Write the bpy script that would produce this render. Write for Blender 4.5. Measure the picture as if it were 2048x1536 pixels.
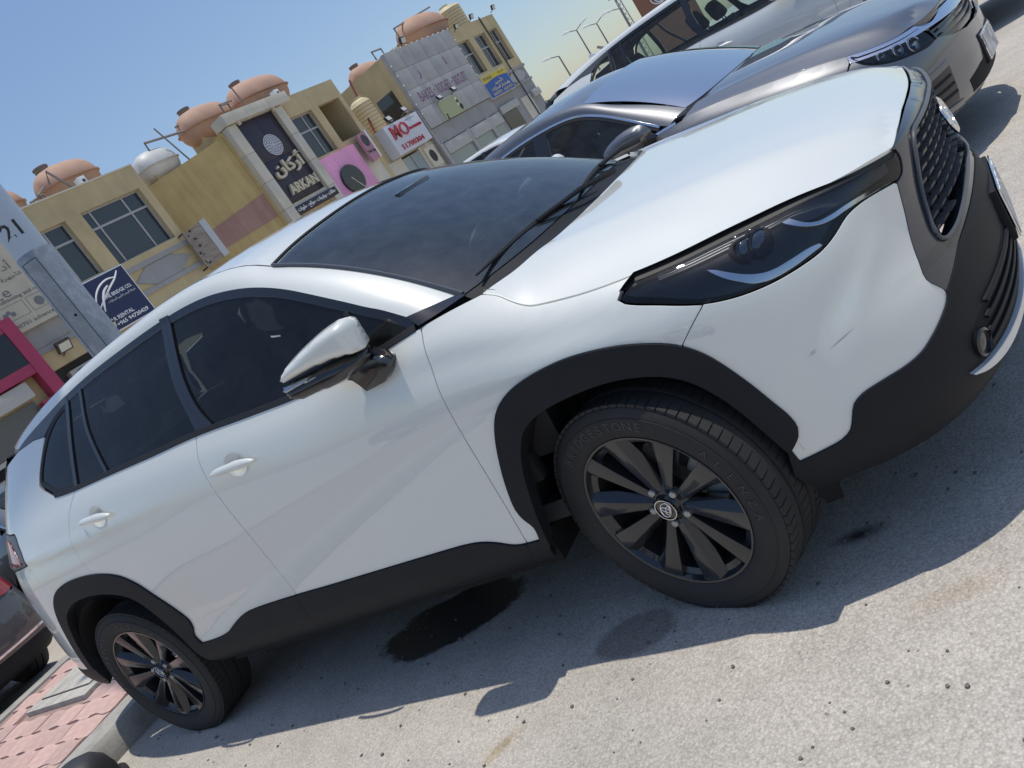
import bpy, bmesh, math, random
import numpy as np
from mathutils import Vector, Matrix
from mathutils.geometry import delaunay_2d_cdt

scene = bpy.context.scene
for o in list(bpy.data.objects):
    bpy.data.objects.remove(o)
COL = scene.collection
R = math.radians

# ---------------------------------------------------------------- camera
cam_d = bpy.data.cameras.new('camera'); cam = bpy.data.objects.new('camera', cam_d); COL.objects.link(cam)
cam_d.sensor_fit = 'HORIZONTAL'; cam_d.sensor_width = 36.0
cam_d.lens = 1671.06 / 2048 * 36.0
cam_d.clip_start = .05; cam_d.clip_end = 3000
YAW, PITCH, ROLL = R(125.197), R(-12.689), R(-34.391)
fw = Vector((math.cos(PITCH) * math.cos(YAW), math.cos(PITCH) * math.sin(YAW), math.sin(PITCH)))
rt = Vector((math.sin(YAW), -math.cos(YAW), 0)); up = rt.cross(fw)
r2 = rt * math.cos(ROLL) + up * math.sin(ROLL); u2 = -rt * math.sin(ROLL) + up * math.cos(ROLL)
M = Matrix((r2, u2, -fw)).transposed().to_4x4(); M.translation = Vector((1.067, -2.634, 1.3253))
cam.matrix_world = M
scene.camera = cam

# ---------------------------------------------------------------- sky, sun, exposure
SUN_DIR = Vector((.033, .125, 1.0)).normalized()          # towards the sun: high noon
world = bpy.data.worlds.new('World'); scene.world = world; world.use_nodes = True
wn = world.node_tree; wn.nodes.clear()
sky = wn.nodes.new('ShaderNodeTexSky'); sky.sky_type = 'NISHITA'; sky.sun_disc = False
sky.sun_elevation = math.asin(SUN_DIR.z); sky.sun_rotation = math.atan2(SUN_DIR.x, SUN_DIR.y)
sky.altitude = 0; sky.air_density = 1.3; sky.dust_density = .9; sky.ozone_density = 4.0
bg = wn.nodes.new('ShaderNodeBackground'); bg.inputs['Strength'].default_value = .15
wo = wn.nodes.new('ShaderNodeOutputWorld')
wb = wn.nodes.new('ShaderNodeMix'); wb.data_type = 'RGBA'; wb.blend_type = 'MULTIPLY'; wb.inputs[0].default_value = 1; wb.inputs[7].default_value = (1.0, .995, 1.04, 1)   # one white balance for the whole sky
wn.links.new(sky.outputs[0], wb.inputs[6]); wn.links.new(wb.outputs[2], bg.inputs[0]); wn.links.new(bg.outputs[0], wo.inputs[0])
sd = bpy.data.lights.new('sun', 'SUN'); sd.energy = 3.9; sd.angle = R(.53); sd.color = (1.0, .96, .86)
sun = bpy.data.objects.new('sun', sd); COL.objects.link(sun)
sun.rotation_euler = SUN_DIR.to_track_quat('Z', 'Y').to_euler(); sun.location = (0, 0, 30)
vs = scene.view_settings; vs.view_transform = 'Standard'; vs.look = 'None'; vs.exposure = -.36; vs.gamma = 1.0
vs.use_curve_mapping = False
scene.render.engine = 'CYCLES'
# ---------------------------------------------------------------- helpers
MATS = {}


def mat(name, color=(.5, .5, .5), rough=.5, metal=0., coat=0., spec=.5, build=None, **kw):
    if name in MATS: return MATS[name]
    m = bpy.data.materials.new(name); m.use_nodes = True; nt = m.node_tree
    b = nt.nodes['Principled BSDF']
    b.inputs['Base Color'].default_value = (*color, 1); b.inputs['Roughness'].default_value = rough
    b.inputs['Metallic'].default_value = metal; b.inputs['Coat Weight'].default_value = coat
    b.inputs['Coat Roughness'].default_value = kw.get('coat_rough', .03); b.inputs['Specular IOR Level'].default_value = spec
    if 'emit' in kw:
        b.inputs['Emission Color'].default_value = (*kw['emit'], 1); b.inputs['Emission Strength'].default_value = kw.get('estr', 1)
    if build: build(nt, b)
    MATS[name] = m
    return m


def node(nt, t, **kw):
    n = nt.nodes.new(t)
    for k, v in kw.items():
        if k in n.inputs: n.inputs[k].default_value = v
        else: setattr(n, k, v)
    return n


def ramp(nt, src, stops, interp='LINEAR'):
    r = nt.nodes.new('ShaderNodeValToRGB'); r.color_ramp.interpolation = interp
    el = r.color_ramp.elements
    while len(el) > 1: el.remove(el[-1])
    el[0].position = stops[0][0]; el[0].color = (*stops[0][1], 1)
    for p_, c_ in stops[1:]:
        e = el.new(p_); e.color = (*c_, 1)
    nt.links.new(src, r.inputs[0])
    return r.outputs[0]


def mixc(nt, fac, a, b, mode='MIX'):
    m = nt.nodes.new('ShaderNodeMix'); m.data_type = 'RGBA'; m.blend_type = mode
    for sock, v in ((m.inputs[0], fac), (m.inputs[6], a), (m.inputs[7], b)):
        if isinstance(v, bpy.types.NodeSocket): nt.links.new(v, sock)
        elif isinstance(v, (int, float)): sock.default_value = v
        else: sock.default_value = (*v, 1)
    return m.outputs[2]


def texco(nt, which='Object', scale=(1, 1, 1), loc=(0, 0, 0)):
    t = nt.nodes.new('ShaderNodeTexCoord'); mp = nt.nodes.new('ShaderNodeMapping')
    mp.inputs['Scale'].default_value = scale; mp.inputs['Location'].default_value = loc
    nt.links.new(t.outputs[which], mp.inputs[0])
    return mp.outputs[0]


def noise(nt, vec, scale, detail=4, rough=.55, out='Fac'):
    n = node(nt, 'ShaderNodeTexNoise', Scale=scale, Detail=detail, Roughness=rough)
    nt.links.new(vec, n.inputs['Vector'])
    return n.outputs[out]


def bump(nt, b, h, strength=.3, dist=.01):
    n = node(nt, 'ShaderNodeBump', Strength=strength, Distance=dist)
    nt.links.new(h, n.inputs['Height']); nt.links.new(n.outputs[0], b.inputs['Normal'])


def tag(o, label=None, cat=None, group=None, kind=None):
    for k, v in (('label', label), ('category', cat), ('group', group), ('kind', kind)):
        if v: o[k] = v
    return o


def link(o, parent=None):
    COL.objects.link(o)
    if parent: o.parent = parent
    return o


def empty(name, loc=(0, 0, 0), rz=0., parent=None):
    o = bpy.data.objects.new(name, None); o.empty_display_size = .1
    o.location = loc; o.rotation_euler = (0, 0, rz)
    return link(o, parent)


def mesh_obj(name, verts, faces, m, parent=None, smooth=False, normals=None):
    me = bpy.data.meshes.new(name)
    me.from_pydata([tuple(map(float, v)) for v in verts], [], [tuple(map(int, f)) for f in faces])
    if smooth or normals is not None: me.polygons.foreach_set('use_smooth', [True] * len(me.polygons))
    me.update()
    if normals is not None: me.normals_split_custom_set_from_vertices([tuple(map(float, n)) for n in normals])
    if m: me.materials.append(m)
    return link(bpy.data.objects.new(name, me), parent)


class MB:
    """collects simple solids and builds them as ONE mesh"""
    def __init__(s): s.v = []; s.f = []

    def add(s, verts, faces):
        o = len(s.v); s.v += [tuple(v) for v in verts]; s.f += [tuple(o + i for i in f) for f in faces]; return s

    def box(s, c, d, rot=None):
        x, y, z = d[0] / 2, d[1] / 2, d[2] / 2
        vs_ = [Vector(v) for v in ((-x, -y, -z), (x, -y, -z), (x, y, -z), (-x, y, -z), (-x, -y, z), (x, -y, z), (x, y, z), (-x, y, z))]
        if rot is not None: vs_ = [rot @ v for v in vs_]
        return s.add([v + Vector(c) for v in vs_], [(0, 3, 2, 1), (4, 5, 6, 7), (0, 1, 5, 4), (1, 2, 6, 5), (2, 3, 7, 6), (3, 0, 4, 7)])

    def tube(s, pts, r, seg=8, cap=True):
        pts = [Vector(p_) for p_ in pts]; rings = []; n = len(pts)
        for i, p_ in enumerate(pts):
            t = (pts[min(i + 1, n - 1)] - pts[max(i - 1, 0)]).normalized()
            a = t.cross(Vector((0, 0, 1)) if abs(t.z) < .95 else Vector((1, 0, 0))).normalized(); b = t.cross(a)
            rr = r[i] if isinstance(r, (list, tuple)) else r
            rings.append([p_ + (a * math.cos(2 * math.pi * k / seg) + b * math.sin(2 * math.pi * k / seg)) * rr for k in range(seg)])
        f = [(i * seg + k, i * seg + (k + 1) % seg, (i + 1) * seg + (k + 1) % seg, (i + 1) * seg + k) for i in range(n - 1) for k in range(seg)]
        if cap: f += [tuple(range(seg))[::-1], tuple((n - 1) * seg + k for k in range(seg))]
        return s.add([v for r_ in rings for v in r_], f)

    def lathe(s, prof, seg=24, M_=None, a0=0, a1=2 * math.pi):
        full = abs(a1 - a0 - 2 * math.pi) < 1e-6; m = seg if full else seg + 1
        vs_ = []
        for r_, z_ in prof:
            for k in range(m):
                a = a0 + (a1 - a0) * k / seg; v = Vector((r_ * math.cos(a), r_ * math.sin(a), z_)); vs_.append(M_ @ v if M_ else v)
        f = []
        for i in range(len(prof) - 1):
            for k in range(seg):
                k2 = (k + 1) % m; f.append((i * m + k, i * m + k2, (i + 1) * m + k2, (i + 1) * m + k))
        return s.add(vs_, f)

    def prism(s, poly, M_, depth):
        """closed 2D polygon in local xy extruded along local +z"""
        n = len(poly); vs_ = [M_ @ Vector((a, b, 0)) for a, b in poly] + [M_ @ Vector((a, b, depth)) for a, b in poly]
        area = sum(poly[i][0] * poly[(i + 1) % n][1] - poly[(i + 1) % n][0] * poly[i][1] for i in range(n))
        r_ = tuple(range(n)); f = [r_[::-1] if area > 0 else r_, tuple(n + i for i in (r_ if area > 0 else r_[::-1]))]
        f += [(i, (i + 1) % n, n + (i + 1) % n, n + i) if area > 0 else ((i + 1) % n, i, n + i, n + (i + 1) % n) for i in range(n)]
        return s.add(vs_, f)

    def build(s, name, m, parent=None, smooth=False, bevel=0., ang=None):
        if bevel:
            bm = bmesh.new(); vv = [bm.verts.new(v) for v in s.v]
            for f in s.f:
                try: bm.faces.new([vv[i] for i in f])
                except ValueError: pass
            bmesh.ops.recalc_face_normals(bm, faces=bm.faces)
            ed = [e for e in bm.edges if e.is_manifold and e.calc_face_angle(0) > .6]
            bmesh.ops.bevel(bm, geom=ed, offset=bevel, segments=2, profile=.6, affect='EDGES', clamp_overlap=True)
            me = bpy.data.meshes.new(name); bm.to_mesh(me); bm.free()
            if m: me.materials.append(m)
            o = link(bpy.data.objects.new(name, me), parent)
            me.polygons.foreach_set('use_smooth', [True] * len(me.polygons)); me.set_sharp_from_angle(angle=R(35))
            return o
        o = mesh_obj(name, s.v, s.f, m, parent, smooth)
        if smooth: o.data.set_sharp_from_angle(angle=R(ang or 40))
        return o


def copy_tree(o, parent=None):
    c = o.copy(); COL.objects.link(c); c.parent = parent
    for ch in list(o.children): copy_tree(ch, c)
    return c


def resample(poly, step, closed=True, smooth=False):
    """polyline -> even points; corners kept because every input vertex stays"""
    out = []; n = len(poly)
    for i in range(n if closed else n - 1):
        a = np.array(poly[i], float); b = np.array(poly[(i + 1) % n], float); k = max(1, int(math.ceil(np.linalg.norm(b - a) / step)))
        out += [tuple(a + (b - a) * j / k) for j in range(k)]
    if not closed: out.append(tuple(poly[-1]))
    return out


def curve(pts, step=.015):
    """smooth open curve through points"""
    p_ = np.array(pts, float)
    if len(p_) < 3: return resample([tuple(q) for q in p_], step, False)
    t = np.concatenate([[0], np.cumsum(np.sqrt(np.linalg.norm(np.diff(p_, axis=0), axis=1)) + 1e-9)])
    m = np.zeros_like(p_)
    for i in range(1, len(p_) - 1):
        d0 = (p_[i] - p_[i - 1]) / (t[i] - t[i - 1]); d1 = (p_[i + 1] - p_[i]) / (t[i + 1] - t[i]); h0 = t[i] - t[i - 1]; h1 = t[i + 1] - t[i]
        m[i] = (d0 * h1 + d1 * h0) / (h0 + h1)
    m[0] = 1.5 * (p_[1] - p_[0]) / (t[1] - t[0]) - .5 * m[1]; m[-1] = 1.5 * (p_[-1] - p_[-2]) / (t[-1] - t[-2]) - .5 * m[-2]
    out = []
    for i in range(len(p_) - 1):
        h = t[i + 1] - t[i]; k = max(1, int(math.ceil(np.linalg.norm(p_[i + 1] - p_[i]) / step)))
        for j in range(k):
            u = j / k
            out.append((1 + 2 * u) * (1 - u) ** 2 * p_[i] + u * (1 - u) ** 2 * h * m[i] + u * u * (3 - 2 * u) * p_[i + 1] + u * u * (u - 1) * h * m[i + 1])
    out.append(p_[-1])
    return [tuple(q) for q in out]


def shrink(poly, d):
    """move a closed outline inwards by d"""
    p_ = np.array(poly, float); n = len(p_)
    area = .5 * np.sum(p_[:, 0] * np.roll(p_[:, 1], -1) - np.roll(p_[:, 0], -1) * p_[:, 1]); sg = 1 if area > 0 else -1
    e = np.roll(p_, -1, 0) - p_; e /= np.maximum(np.linalg.norm(e, axis=1), 1e-9)[:, None]
    nn = np.stack([-e[:, 1], e[:, 0]], 1) * sg
    v = nn + np.roll(nn, 1, 0); l = np.maximum(np.sum(v * v, 1), .6); v = v * (2 / l)[:, None]
    return [tuple(q) for q in p_ + v * d]


def inside(poly, q):
    p_ = np.array(poly); x, y = q[:, 0], q[:, 1]; c = np.zeros(len(q), bool); j = len(p_) - 1
    for i in range(len(p_)):
        xi, yi = p_[i]; xj, yj = p_[j]
        k = ((yi > y) != (yj > y)); xx = (xj - xi) * (y - yi) / ((yj - yi) if yj != yi else 1e-12) + xi
        c ^= k & (x < xx); j = i
    return c


def dedupe(poly, eps=.0015):
    out = []
    for q in poly:
        if not out or abs(q[0] - out[-1][0]) + abs(q[1] - out[-1][1]) > eps: out.append(q)
    if len(out) > 1 and abs(out[0][0] - out[-1][0]) + abs(out[0][1] - out[-1][1]) <= eps: out.pop()
    return out


def tri_poly(poly, step, holes=()):
    """triangulate a 2D outline with an even interior; returns points, faces, number of outline points"""
    loops = [dedupe(resample(poly, step))] + [dedupe(resample(h, step)) for h in holes]
    p_ = np.array([q for l in loops for q in l]); nb = len(loops[0])
    x0, y0 = p_.min(0); x1, y1 = p_.max(0)
    gx = np.arange(x0, x1, step); gy = np.arange(y0, y1, step * .87)
    g = np.array([(a + (step / 2 if j % 2 else 0), b) for j, b in enumerate(gy) for a in gx])
    if len(g):
        ok = inside(loops[0], g)
        for h in loops[1:]: ok &= ~inside(h, g)
        g = g[ok]
    if len(g):
        keep = np.ones(len(g), bool)
        for a in range(0, len(g), 2000):
            d = ((g[a:a + 2000, None, :] - p_[None]) ** 2).sum(2).min(1); keep[a:a + 2000] = d > (step * .55) ** 2
        g = g[keep]
    allp = np.concatenate([p_, g]) if len(g) else p_
    edges = []; o = 0
    for l in loops:
        edges += [(o + i, o + (i + 1) % len(l)) for i in range(len(l))]; o += len(l)
    V, E_, F, ov, oe, of = delaunay_2d_cdt([Vector(q) for q in allp], edges, [], 0, 1e-6)
    V = np.array([(v.x, v.y) for v in V]); F = [f for f in F if len(f) >= 3]
    cen = np.array([V[list(f)].mean(0) for f in F]); ok = inside(loops[0], cen)
    for h in loops[1:]: ok &= ~inside(h, cen)
    F = [f for f, k in zip(F, ok) if k]
    return V, F, loops


def skin(name, S, poly, m, parent=None, side=-1, off=0., step=.025, lip=.014, gap=0., bev=.0015, holes=()):
    """a pressed panel: outline in the surface's own coordinates, lifted on to surface S, edges turned in"""
    poly = dedupe(poly)
    if gap: poly = shrink(poly, gap)
    V, F, loops = tri_poly(poly, step, holes)
    P_ = S.P(V[:, 0], V[:, 1], side, off); N_ = S.N(V[:, 0], V[:, 1], side, off)
    faces = []
    for f in F:
        a, b, c = P_[f[0]], P_[f[1]], P_[f[2]]
        faces.append(tuple(f) if np.dot(np.cross(b - a, c - a), N_[f[0]]) > 0 else tuple(f)[::-1])
    verts = list(P_); norms = list(N_)
    for li, l in enumerate(loops):
        b = np.array(l); Pb = S.P(b[:, 0], b[:, 1], side, off); Nb = S.N(b[:, 0], b[:, 1], side, off); n = len(b)
        T_ = np.roll(Pb, -1, 0) - np.roll(Pb, 1, 0); T_ /= np.maximum(np.linalg.norm(T_, axis=1), 1e-9)[:, None]
        O_ = np.cross(T_, Nb)
        in2 = shrink(l, -.004 if li == 0 else .004); q = S.P(np.array(in2)[:, 0], np.array(in2)[:, 1], side, off)
        if np.mean(np.sum((q - Pb) * O_, 1)) < 0: O_ = -O_
        rings = [(Pb, Nb), (Pb + O_ * bev - Nb * bev, (Nb + O_) / 1.414), (Pb + O_ * bev - Nb * bev, O_), (Pb + O_ * bev - Nb * lip, O_)]
        base = len(verts)
        for pr, nr in rings: verts += list(pr); norms += list(nr)
        for k in (0, 2):
            for i in range(n):
                j = (i + 1) % n; qd = (base + k * n + i, base + k * n + j, base + (k + 1) * n + j, base + (k + 1) * n + i)
                a_, b_, c_ = verts[qd[0]], verts[qd[1]], verts[qd[2]]
                faces.append(qd if np.dot(np.cross(b_ - a_, c_ - a_), norms[qd[2]]) > 0 else qd[::-1])
    return mesh_obj(name, verts, faces, m, parent, normals=norms)


def strip(name, A, B, m, parent=None, bulge=0., nseg=6, ctrl=None, flip=False, thick=0.):
    """surface lofted between two 3D curves of equal count; ctrl gives the middle of a quadratic section"""
    A = np.array(A); B = np.array(B); n = len(A); C_ = (A + B) / 2 if ctrl is None else np.array(ctrl)
    t = np.linspace(0, 1, nseg + 1)
    g = np.stack([A * (1 - u) ** 2 + 2 * C_ * u * (1 - u) + B * u * u for u in t], 1)
    f = [(i * (nseg + 1) + k, (i + 1) * (nseg + 1) + k, (i + 1) * (nseg + 1) + k + 1, i * (nseg + 1) + k + 1) for i in range(n - 1) for k in range(nseg)]
    if flip: f = [q[::-1] for q in f]
    return mesh_obj(name, g.reshape(-1, 3), f, m, parent, smooth=True)


def even(c, n):
    """n points evenly along a 3D polyline"""
    c = np.array(c, float); s = np.concatenate([[0], np.cumsum(np.linalg.norm(np.diff(c, axis=0), axis=1))])
    q = np.linspace(0, s[-1], n)
    return np.stack([np.interp(q, s, c[:, k]) for k in range(c.shape[1])], 1)


def text_mesh(body, size=1., extrude=0., bold=0., spacing=1.):
    cu = bpy.data.curves.new('t', 'FONT'); cu.body = body; cu.size = size; cu.extrude = extrude; cu.align_x = 'CENTER'; cu.align_y = 'CENTER'
    cu.offset = bold; cu.space_character = spacing; cu.resolution_u = 2
    o = bpy.data.objects.new('t', cu); COL.objects.link(o)
    dg = bpy.context.evaluated_depsgraph_get(); me = bpy.data.meshes.new_from_object(o.evaluated_get(dg))
    bpy.data.objects.remove(o); bpy.data.curves.remove(cu)
    return me
# ---------------------------------------------------------------- materials
def _paint(col, flake=0., dust_haze=.35):
    def f(nt, b):
        v = texco(nt)
        n = noise(nt, v, 3.0, 5, .6); n2 = noise(nt, v, 40., 3, .6)
        k = ramp(nt, n, [(.35, (0, 0, 0)), (.8, (1, 1, 1))])
        d = mixc(nt, .5, k, n2, 'MULTIPLY')
        dusty = tuple(c * .86 + .10 * t for c, t in zip(col, (.62, .55, .45)))
        m = nt.nodes.new('ShaderNodeMath'); m.operation = 'MULTIPLY'; m.inputs[1].default_value = dust_haze
        nt.links.new(d, m.inputs[0])
        nt.links.new(mixc(nt, m.outputs[0], col, dusty), b.inputs['Base Color'])
        r = nt.nodes.new('ShaderNodeMapRange'); r.inputs[3].default_value = .0; r.inputs[4].default_value = .02
        nt.links.new(n, r.inputs[0]); nt.links.new(r.outputs[0], b.inputs['Coat Roughness'])
        b.inputs['Coat IOR'].default_value = 1.75; bump(nt, b, noise(nt, v, 7., 2, .4), .006, .01)
    return f


def glass_mat(name, tint, rough=.0, ior=1.52, dust_haze=.03, dcol=(.5, .48, .44)):
    if name in MATS: return MATS[name]
    m = bpy.data.materials.new(name); m.use_nodes = True; nt = m.node_tree; nt.nodes.clear()
    out = nt.nodes.new('ShaderNodeOutputMaterial'); tr = node(nt, 'ShaderNodeBsdfTransparent'); tr.inputs[0].default_value = (*tint, 1)
    gl = node(nt, 'ShaderNodeBsdfGlossy', Roughness=rough); fr = node(nt, 'ShaderNodeFresnel', IOR=ior)
    df = node(nt, 'ShaderNodeBsdfDiffuse'); df.inputs[0].default_value = (*dcol, 1)
    mx = nt.nodes.new('ShaderNodeMixShader'); nt.links.new(fr.outputs[0], mx.inputs[0]); nt.links.new(tr.outputs[0], mx.inputs[1]); nt.links.new(gl.outputs[0], mx.inputs[2])
    m2 = nt.nodes.new('ShaderNodeMixShader'); nt.links.new(mx.outputs[0], m2.inputs[1]); nt.links.new(df.outputs[0], m2.inputs[2])
    v = texco(nt); k = ramp(nt, noise(nt, v, 14., 6, .65), [(.3, (dust_haze * .4,) * 3), (.75, (dust_haze * 1.6,) * 3)])
    nt.links.new(k, m2.inputs[0]); nt.links.new(m2.outputs[0], out.inputs[0])
    MATS[name] = m
    return m


def _plastic(col, sc=420.):
    def f(nt, b):
        v = texco(nt); n = noise(nt, v, 6., 5, .6)
        c2 = tuple(c * 1.25 + .006 for c in col)
        nt.links.new(mixc(nt, n, col, c2), b.inputs['Base Color'])
        bump(nt, b, noise(nt, v, sc, 2, .5), .12, .002)
    return f


WHITE = mat('white_car_paint', (.72, .73, .68), .35, coat=1., build=_paint((.72, .73, .68)))


def _scuffed(nt, b):
    _paint((.72, .73, .68))(nt, b)
    geo = nt.nodes.new('ShaderNodeNewGeometry'); src = b.inputs['Base Color'].links[0].from_socket

    def mark(c, r, rot, wob, fs):
        mp = nt.nodes.new('ShaderNodeMapping'); mp.vector_type = 'TEXTURE'; mp.inputs['Location'].default_value = c; mp.inputs['Rotation'].default_value = rot; mp.inputs['Scale'].default_value = r
        tc = nt.nodes.new('ShaderNodeTexCoord'); nt.links.new(tc.outputs['Object'], mp.inputs[0]); ln = nt.nodes.new('ShaderNodeVectorMath'); ln.operation = 'LENGTH'; nt.links.new(mp.outputs[0], ln.inputs[0])
        nz = noise(nt, tc.outputs['Object'], fs, 4, .6); ad = nt.nodes.new('ShaderNodeMath'); ad.operation = 'MULTIPLY_ADD'; ad.inputs[1].default_value = wob; nt.links.new(nz, ad.inputs[0]); nt.links.new(ln.outputs['Value'], ad.inputs[2])
        return ramp(nt, ad.outputs[0], [(.6, (1, 1, 1)), (1.0, (0, 0, 0))])
    m1 = mark((.535, -.838, .592), (.034, .3, .014), (0, R(-8), 0), 1.3, 120.); m2 = mark((.60, -.81, .588), (.05, .3, .003), (0, R(-14), 0), .4, 30.)
    c = mixc(nt, m1, src, (.40, .39, .39)); c = mixc(nt, m2, c, (.38, .36, .36))
    nt.links.new(c, b.inputs['Base Color'])


WHITE_B = mat('scuffed_white_car_paint', (.72, .73, .68), .35, coat=1., build=_scuffed)
WHITE2 = mat('pearl_white_car_paint', (.72, .73, .71), .35, coat=1., build=_paint((.72, .73, .71)))
GREYP = mat('dark_grey_metallic_paint', (.13, .135, .15), .42, metal=.7, coat=1., build=_paint((.125, .13, .142), dust_haze=.5))
BROWNP = mat('grey_brown_metallic_paint', (.10, .095, .09), .5, metal=.3, coat=.6, build=_paint((.075, .073, .072), dust_haze=.6))
CLAD = mat('grained_black_plastic', (.012, .0125, .0145), .6, spec=.22, build=_plastic((.0105, .0115, .0145)))
SATIN = mat('satin_grey_plastic', (.07, .075, .085), .35, build=_plastic((.065, .07, .08)))
GLOSSB = mat('gloss_black_trim', (.012, .012, .014), .12, coat=.6)
RUBBER = mat('black_rubber_seal', (.012, .012, .013), .6)
DARK = mat('dark_void', (.006, .006, .007), .9)
CHROME = mat('chrome', (.75, .76, .78), .08, metal=1.)
SILVER = mat('silver_painted_plastic', (.70, .71, .72), .3, metal=.2)
INTER = mat('dark_cabin_trim', (.035, .036, .04), .6)
SEAT = mat('charcoal_seat_cloth', (.045, .047, .052), .85)
BEIGE = mat('pale_cabin_cloth', (.35, .36, .35), .9)
RED = mat('red_lamp_plastic', (.30, .008, .012), .12, coat=.8)
LAMPW = mat('clear_lamp_reflector', (.45, .46, .48), .15, metal=.9)
GLASS_W = glass_mat('windscreen_glass', (.48, .60, .64), ior=2.0, dust_haze=.05, dcol=(.38, .47, .53))  # dust film tinted blue and raised: reflected sky put into its colour
GLASS_S = glass_mat('tinted_side_glass', (.19, .235, .26), dust_haze=.015)
GLASS_C = glass_mat('pale_green_car_glass', (.72, .85, .83), ior=1.5, dust_haze=.03)
GLASS_D = glass_mat('dark_car_glass', (.10, .12, .13), dust_haze=.02)
LENS = glass_mat('headlamp_lens', (.82, .84, .86), dust_haze=.006)
# ---------------------------------------------------------------- car body surfaces
def pchip(x, y, q):
    x = np.asarray(x, float); y = np.asarray(y, float); q = np.asarray(q, float)
    h = np.diff(x); d = np.diff(y) / h
    m = np.zeros(len(x)); m[0] = d[0]; m[-1] = d[-1]
    for i in range(1, len(x) - 1):
        if d[i - 1] * d[i] > 0:
            w1 = 2 * h[i] + h[i - 1]; w2 = h[i] + 2 * h[i - 1]
            m[i] = (w1 + w2) / (w1 / d[i - 1] + w2 / d[i])
    i = np.clip(np.searchsorted(x, q) - 1, 0, len(x) - 2)
    t = np.clip((q - x[i]) / h[i], 0, 1)
    return ((1 + 2 * t) * (1 - t) ** 2 * y[i] + t * (1 - t) ** 2 * h[i] * m[i]
            + t * t * (3 - 2 * t) * y[i + 1] + t * t * (t - 1) * h[i] * m[i + 1])


def natspline(t, p, q):
    """natural cubic spline through points p (n,k) at parameters t"""
    t = np.asarray(t, float); p = np.asarray(p, float); n = len(t); h = np.diff(t)
    A = np.zeros((n, n)); B = np.zeros_like(p); A[0, 0] = A[-1, -1] = 1
    for i in range(1, n - 1):
        A[i, i - 1] = h[i - 1]; A[i, i] = 2 * (h[i - 1] + h[i]); A[i, i + 1] = h[i]
        B[i] = 6 * ((p[i + 1] - p[i]) / h[i] - (p[i] - p[i - 1]) / h[i - 1])
    M = np.linalg.solve(A, B)
    i = np.clip(np.searchsorted(t, q) - 1, 0, n - 2); q = np.asarray(q, float)
    a = (t[i + 1] - q)[:, None]; b = (q - t[i])[:, None]; hh = h[i][:, None]
    return (M[i] * a ** 3 + M[i + 1] * b ** 3) / (6 * hh) + (p[i] / hh - M[i] * hh / 6) * a + (p[i + 1] / hh - M[i + 1] * hh / 6) * b


def gsmooth(a, sig, axis):
    if sig <= 0: return a
    r = int(math.ceil(3 * sig)); k = np.exp(-.5 * (np.arange(-r, r + 1) / sig) ** 2); k /= k.sum()
    a = np.moveaxis(a, axis, 0); pad = np.concatenate([np.repeat(a[:1], r, 0), a, np.repeat(a[-1:], r, 0)])
    out = sum(k[i] * pad[i:i + len(a)] for i in range(2 * r + 1))
    return np.moveaxis(out, 0, axis)


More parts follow.
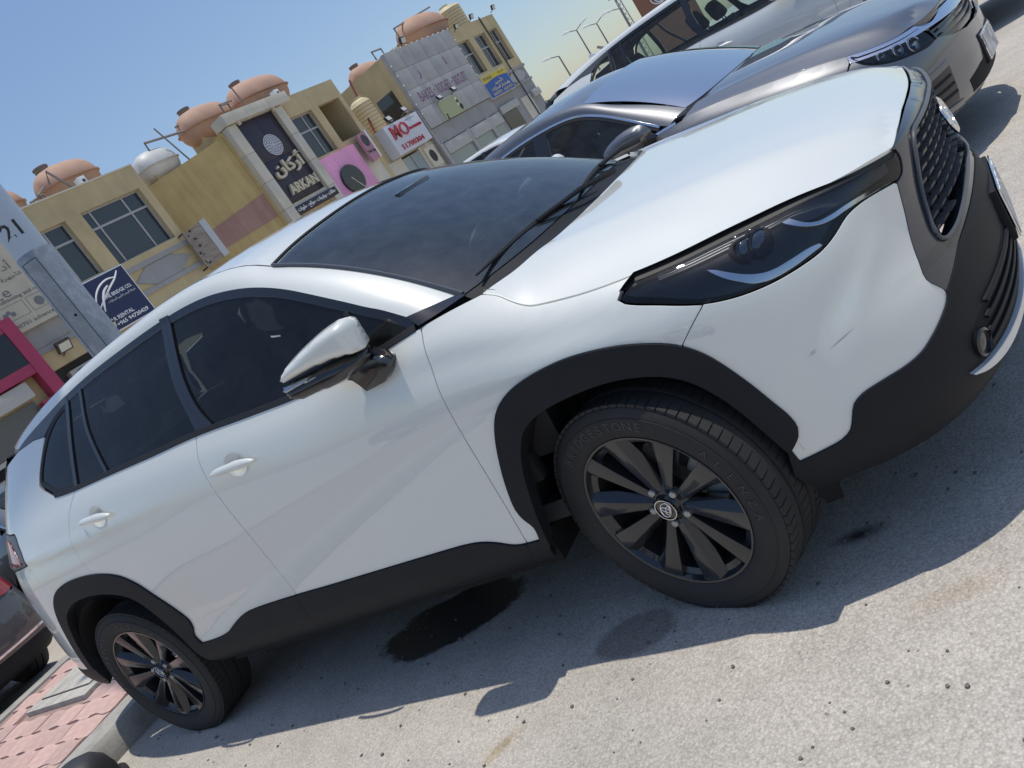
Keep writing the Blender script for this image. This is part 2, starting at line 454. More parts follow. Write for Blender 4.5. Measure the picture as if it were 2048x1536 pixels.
class WrapSurf:
    """Side skin of a car: a plan outline walked from the tail round to the nose (s), and an inset
    from that outline tabulated over s and height z."""
    DS = 0.02; DZ = 0.01

    def __init__(self, plan, stations, sig_s=4, sig_z=1.3, z0=.12, z1=1.66):
        pts = np.array(plan, float)
        ch = np.concatenate([[0], np.cumsum(np.hypot(*np.diff(pts, axis=0).T))])
        tt = np.linspace(0, ch[-1], 3000); c = natspline(ch, pts, tt)
        s = np.concatenate([[0], np.cumsum(np.hypot(*np.diff(c, axis=0).T))])
        j = np.argmin(np.abs(c[:, 0]) + 10 * (c[:, 1] < .3)); s -= s[j]
        self.s = s; self.c = c
        g = np.gradient(c, axis=0); g /= np.hypot(*g.T)[:, None]
        self.n = np.stack([g[:, 1] * -1, g[:, 0]], 1)      # outward for |y|: rotate
        self.n *= np.sign(np.sum(self.n * (c - np.array([[-1.3, 0.]])), 1))[:, None]
        self.n = gsmooth(self.n, 20, 0)
        ss = np.array([self.s_of(a, b) for a, b, _ in stations])
        self.sg = np.arange(s[0], s[-1] + self.DS, self.DS); self.zg = np.arange(z0, z1, self.DZ)
        K = len(stations[0][2])
        Z = np.stack([gsmooth(pchip(ss, [st[2][k][0] for st in stations], self.sg), 2.5, 0) for k in range(K)], 1)
        I = np.stack([gsmooth(pchip(ss, [st[2][k][1] for st in stations], self.sg), 2.5, 0) for k in range(K)], 1)
        T = np.stack([pchip(Z[i], I[i], self.zg) for i in range(len(self.sg))])
        self.T = gsmooth(gsmooth(T, sig_s, 0), sig_z, 1)

    def s_of(self, x, y):
        return self.s[np.argmin((self.c[:, 0] - x) ** 2 + (self.c[:, 1] - y) ** 2)]

    def inset(self, s, z):
        u = np.clip((np.asarray(s) - self.sg[0]) / self.DS, 1, len(self.sg) - 3.001)
        v = np.clip((np.asarray(z) - self.zg[0]) / self.DZ, 1, len(self.zg) - 3.001)
        i = u.astype(int); j = v.astype(int); a = u - i; b = v - j

        def w(t): return [((-t + 2) * t - 1) * t / 2, ((3 * t - 5) * t) * t / 2 + 1, ((-3 * t + 4) * t + 1) * t / 2, ((t - 1) * t * t) / 2]
        wa, wb = w(a), w(b); out = 0
        for k in range(4):
            for l in range(4):
                out = out + wa[k] * wb[l] * self.T[i + k - 1, j + l - 1]
        return out

    def P(self, s, z, side=-1, off=0.):
        """points; off > 0 pushes outwards"""
        s = np.asarray(s, float); z = np.asarray(z, float)
        ins = self.inset(s, z) - off
        sc = np.clip(s, self.s[0], self.s[-1])
        cx = np.interp(sc, self.s, self.c[:, 0]); cy = np.interp(sc, self.s, self.c[:, 1])
        nx = np.interp(sc, self.s, self.n[:, 0]); ny = np.interp(sc, self.s, self.n[:, 1])
        return np.stack([cx - nx * ins, side * (cy - ny * ins), z], -1)

    def N(self, s, z, side=-1, off=0., h=.004):
        a = self.P(s + h, z, side, off) - self.P(s - h, z, side, off)
        b = self.P(s, np.asarray(z) + h, side, off) - self.P(s, np.asarray(z) - h, side, off)
        n = np.cross(a, b) * (1 if side < 0 else -1)
        return n / np.maximum(np.linalg.norm(n, axis=-1, keepdims=True), 1e-9)


class TopSurf:
    """z over (x, |y|) given as rows of splines across the car at stations in x."""
    def __init__(self, xs, ys, table, sig=2.5):
        xs = np.asarray(xs, float); ys = np.asarray(ys, float); tb = np.asarray(table, float)
        self.xg = np.arange(xs[0], xs[-1] + .02, .02); self.yg = np.arange(-1.0, 1.0001, .02)
        tx = np.stack([pchip(xs, tb[:, k], self.xg) for k in range(len(ys))], 1)
        T = np.stack([pchip(ys, tx[i], np.abs(self.yg)) for i in range(len(self.xg))])
        self.T = gsmooth(gsmooth(T, sig, 0), sig, 1)

    def z(self, x, y):
        u = np.clip((np.asarray(x, float) - self.xg[0]) / .02, 1, len(self.xg) - 3.001)
        v = np.clip((np.asarray(y, float) + 1.0) / .02, 1, len(self.yg) - 3.001)
        i = u.astype(int); j = v.astype(int); a = u - i; b = v - j

        def w(t): return [((-t + 2) * t - 1) * t / 2, ((3 * t - 5) * t) * t / 2 + 1, ((-3 * t + 4) * t + 1) * t / 2, ((t - 1) * t * t) / 2]
        wa, wb = w(a), w(b); out = 0
        for k in range(4):
            for l in range(4):
                out = out + wa[k] * wb[l] * self.T[i + k - 1, j + l - 1]
        return out

    def P(self, x, y, side=1, off=0.):
        x = np.asarray(x, float); y = np.asarray(y, float)
        return np.stack([x, y, self.z(x, y) + off], -1)

    def N(self, x, y, side=1, off=0., h=.006):
        zx = (self.z(x + h, y) - self.z(x - h, y)) / (2 * h); zy = (self.z(x, np.asarray(y) + h) - self.z(x, np.asarray(y) - h)) / (2 * h)
        n = np.stack([-zx, -zy, np.ones_like(zx)], -1)
        return n / np.linalg.norm(n, axis=-1, keepdims=True)
# ---- the white SUV: plan outline (x, |y|) from tail to nose and section rows (z, inset)
HERO_PLAN = [(-3.50, 0), (-3.49, .4), (-3.45, .65), (-3.38, .775), (-3.25, .848), (-3.08, .885), (-2.85, .902), (-2.4, .905), (-1.5, .905), (-.5, .905),
             (.1, .905), (.35, .893), (.55, .85), (.70, .775), (.80, .66), (.87, .50), (.915, .30), (.935, 0)]
HERO_ST = [
    (-3.50, 0, [(.30, .10), (.36, .03), (.45, 0), (.58, .0), (.74, .04), (.86, .05), (.96, .05), (1.05, .07), (1.20, .13), (1.36, .24), (1.54, .38)]),
    (-3.45, .65, [(.30, .10), (.36, .03), (.45, 0), (.58, .0), (.74, .03), (.88, .05), (1.0, .07), (1.10, .10), (1.23, .18), (1.36, .28), (1.54, .42)]),
    (-3.38, .775, [(.30, .10), (.36, .03), (.45, 0), (.58, .0), (.74, .02), (.90, .04), (1.04, .075), (1.14, .12), (1.24, .18), (1.36, .28), (1.54, .42)]),
    (-3.25, .848, [(.30, .10), (.36, .03), (.45, 0), (.58, .0), (.74, .015), (.92, .035), (1.05, .075), (1.15, .12), (1.24, .17), (1.36, .26), (1.54, .41)]),
    (-3.08, .885, [(.30, .09), (.36, .025), (.45, 0), (.57, .004), (.75, .012), (.92, .03), (1.05, .065), (1.15, .105), (1.24, .15), (1.36, .225), (1.54, .36)]),
    (-2.85, .902, [(.30, .08), (.36, .02), (.45, 0), (.56, .004), (.75, .010), (.92, .020), (1.05, .047), (1.15, .085), (1.24, .135), (1.36, .205), (1.54, .33)]),
    (-2.64, .9, [(.30, .07), (.35, .02), (.42, 0), (.55, .004), (.75, .006), (.92, .012), (1.03, .034), (1.14, .07), (1.235, .12), (1.36, .19), (1.54, .32)]),
    (-2.2, .905, [(.29, .07), (.33, .02), (.40, 0), (.50, .004), (.72, .010), (.90, .012), (1.02, .028), (1.13, .058), (1.205, .095), (1.34, .17), (1.54, .31)]),
    (-1.5, .905, [(.29, .07), (.33, .02), (.40, 0), (.50, .004), (.70, .012), (.87, .020), (.98, .030), (1.085, .055), (1.145, .085), (1.32, .17), (1.54, .305)]),
    (-.9, .905, [(.29, .07), (.33, .02), (.40, 0), (.50, .004), (.70, .012), (.85, .020), (.95, .032), (1.03, .055), (1.085, .085), (1.30, .178), (1.54, .31)]),
    (-.45, .905, [(.29, .07), (.33, .02), (.40, 0), (.50, .004), (.70, .012), (.85, .020), (.95, .034), (1.03, .058), (1.085, .09), (1.30, .19), (1.54, .32)]),
    (-.25, .905, [(.29, .07), (.33, .02), (.40, 0), (.50, .004), (.70, .012), (.85, .020), (.96, .040), (1.03, .070), (1.075, .115), (1.15, .2), (1.54, .40)]),
    (-.1, .905, [(.29, .07), (.33, .02), (.40, 0), (.50, .004), (.70, .010), (.85, .018), (.94, .042), (.99, .078), (1.02, .12), (1.10, .22), (1.54, .45)]),
    (0, .905, [(.28, .06), (.33, .02), (.40, 0), (.50, .004), (.70, .008), (.85, .014), (.91, .042), (.95, .078), (.978, .12), (1.05, .22), (1.54, .50)]),
    (.25, .9, [(.26, .05), (.32, .015), (.40, 0), (.50, .006), (.70, .010), (.83, .020), (.88, .040), (.915, .070), (.937, .105), (1.0, .25), (1.54, .55)]),
    (.5, .865, [(.24, .06), (.30, .02), (.40, 0), (.52, .005), (.66, .018), (.77, .032), (.82, .048), (.865, .085), (.90, .145), (.96, .25), (1.54, .55)]),
    (.70, .775, [(.22, .07), (.29, .02), (.40, 0), (.54, .008), (.66, .030), (.76, .045), (.81, .06), (.85, .08), (.885, .115), (.95, .22), (1.54, .5)]),
    (.80, .66, [(.22, .08), (.29, .02), (.42, 0), (.54, .008), (.66, .034), (.74, .042), (.80, .045), (.84, .048), (.87, .055), (.905, .10), (1.54, .4)]),
    (.87, .50, [(.20, .08), (.28, .02), (.42, 0), (.55, .0), (.65, .030), (.73, .034), (.79, .026), (.83, .022), (.865, .022), (.895, .06), (1.54, .4)]),
    (.935, 0, [(.20, .08), (.29, .01), (.44, -.01), (.57, -.02), (.66, .0), (.73, .015), (.79, .012), (.83, .010), (.865, .012), (.900, .072), (1.54, .4)]),
]
HERO = WrapSurf(HERO_PLAN, HERO_ST)
# pressed crease down the bumper corner and a soft haunch line behind the rear door handle
_S, _Z = np.meshgrid(HERO.sg, HERO.zg, indexing='ij')
_p = np.interp(_Z, [.42, .504, .607, .651, .741, .80], [.575, .592, .648, .708, .835, .90]); _w = np.interp(_Z, [.42, .50, .70, .78], [1, 1, .7, 0])
HERO.T = HERO.T - .0035 * _w * np.exp(-.5 * ((_S - _p) / .034) ** 2) + .003 * _w * np.exp(-.5 * ((_S - _p + .085) / .05) ** 2)
_zl = np.interp(_S, [-3.1, -2.6, -2.0, -1.4], [1.07, 1.045, 1.02, 1.0]); _w = np.interp(_S, [-3.2, -3.0, -2.3, -1.7], [.6, 1, .9, 0]); HERO.T = HERO.T - .005 * _w * np.exp(-.5 * ((_Z - _zl) / .018) ** 2)
_zl = np.interp(_S, [-.6, -.3, 0, .25], [.99, .965, .90, .86]); _w = np.interp(_S, [-.62, -.4, 0, .28, .4], [0, .8, 1, .8, 0]); HERO.T = HERO.T + .007 * _w * np.exp(-.5 * ((_Z - _zl) / .025) ** 2)
HOOD = TopSurf([-.35, -.15, .05, .25, .45, .6, .72, .80, .86, .90, .96], [0, .25, .42, .52, .62, .70, .76, .82, 1.0], [
    [1.12, 1.118, 1.112, 1.106, 1.098, 1.09, 1.08, 1.06, 1.0],
    [1.096, 1.094, 1.090, 1.085, 1.078, 1.070, 1.058, 1.035, .98],
    [1.072, 1.070, 1.066, 1.058, 1.045, 1.020, .990, .955, .90],
    [1.046, 1.044, 1.038, 1.026, 1.006, .976, .952, .930, .88],
    [1.016, 1.014, 1.006, .990, .962, .935, .913, .89, .84],
    [.988, .986, .975, .955, .925, .902, .885, .87, .82],
    [.960, .957, .943, .920, .896, .88, .87, .86, .82],
    [.936, .932, .915, .892, .876, .868, .86, .85, .82],
    [.908, .903, .884, .866, .858, .853, .85, .84, .82],
    [.880, .874, .856, .846, .842, .84, .84, .83, .81],
    [.83, .825, .815, .81, .81, .81, .81, .80, .78]], 1.6)
ROOF = TopSurf([-3.4, -3.1, -2.7, -2.2, -1.7, -1.3, -1.05, -.9, -.8, -.6], [0, .3, .5, .6, .7, 1.0], [
    [1.44, 1.435, 1.42, 1.41, 1.39, 1.3], [1.53, 1.526, 1.512, 1.50, 1.48, 1.4], [1.583, 1.579, 1.565, 1.553, 1.53, 1.45],
    [1.614, 1.61, 1.597, 1.585, 1.56, 1.48], [1.620, 1.616, 1.603, 1.59, 1.565, 1.48], [1.604, 1.60, 1.587, 1.574, 1.55, 1.47],
    [1.568, 1.563, 1.546, 1.53, 1.50, 1.44], [1.527, 1.52, 1.497, 1.478, 1.45, 1.4], [1.487, 1.478, 1.45, 1.43, 1.40, 1.35], [1.40, 1.39, 1.36, 1.34, 1.30, 1.25]], 1.5)
# ---- windscreen outline shared by pillar and glass
base_c = curve([(-.262, -.700, 1.088), (-.20, -.62, 1.088), (-.13, -.48, 1.090), (-.085, -.25, 1.094), (-.072, 0, 1.096), (-.085, .25, 1.094), (-.13, .48, 1.090), (-.20, .62, 1.088), (-.262, .700, 1.088)], .03)
head_c = curve([(-.900, -.578, 1.466), (-.872, -.45, 1.489), (-.848, -.22, 1.508), (-.840, 0, 1.514), (-.848, .22, 1.508), (-.872, .45, 1.489), (-.900, .578, 1.466)], .03)


def ws(u, v):
    """u across 0..1, v up 0..1"""
    nb = len(_wb) - 1
    a = np.stack([np.interp(u * nb, np.arange(nb + 1), _wb[:, k]) for k in range(3)], -1); b = np.stack([np.interp(u * nb, np.arange(nb + 1), _wh[:, k]) for k in range(3)], -1)
    p_ = a + (b - a) * v[..., None]; bul = .030 * 4 * v * (1 - v)
    return p_ + np.stack([bul * .5, 0 * bul, bul * .86], -1)


_wb = even(base_c, 41); _wh = even(head_c, 41)


# ---------------------------------------------------------------- the white SUV
C = {
    'shut_fd': [(-.372, 1.082), (-.374, 1.048), (-.378, 1.002), (-.386, .946), (-.394, .881), (-.400, .81), (-.406, .723), (-.413, .60), (-.421, .484), (-.428, .397)],
    'shut_rd': [(-1.449, 1.147), (-1.462, 1.115), (-1.472, 1.083), (-1.477, 1.05), (-1.478, .993), (-1.474, .897), (-1.464, .764), (-1.457, .651), (-1.453, .574), (-1.453, .489)],
    'shut_rr': [(-2.303, 1.21), (-2.362, 1.172), (-2.415, 1.127), (-2.462, 1.06), (-2.477, .994), (-2.472, .935), (-2.456, .884)],
    'belt': [(-.372, 1.082), (-.451, 1.080), (-.566, 1.078), (-.716, 1.078), (-.909, 1.086), (-1.157, 1.112), (-1.449, 1.147), (-1.741, 1.168), (-2.004, 1.189), (-2.303, 1.21)],
    'belt_rear': [(-2.303, 1.21), (-2.40, 1.219), (-2.48, 1.229)],
    'dlo_top': [(-.385, 1.105), (-.42, 1.132), (-.487, 1.180), (-.528, 1.205), (-.593, 1.247), (-.658, 1.287), (-.72, 1.324), (-.804, 1.372), (-.885, 1.412), (-.977, 1.450), (-1.075, 1.482), (-1.197, 1.512), (-1.332, 1.532), (-1.474, 1.543),
                (-1.62, 1.549), (-1.767, 1.552), (-1.927, 1.554), (-2.101, 1.552), (-2.268, 1.544), (-2.46, 1.528), (-2.712, 1.500), (-2.80, 1.485)],
    'arch_f_out': [(-.378, .395), (-.369, .44), (-.385, .478), (-.389, .51), (-.372, .58), (-.344, .654), (-.303, .735), (-.262, .788), (-.215, .818), (-.144, .838), (-.008, .845), (.104, .829), (.202, .799), (.286, .755), (.334, .704), (.382, .610), (.413, .528), (.430, .478), (.432, .448), (.424, .430), (.392, .402)],
    'arch_f_in': [(-.385, .300), (-.361, .374), (-.334, .488), (-.296, .600), (-.258, .668), (-.219, .712), (-.150, .742), (-.008, .753), (.108, .742), (.204, .710), (.263, .670), (.319, .586), (.361, .475), (.385, .400)],
    'arch_r_out': [(-2.140, .430), (-2.150, .475), (-2.125, .505), (-2.113, .540), (-2.130, .585), (-2.194, .690), (-2.249, .776), (-2.313, .832), (-2.451, .882), (-2.633, .904), (-2.76, .898), (-2.856, .874), (-2.930, .830), (-2.988, .765), (-3.045, .66), (-3.085, .56), (-3.095, .487)],
    'arch_r_in': [(-2.215, .40), (-2.235, .50), (-2.272, .61), (-2.318, .700), (-2.37, .745), (-2.502, .795), (-2.66, .814), (-2.80, .800), (-2.898, .757), (-2.965, .68), (-3.015, .58), (-3.035, .48)],
    'sill_top': [(-.378, .395), (-.428, .397), (-.47, .404), (-.524, .430), (-.576, .448), (-.633, .456), (-.708, .460), (-1.163, .477), (-1.295, .482), (-1.453, .489), (-1.714, .493), (-1.783, .487), (-1.873, .463), (-1.945, .438), (-2.023, .429), (-2.140, .430)],
    'hood_cut': [(-.175, 1.072), (-.13, 1.048), (-.085, 1.014), (-.045, .990), (.0, .976), (.081, .958), (.155, .946), (.252, .934)],
    'hl_top': [(.252, .934), (.386, .918), (.565, .903), (.763, .890), (.931, .866), (1.027, .850)],
    'hl_low': [(.200, .907), (.214, .893), (.30, .851), (.388, .810), (.455, .789), (.509, .779), (.559, .774), (.615, .773), (.685, .777), (.736, .789), (.790, .806), (.830, .810), (.874, .808), (.949, .797), (.987, .790)],
    'white_bump': [(.977, .788), (.956, .728), (.922, .673), (.893, .620), (.874, .581), (.902, .527), (.885, .510), (.843, .491), (.794, .473), (.754, .461), (.715, .457), (.639, .457), (.594, .454), (.567, .441), (.549, .413), (.532, .386), (.505, .371), (.455, .366), (.396, .364)],
}
cv = {k: curve(v, .02) for k, v in C.items()}
S_END = HERO.s[-1]


def sy(y):
    """arc position on the nose for |y|"""
    k = HERO.c[:, 0] > .3
    return float(np.interp(-abs(y), -HERO.c[k][:, 1], HERO.s[k]))


def at_s(c, s):
    """split helper: index of the curve point nearest to s"""
    return int(np.argmin([abs(q[0] - s) for q in c]))


def sub(c, a, b):
    i, j = at_s(c, a), at_s(c, b)
    return c[i:j + 1] if i <= j else c[j:i + 1][::-1]


def both(fn):
    for sd_ in (-1, 1): fn(sd_)


def near(c, q):
    return int(np.argmin([(u[0] - q[0]) ** 2 + (u[1] - q[1]) ** 2 for u in c]))


def seg(c, q0, q1):
    i, j = near(c, q0), near(c, q1)
    return c[i:j + 1] if i <= j else c[j:i + 1][::-1]


suv = empty('white_suv'); tag(suv, 'white compact SUV with black wheels and black cladding filling the foreground', 'car')
G = .0027
gap_fb = [(.388, .810), (.342, .781), (.298, .749)]
belt, dlo = cv['belt'], cv['dlo_top']
ao, ai, ro, ri, st = cv['arch_f_out'], cv['arch_f_in'], cv['arch_r_out'], cv['arch_r_in'], cv['sill_top']
fender = cv['shut_fd'] + [(-.378, .395)] + seg(ao, (-.369, .44), (.298, .749)) + curve(gap_fb[::-1], .02) + seg(cv['hl_low'], (.388, .810), (.200, .907)) + [(.22, .925), (.252, .934)] + cv['hood_cut'][::-1] + curve([(-.175, 1.072), (-.27, 1.080), (-.372, 1.083)])
fdoor = cv['shut_fd'] + seg(st, (-.428, .397), (-1.453, .489)) + cv['shut_rd'][::-1] + seg(belt, (-1.449, 1.147), (-.372, 1.082))
rdoor = cv['shut_rd'] + seg(st, (-1.453, .489), (-2.14, .43)) + seg(ro, (-2.14, .43), (-2.456, .884)) + cv['shut_rr'][::-1] + seg(belt, (-2.303, 1.21), (-1.449, 1.147))
quarter = cv['shut_rr'][::-1] + cv['belt_rear'] + curve([(-2.48, 1.229), (-2.545, 1.262), (-2.605, 1.300), (-2.59, 1.335), (-2.545, 1.395), (-2.50, 1.460)]) + [(-2.62, 1.476), (-2.80, 1.478), (-3.02, 1.455), (-3.14, 1.36), (-3.24, 1.205)] \
    + curve([(-3.24, 1.205), (-3.10, 1.194), (-3.0, 1.180), (-2.99, 1.14), (-2.965, 1.075), (-2.955, 1.04)]) + [(-2.93, .96), (-2.90, .856)] + seg(ro, (-2.90, .856), (-2.456, .884))
SR = HERO.s[0]
rbump = [(-2.90, .856), (-2.93, .96), (-2.955, 1.04), (-3.25, 1.035), (-3.55, 1.0), (-3.9, .86), (SR + .002, .85), (SR + .002, .50), (-3.6, .49), (-3.25, .478), (-3.095, .478)] + seg(ro, (-3.095, .487), (-2.90, .856))
fbump = seg(cv['white_bump'], (.977, .788), (.396, .364)) + seg(ao, (.392, .402), (.298, .749)) + curve(gap_fb[::-1], .02) + seg(cv['hl_low'], (.388, .810), (.977, .79))
# the wheel arch mouldings close with the opening, the sills run between them
fclad = seg(ao, (-.378, .395), (.392, .402)) + seg(ai, (.385, .40), (-.361, .374)) + [(-.372, .355)]
rclad = ro + [(-3.07, .47), (-3.035, .478)] + seg(ri, (-3.035, .48), (-2.215, .40))
sill_f = seg(st, (-.378, .395), (-.428, .397)) + [(-.445, .355), (-.475, .300), (-.40, .302), (-.372, .355)]
sill_fd = seg(st, (-.428, .397), (-1.453, .489)) + [(-1.455, .424), (-1.472, .36), (-1.485, .298), (-.475, .298), (-.445, .355)]
sill_rd = seg(st, (-1.453, .489), (-2.14, .43)) + [(-2.215, .40), (-2.205, .34), (-2.17, .300), (-1.485, .298), (-1.472, .36), (-1.455, .424)]
btop = curve([(.902, .527), (.958, .548), (1.039, .577), (1.106, .588), (1.26, .603), (1.40, .612), (S_END, .616)], .02)
bb = seg(cv['white_bump'], (.902, .527), (.396, .364))
bbump = [(.392, .402), (.396, .364)] + bb[::-1][1:] + btop[1:] + [(S_END, .26), (sy(.3), .255), (sy(.6), .25), (.60, .252), (.45, .256), (.39, .262), (.368, .33), (.385, .40)]
WHEELS = []


def hero_side(sd_):
    k = dict(parent=suv, side=sd_)
    skin('front_fender', HERO, fender, WHITE, gap=G, **k)
    fd = skin('front_door', HERO, fdoor, WHITE, gap=G, **k); rd = skin('rear_door', HERO, rdoor, WHITE, gap=G, **k)
    skin('quarter_panel', HERO, quarter, WHITE, gap=G * .6, **k)
    rb = skin('rear_bumper', HERO, rbump, WHITE, gap=.001, **k)
    skin('bumper_corner', HERO, fbump, WHITE_B, gap=G * .8, **k)
    skin('wheel_arch_moulding', HERO, fclad, CLAD, off=.008, step=.02, lip=.05, **k)
    skin('wheel_arch_moulding', HERO, rclad, CLAD, off=.008, step=.02, lip=.05, **k)
    for pl in (sill_f, sill_fd, sill_rd): skin('sill_moulding', HERO, pl, CLAD, off=.007, step=.02, gap=.0015, lip=.03, **k)
    fb = skin('front_bumper_lower', HERO, bbump, CLAD, off=.006, step=.02, lip=.05, **k)
    skin('rear_bumper_lower', HERO, [(-3.035, .478), (-3.095, .478), (-3.25, .476), (-3.6, .487), (SR + .002, .497), (SR + .002, .32), (-3.4, .335), (-3.1, .36), (-3.03, .40)], CLAD, off=.004, step=.03, lip=.05, **k)
    for nm_ in ('shut_fd', 'shut_rd', 'shut_rr'):  # dark strips added behind the shut lines so no light shows through the gaps
        c_ = cv[nm_]; skin('door_gap_backing', HERO, [(a + .022, b) for a, b in c_] + [(a - .022, b) for a, b in c_[::-1]], RUBBER, off=-.012, step=.03, lip=.002, **k)
    c_ = curve(gap_fb); skin('panel_gap_backing', HERO, [(a + .02, b) for a, b in c_] + [(a - .02, b) for a, b in c_[::-1]], RUBBER, off=-.012, step=.03, lip=.002, **k)  # added dark backing behind the wing and bumper gap
    c_ = cv['hood_cut'] ; skin('panel_gap_backing', HERO, [(a, b + .006) for a, b in c_] + [(a, b - .022) for a, b in c_[::-1]], RUBBER, off=-.014, step=.03, lip=.002, **k)  # added dark backing under the bonnet gap
    # belt and frame trims
    bl = seg(belt, (-.40, 1.08), (-2.303, 1.21)) + cv['belt_rear'][1:]
    skin('belt_trim', HERO, [(a, b + .001) for a, b in bl] + [(a, b + .016) for a, b in bl[::-1]], RUBBER, off=.004, step=.02, lip=.012, **k)
    dl = dlo; inn = []
    d2 = np.array(dl); tg = np.gradient(d2, axis=0); tg /= np.linalg.norm(tg, axis=1)[:, None]; nn = np.stack([-tg[:, 1], tg[:, 0]], 1); nn *= np.where(nn[:, 1] > 0, -1, 1)[:, None]
    i1 = near(dl, (-2.29, 1.543)); tw = .024; inn = [tuple(q) for q in (d2 + nn * tw)][:i1 + 1]
    skin('window_frame', HERO, dl[:i1 + 1] + inn[::-1], GLOSSB, off=.0, step=.02, lip=.03, **k)
    up_ = lambda s_: float(np.interp(-s_, [-q[0] for q in inn], [q[1] for q in inn]))
    lo_ = lambda s_: float(np.interp(-s_, [-q[0] for q in bl], [q[1] + .014 for q in bl]))
    bp_r = [(-1.493, 1.552), (-1.489, 1.349), (-1.462, 1.239), (-1.441, lo_(-1.441))]; bp_f = [(-1.436, 1.545), (-1.424, 1.33), (-1.392, 1.218), (-1.345, lo_(-1.345))]
    cp = [(-2.268, 1.535), (-2.268, 1.35), (-2.286, lo_(-2.286))]; cp2 = [(-2.150, 1.535), (-2.130, 1.40), (-2.088, 1.298), (-2.044, lo_(-2.044))]
    mid = [((a[0] + b[0]) / 2, (a[1] + b[1]) / 2) for a, b in zip(bp_r, bp_f)]
    skin('door_pillar', HERO, curve(mid)[::-1] + curve(bp_r), GLOSSB, off=.003, step=.025, gap=.001, **k)
    skin('door_pillar', HERO, curve(bp_f)[::-1] + curve(mid), GLOSSB, off=.003, step=.025, gap=.001, **k)
    off_ = lambda c, d: [(a + d, b) for a, b in c]
    skin('door_pillar', HERO, curve(off_(cp, .012))[::-1] + curve(off_(cp, -.012)), GLOSSB, off=.003, step=.02, **k)
    skin('door_pillar', HERO, curve(off_(cp2, .010))[::-1] + curve(off_(cp2, -.008)), GLOSSB, off=.002, step=.02, **k)
    div = [(-.612, 1.226), (-.600, 1.190), (-.585, 1.136), (-.566, lo_(-.566))]
    skin('window_divider', HERO, curve(off_(div, .007))[::-1] + curve(off_(div, -.007)), RUBBER, off=.003, step=.015, **k)
    # glass
    g1 = curve(div) + [(s_, lo_(s_) - .006) for s_ in np.linspace(-.566, -1.345, 30)] + curve(bp_f)[::-1] + [(s_, up_(s_) + .006) for s_ in np.linspace(-1.43, -.62, 36)]
    skin('front_door_glass', HERO, g1, GLASS_S, off=-.006, step=.05, lip=.003, **k)
    g0 = [(s_, up_(s_) + .005) for s_ in np.linspace(-.42, -.612, 12)] + curve(div)[1:] + [(s_, lo_(s_) - .006) for s_ in np.linspace(-.55, -.41, 8)]
    skin('front_quarter_glass', HERO, g0, GLASS_S, off=-.004, step=.04, lip=.003, **k)
    g2 = curve(bp_r) + [(s_, lo_(s_) - .006) for s_ in np.linspace(-1.46, -2.03, 24)] + curve(cp2)[::-1] + [(s_, up_(s_) + .006) for s_ in np.linspace(-2.14, -1.50, 28)]
    skin('rear_door_glass', HERO, g2, GLASS_S, off=-.006, step=.05, lip=.003, **k)
    g3 = curve(cp2) + [(s_, lo_(s_) - .006) for s_ in np.linspace(-2.06, -2.27, 8)] + curve(cp)[::-1] + [(s_, up_(s_) + .006) for s_ in np.linspace(-2.26, -2.16, 5)]
    skin('rear_door_glass', HERO, g3, GLASS_S, off=-.005, step=.04, lip=.003, **k)
    qo = curve([(-2.286, 1.222), (-2.40, 1.231), (-2.468, 1.242), (-2.53, 1.274), (-2.585, 1.310), (-2.572, 1.345), (-2.53, 1.402), (-2.470, 1.462), (-2.39, 1.503), (-2.275, 1.522)])
    qg = shrink(dedupe(qo), .016)
    qt = skin('quarter_glass', HERO, dedupe(qg), GLASS_S, off=-.004, step=.04, lip=.003, **k)
    skin('quarter_glass_seal', HERO, qo, RUBBER, off=.001, step=.02, lip=.012, holes=[dedupe(shrink(dedupe(qo), .017))], **k)
    skin('pillar_garnish', HERO, [(-2.275, 1.524)] + curve([(-2.39, 1.505), (-2.44, 1.488), (-2.50, 1.464)]) + [(-2.62, 1.479), (-2.80, 1.480)] + seg(dlo, (-2.80, 1.485), (-2.27, 1.544)), SATIN, off=.002, step=.03, lip=.02, **k)
    # roof side rail and A pillar: one white pressing between the door frame and the windscreen / roof channel
    lowc = [HERO.P(a, b, sd_) for a, b in [(-.40, 1.118)] + [q for q in dlo if q[0] < -.42]]
    upc = [(q[0], abs(q[1]) + .005, q[2] - .004) for q in [ws(np.array(0.), np.array(v_)) for v_ in (0., .15, .3, .45, .6, .75, .9, .985)]] + [ (-1.0, .566, 1.512), (-1.10, .558, 1.545), (-1.25, .552, 1.574), (-1.45, .548, 1.592), (-1.7, .546, 1.600), (-2.0, .544, 1.600), (-2.3, .540, 1.590), (-2.6, .532, 1.570), (-2.85, .52, 1.540), (-2.98, .512, 1.515)]
    A_ = even(curve([tuple(q) for q in lowc], .03), 90); B_ = even(curve([(a, sd_ * b, c) for a, b, c in upc], .03), 90)
    ct = np.stack([(A_[:, 0] + B_[:, 0]) / 2, A_[:, 1] * .60 + B_[:, 1] * .40 + sd_ * .012, np.maximum(A_[:, 2], B_[:, 2]) * .62 + np.minimum(A_[:, 2], B_[:, 2]) * .38 + .010], 1)
    strip('roof_side_rail', A_, B_, WHITE, suv, nseg=8, ctrl=ct, flip=sd_ > 0)
    # black channel along the roof edge and windscreen edge
    mbt = MB(); mbt.tube([tuple(q + np.array([0, -sd_ * .004, -.004])) for q in B_[::2]], .0055, 6); mbt.build('roof_channel_seal', RUBBER, suv, True)
    # triangular black cover at the foot of the pillar
    a0 = HERO.P(-.385, 1.104, sd_); a1 = HERO.P(-.375, 1.083, sd_)
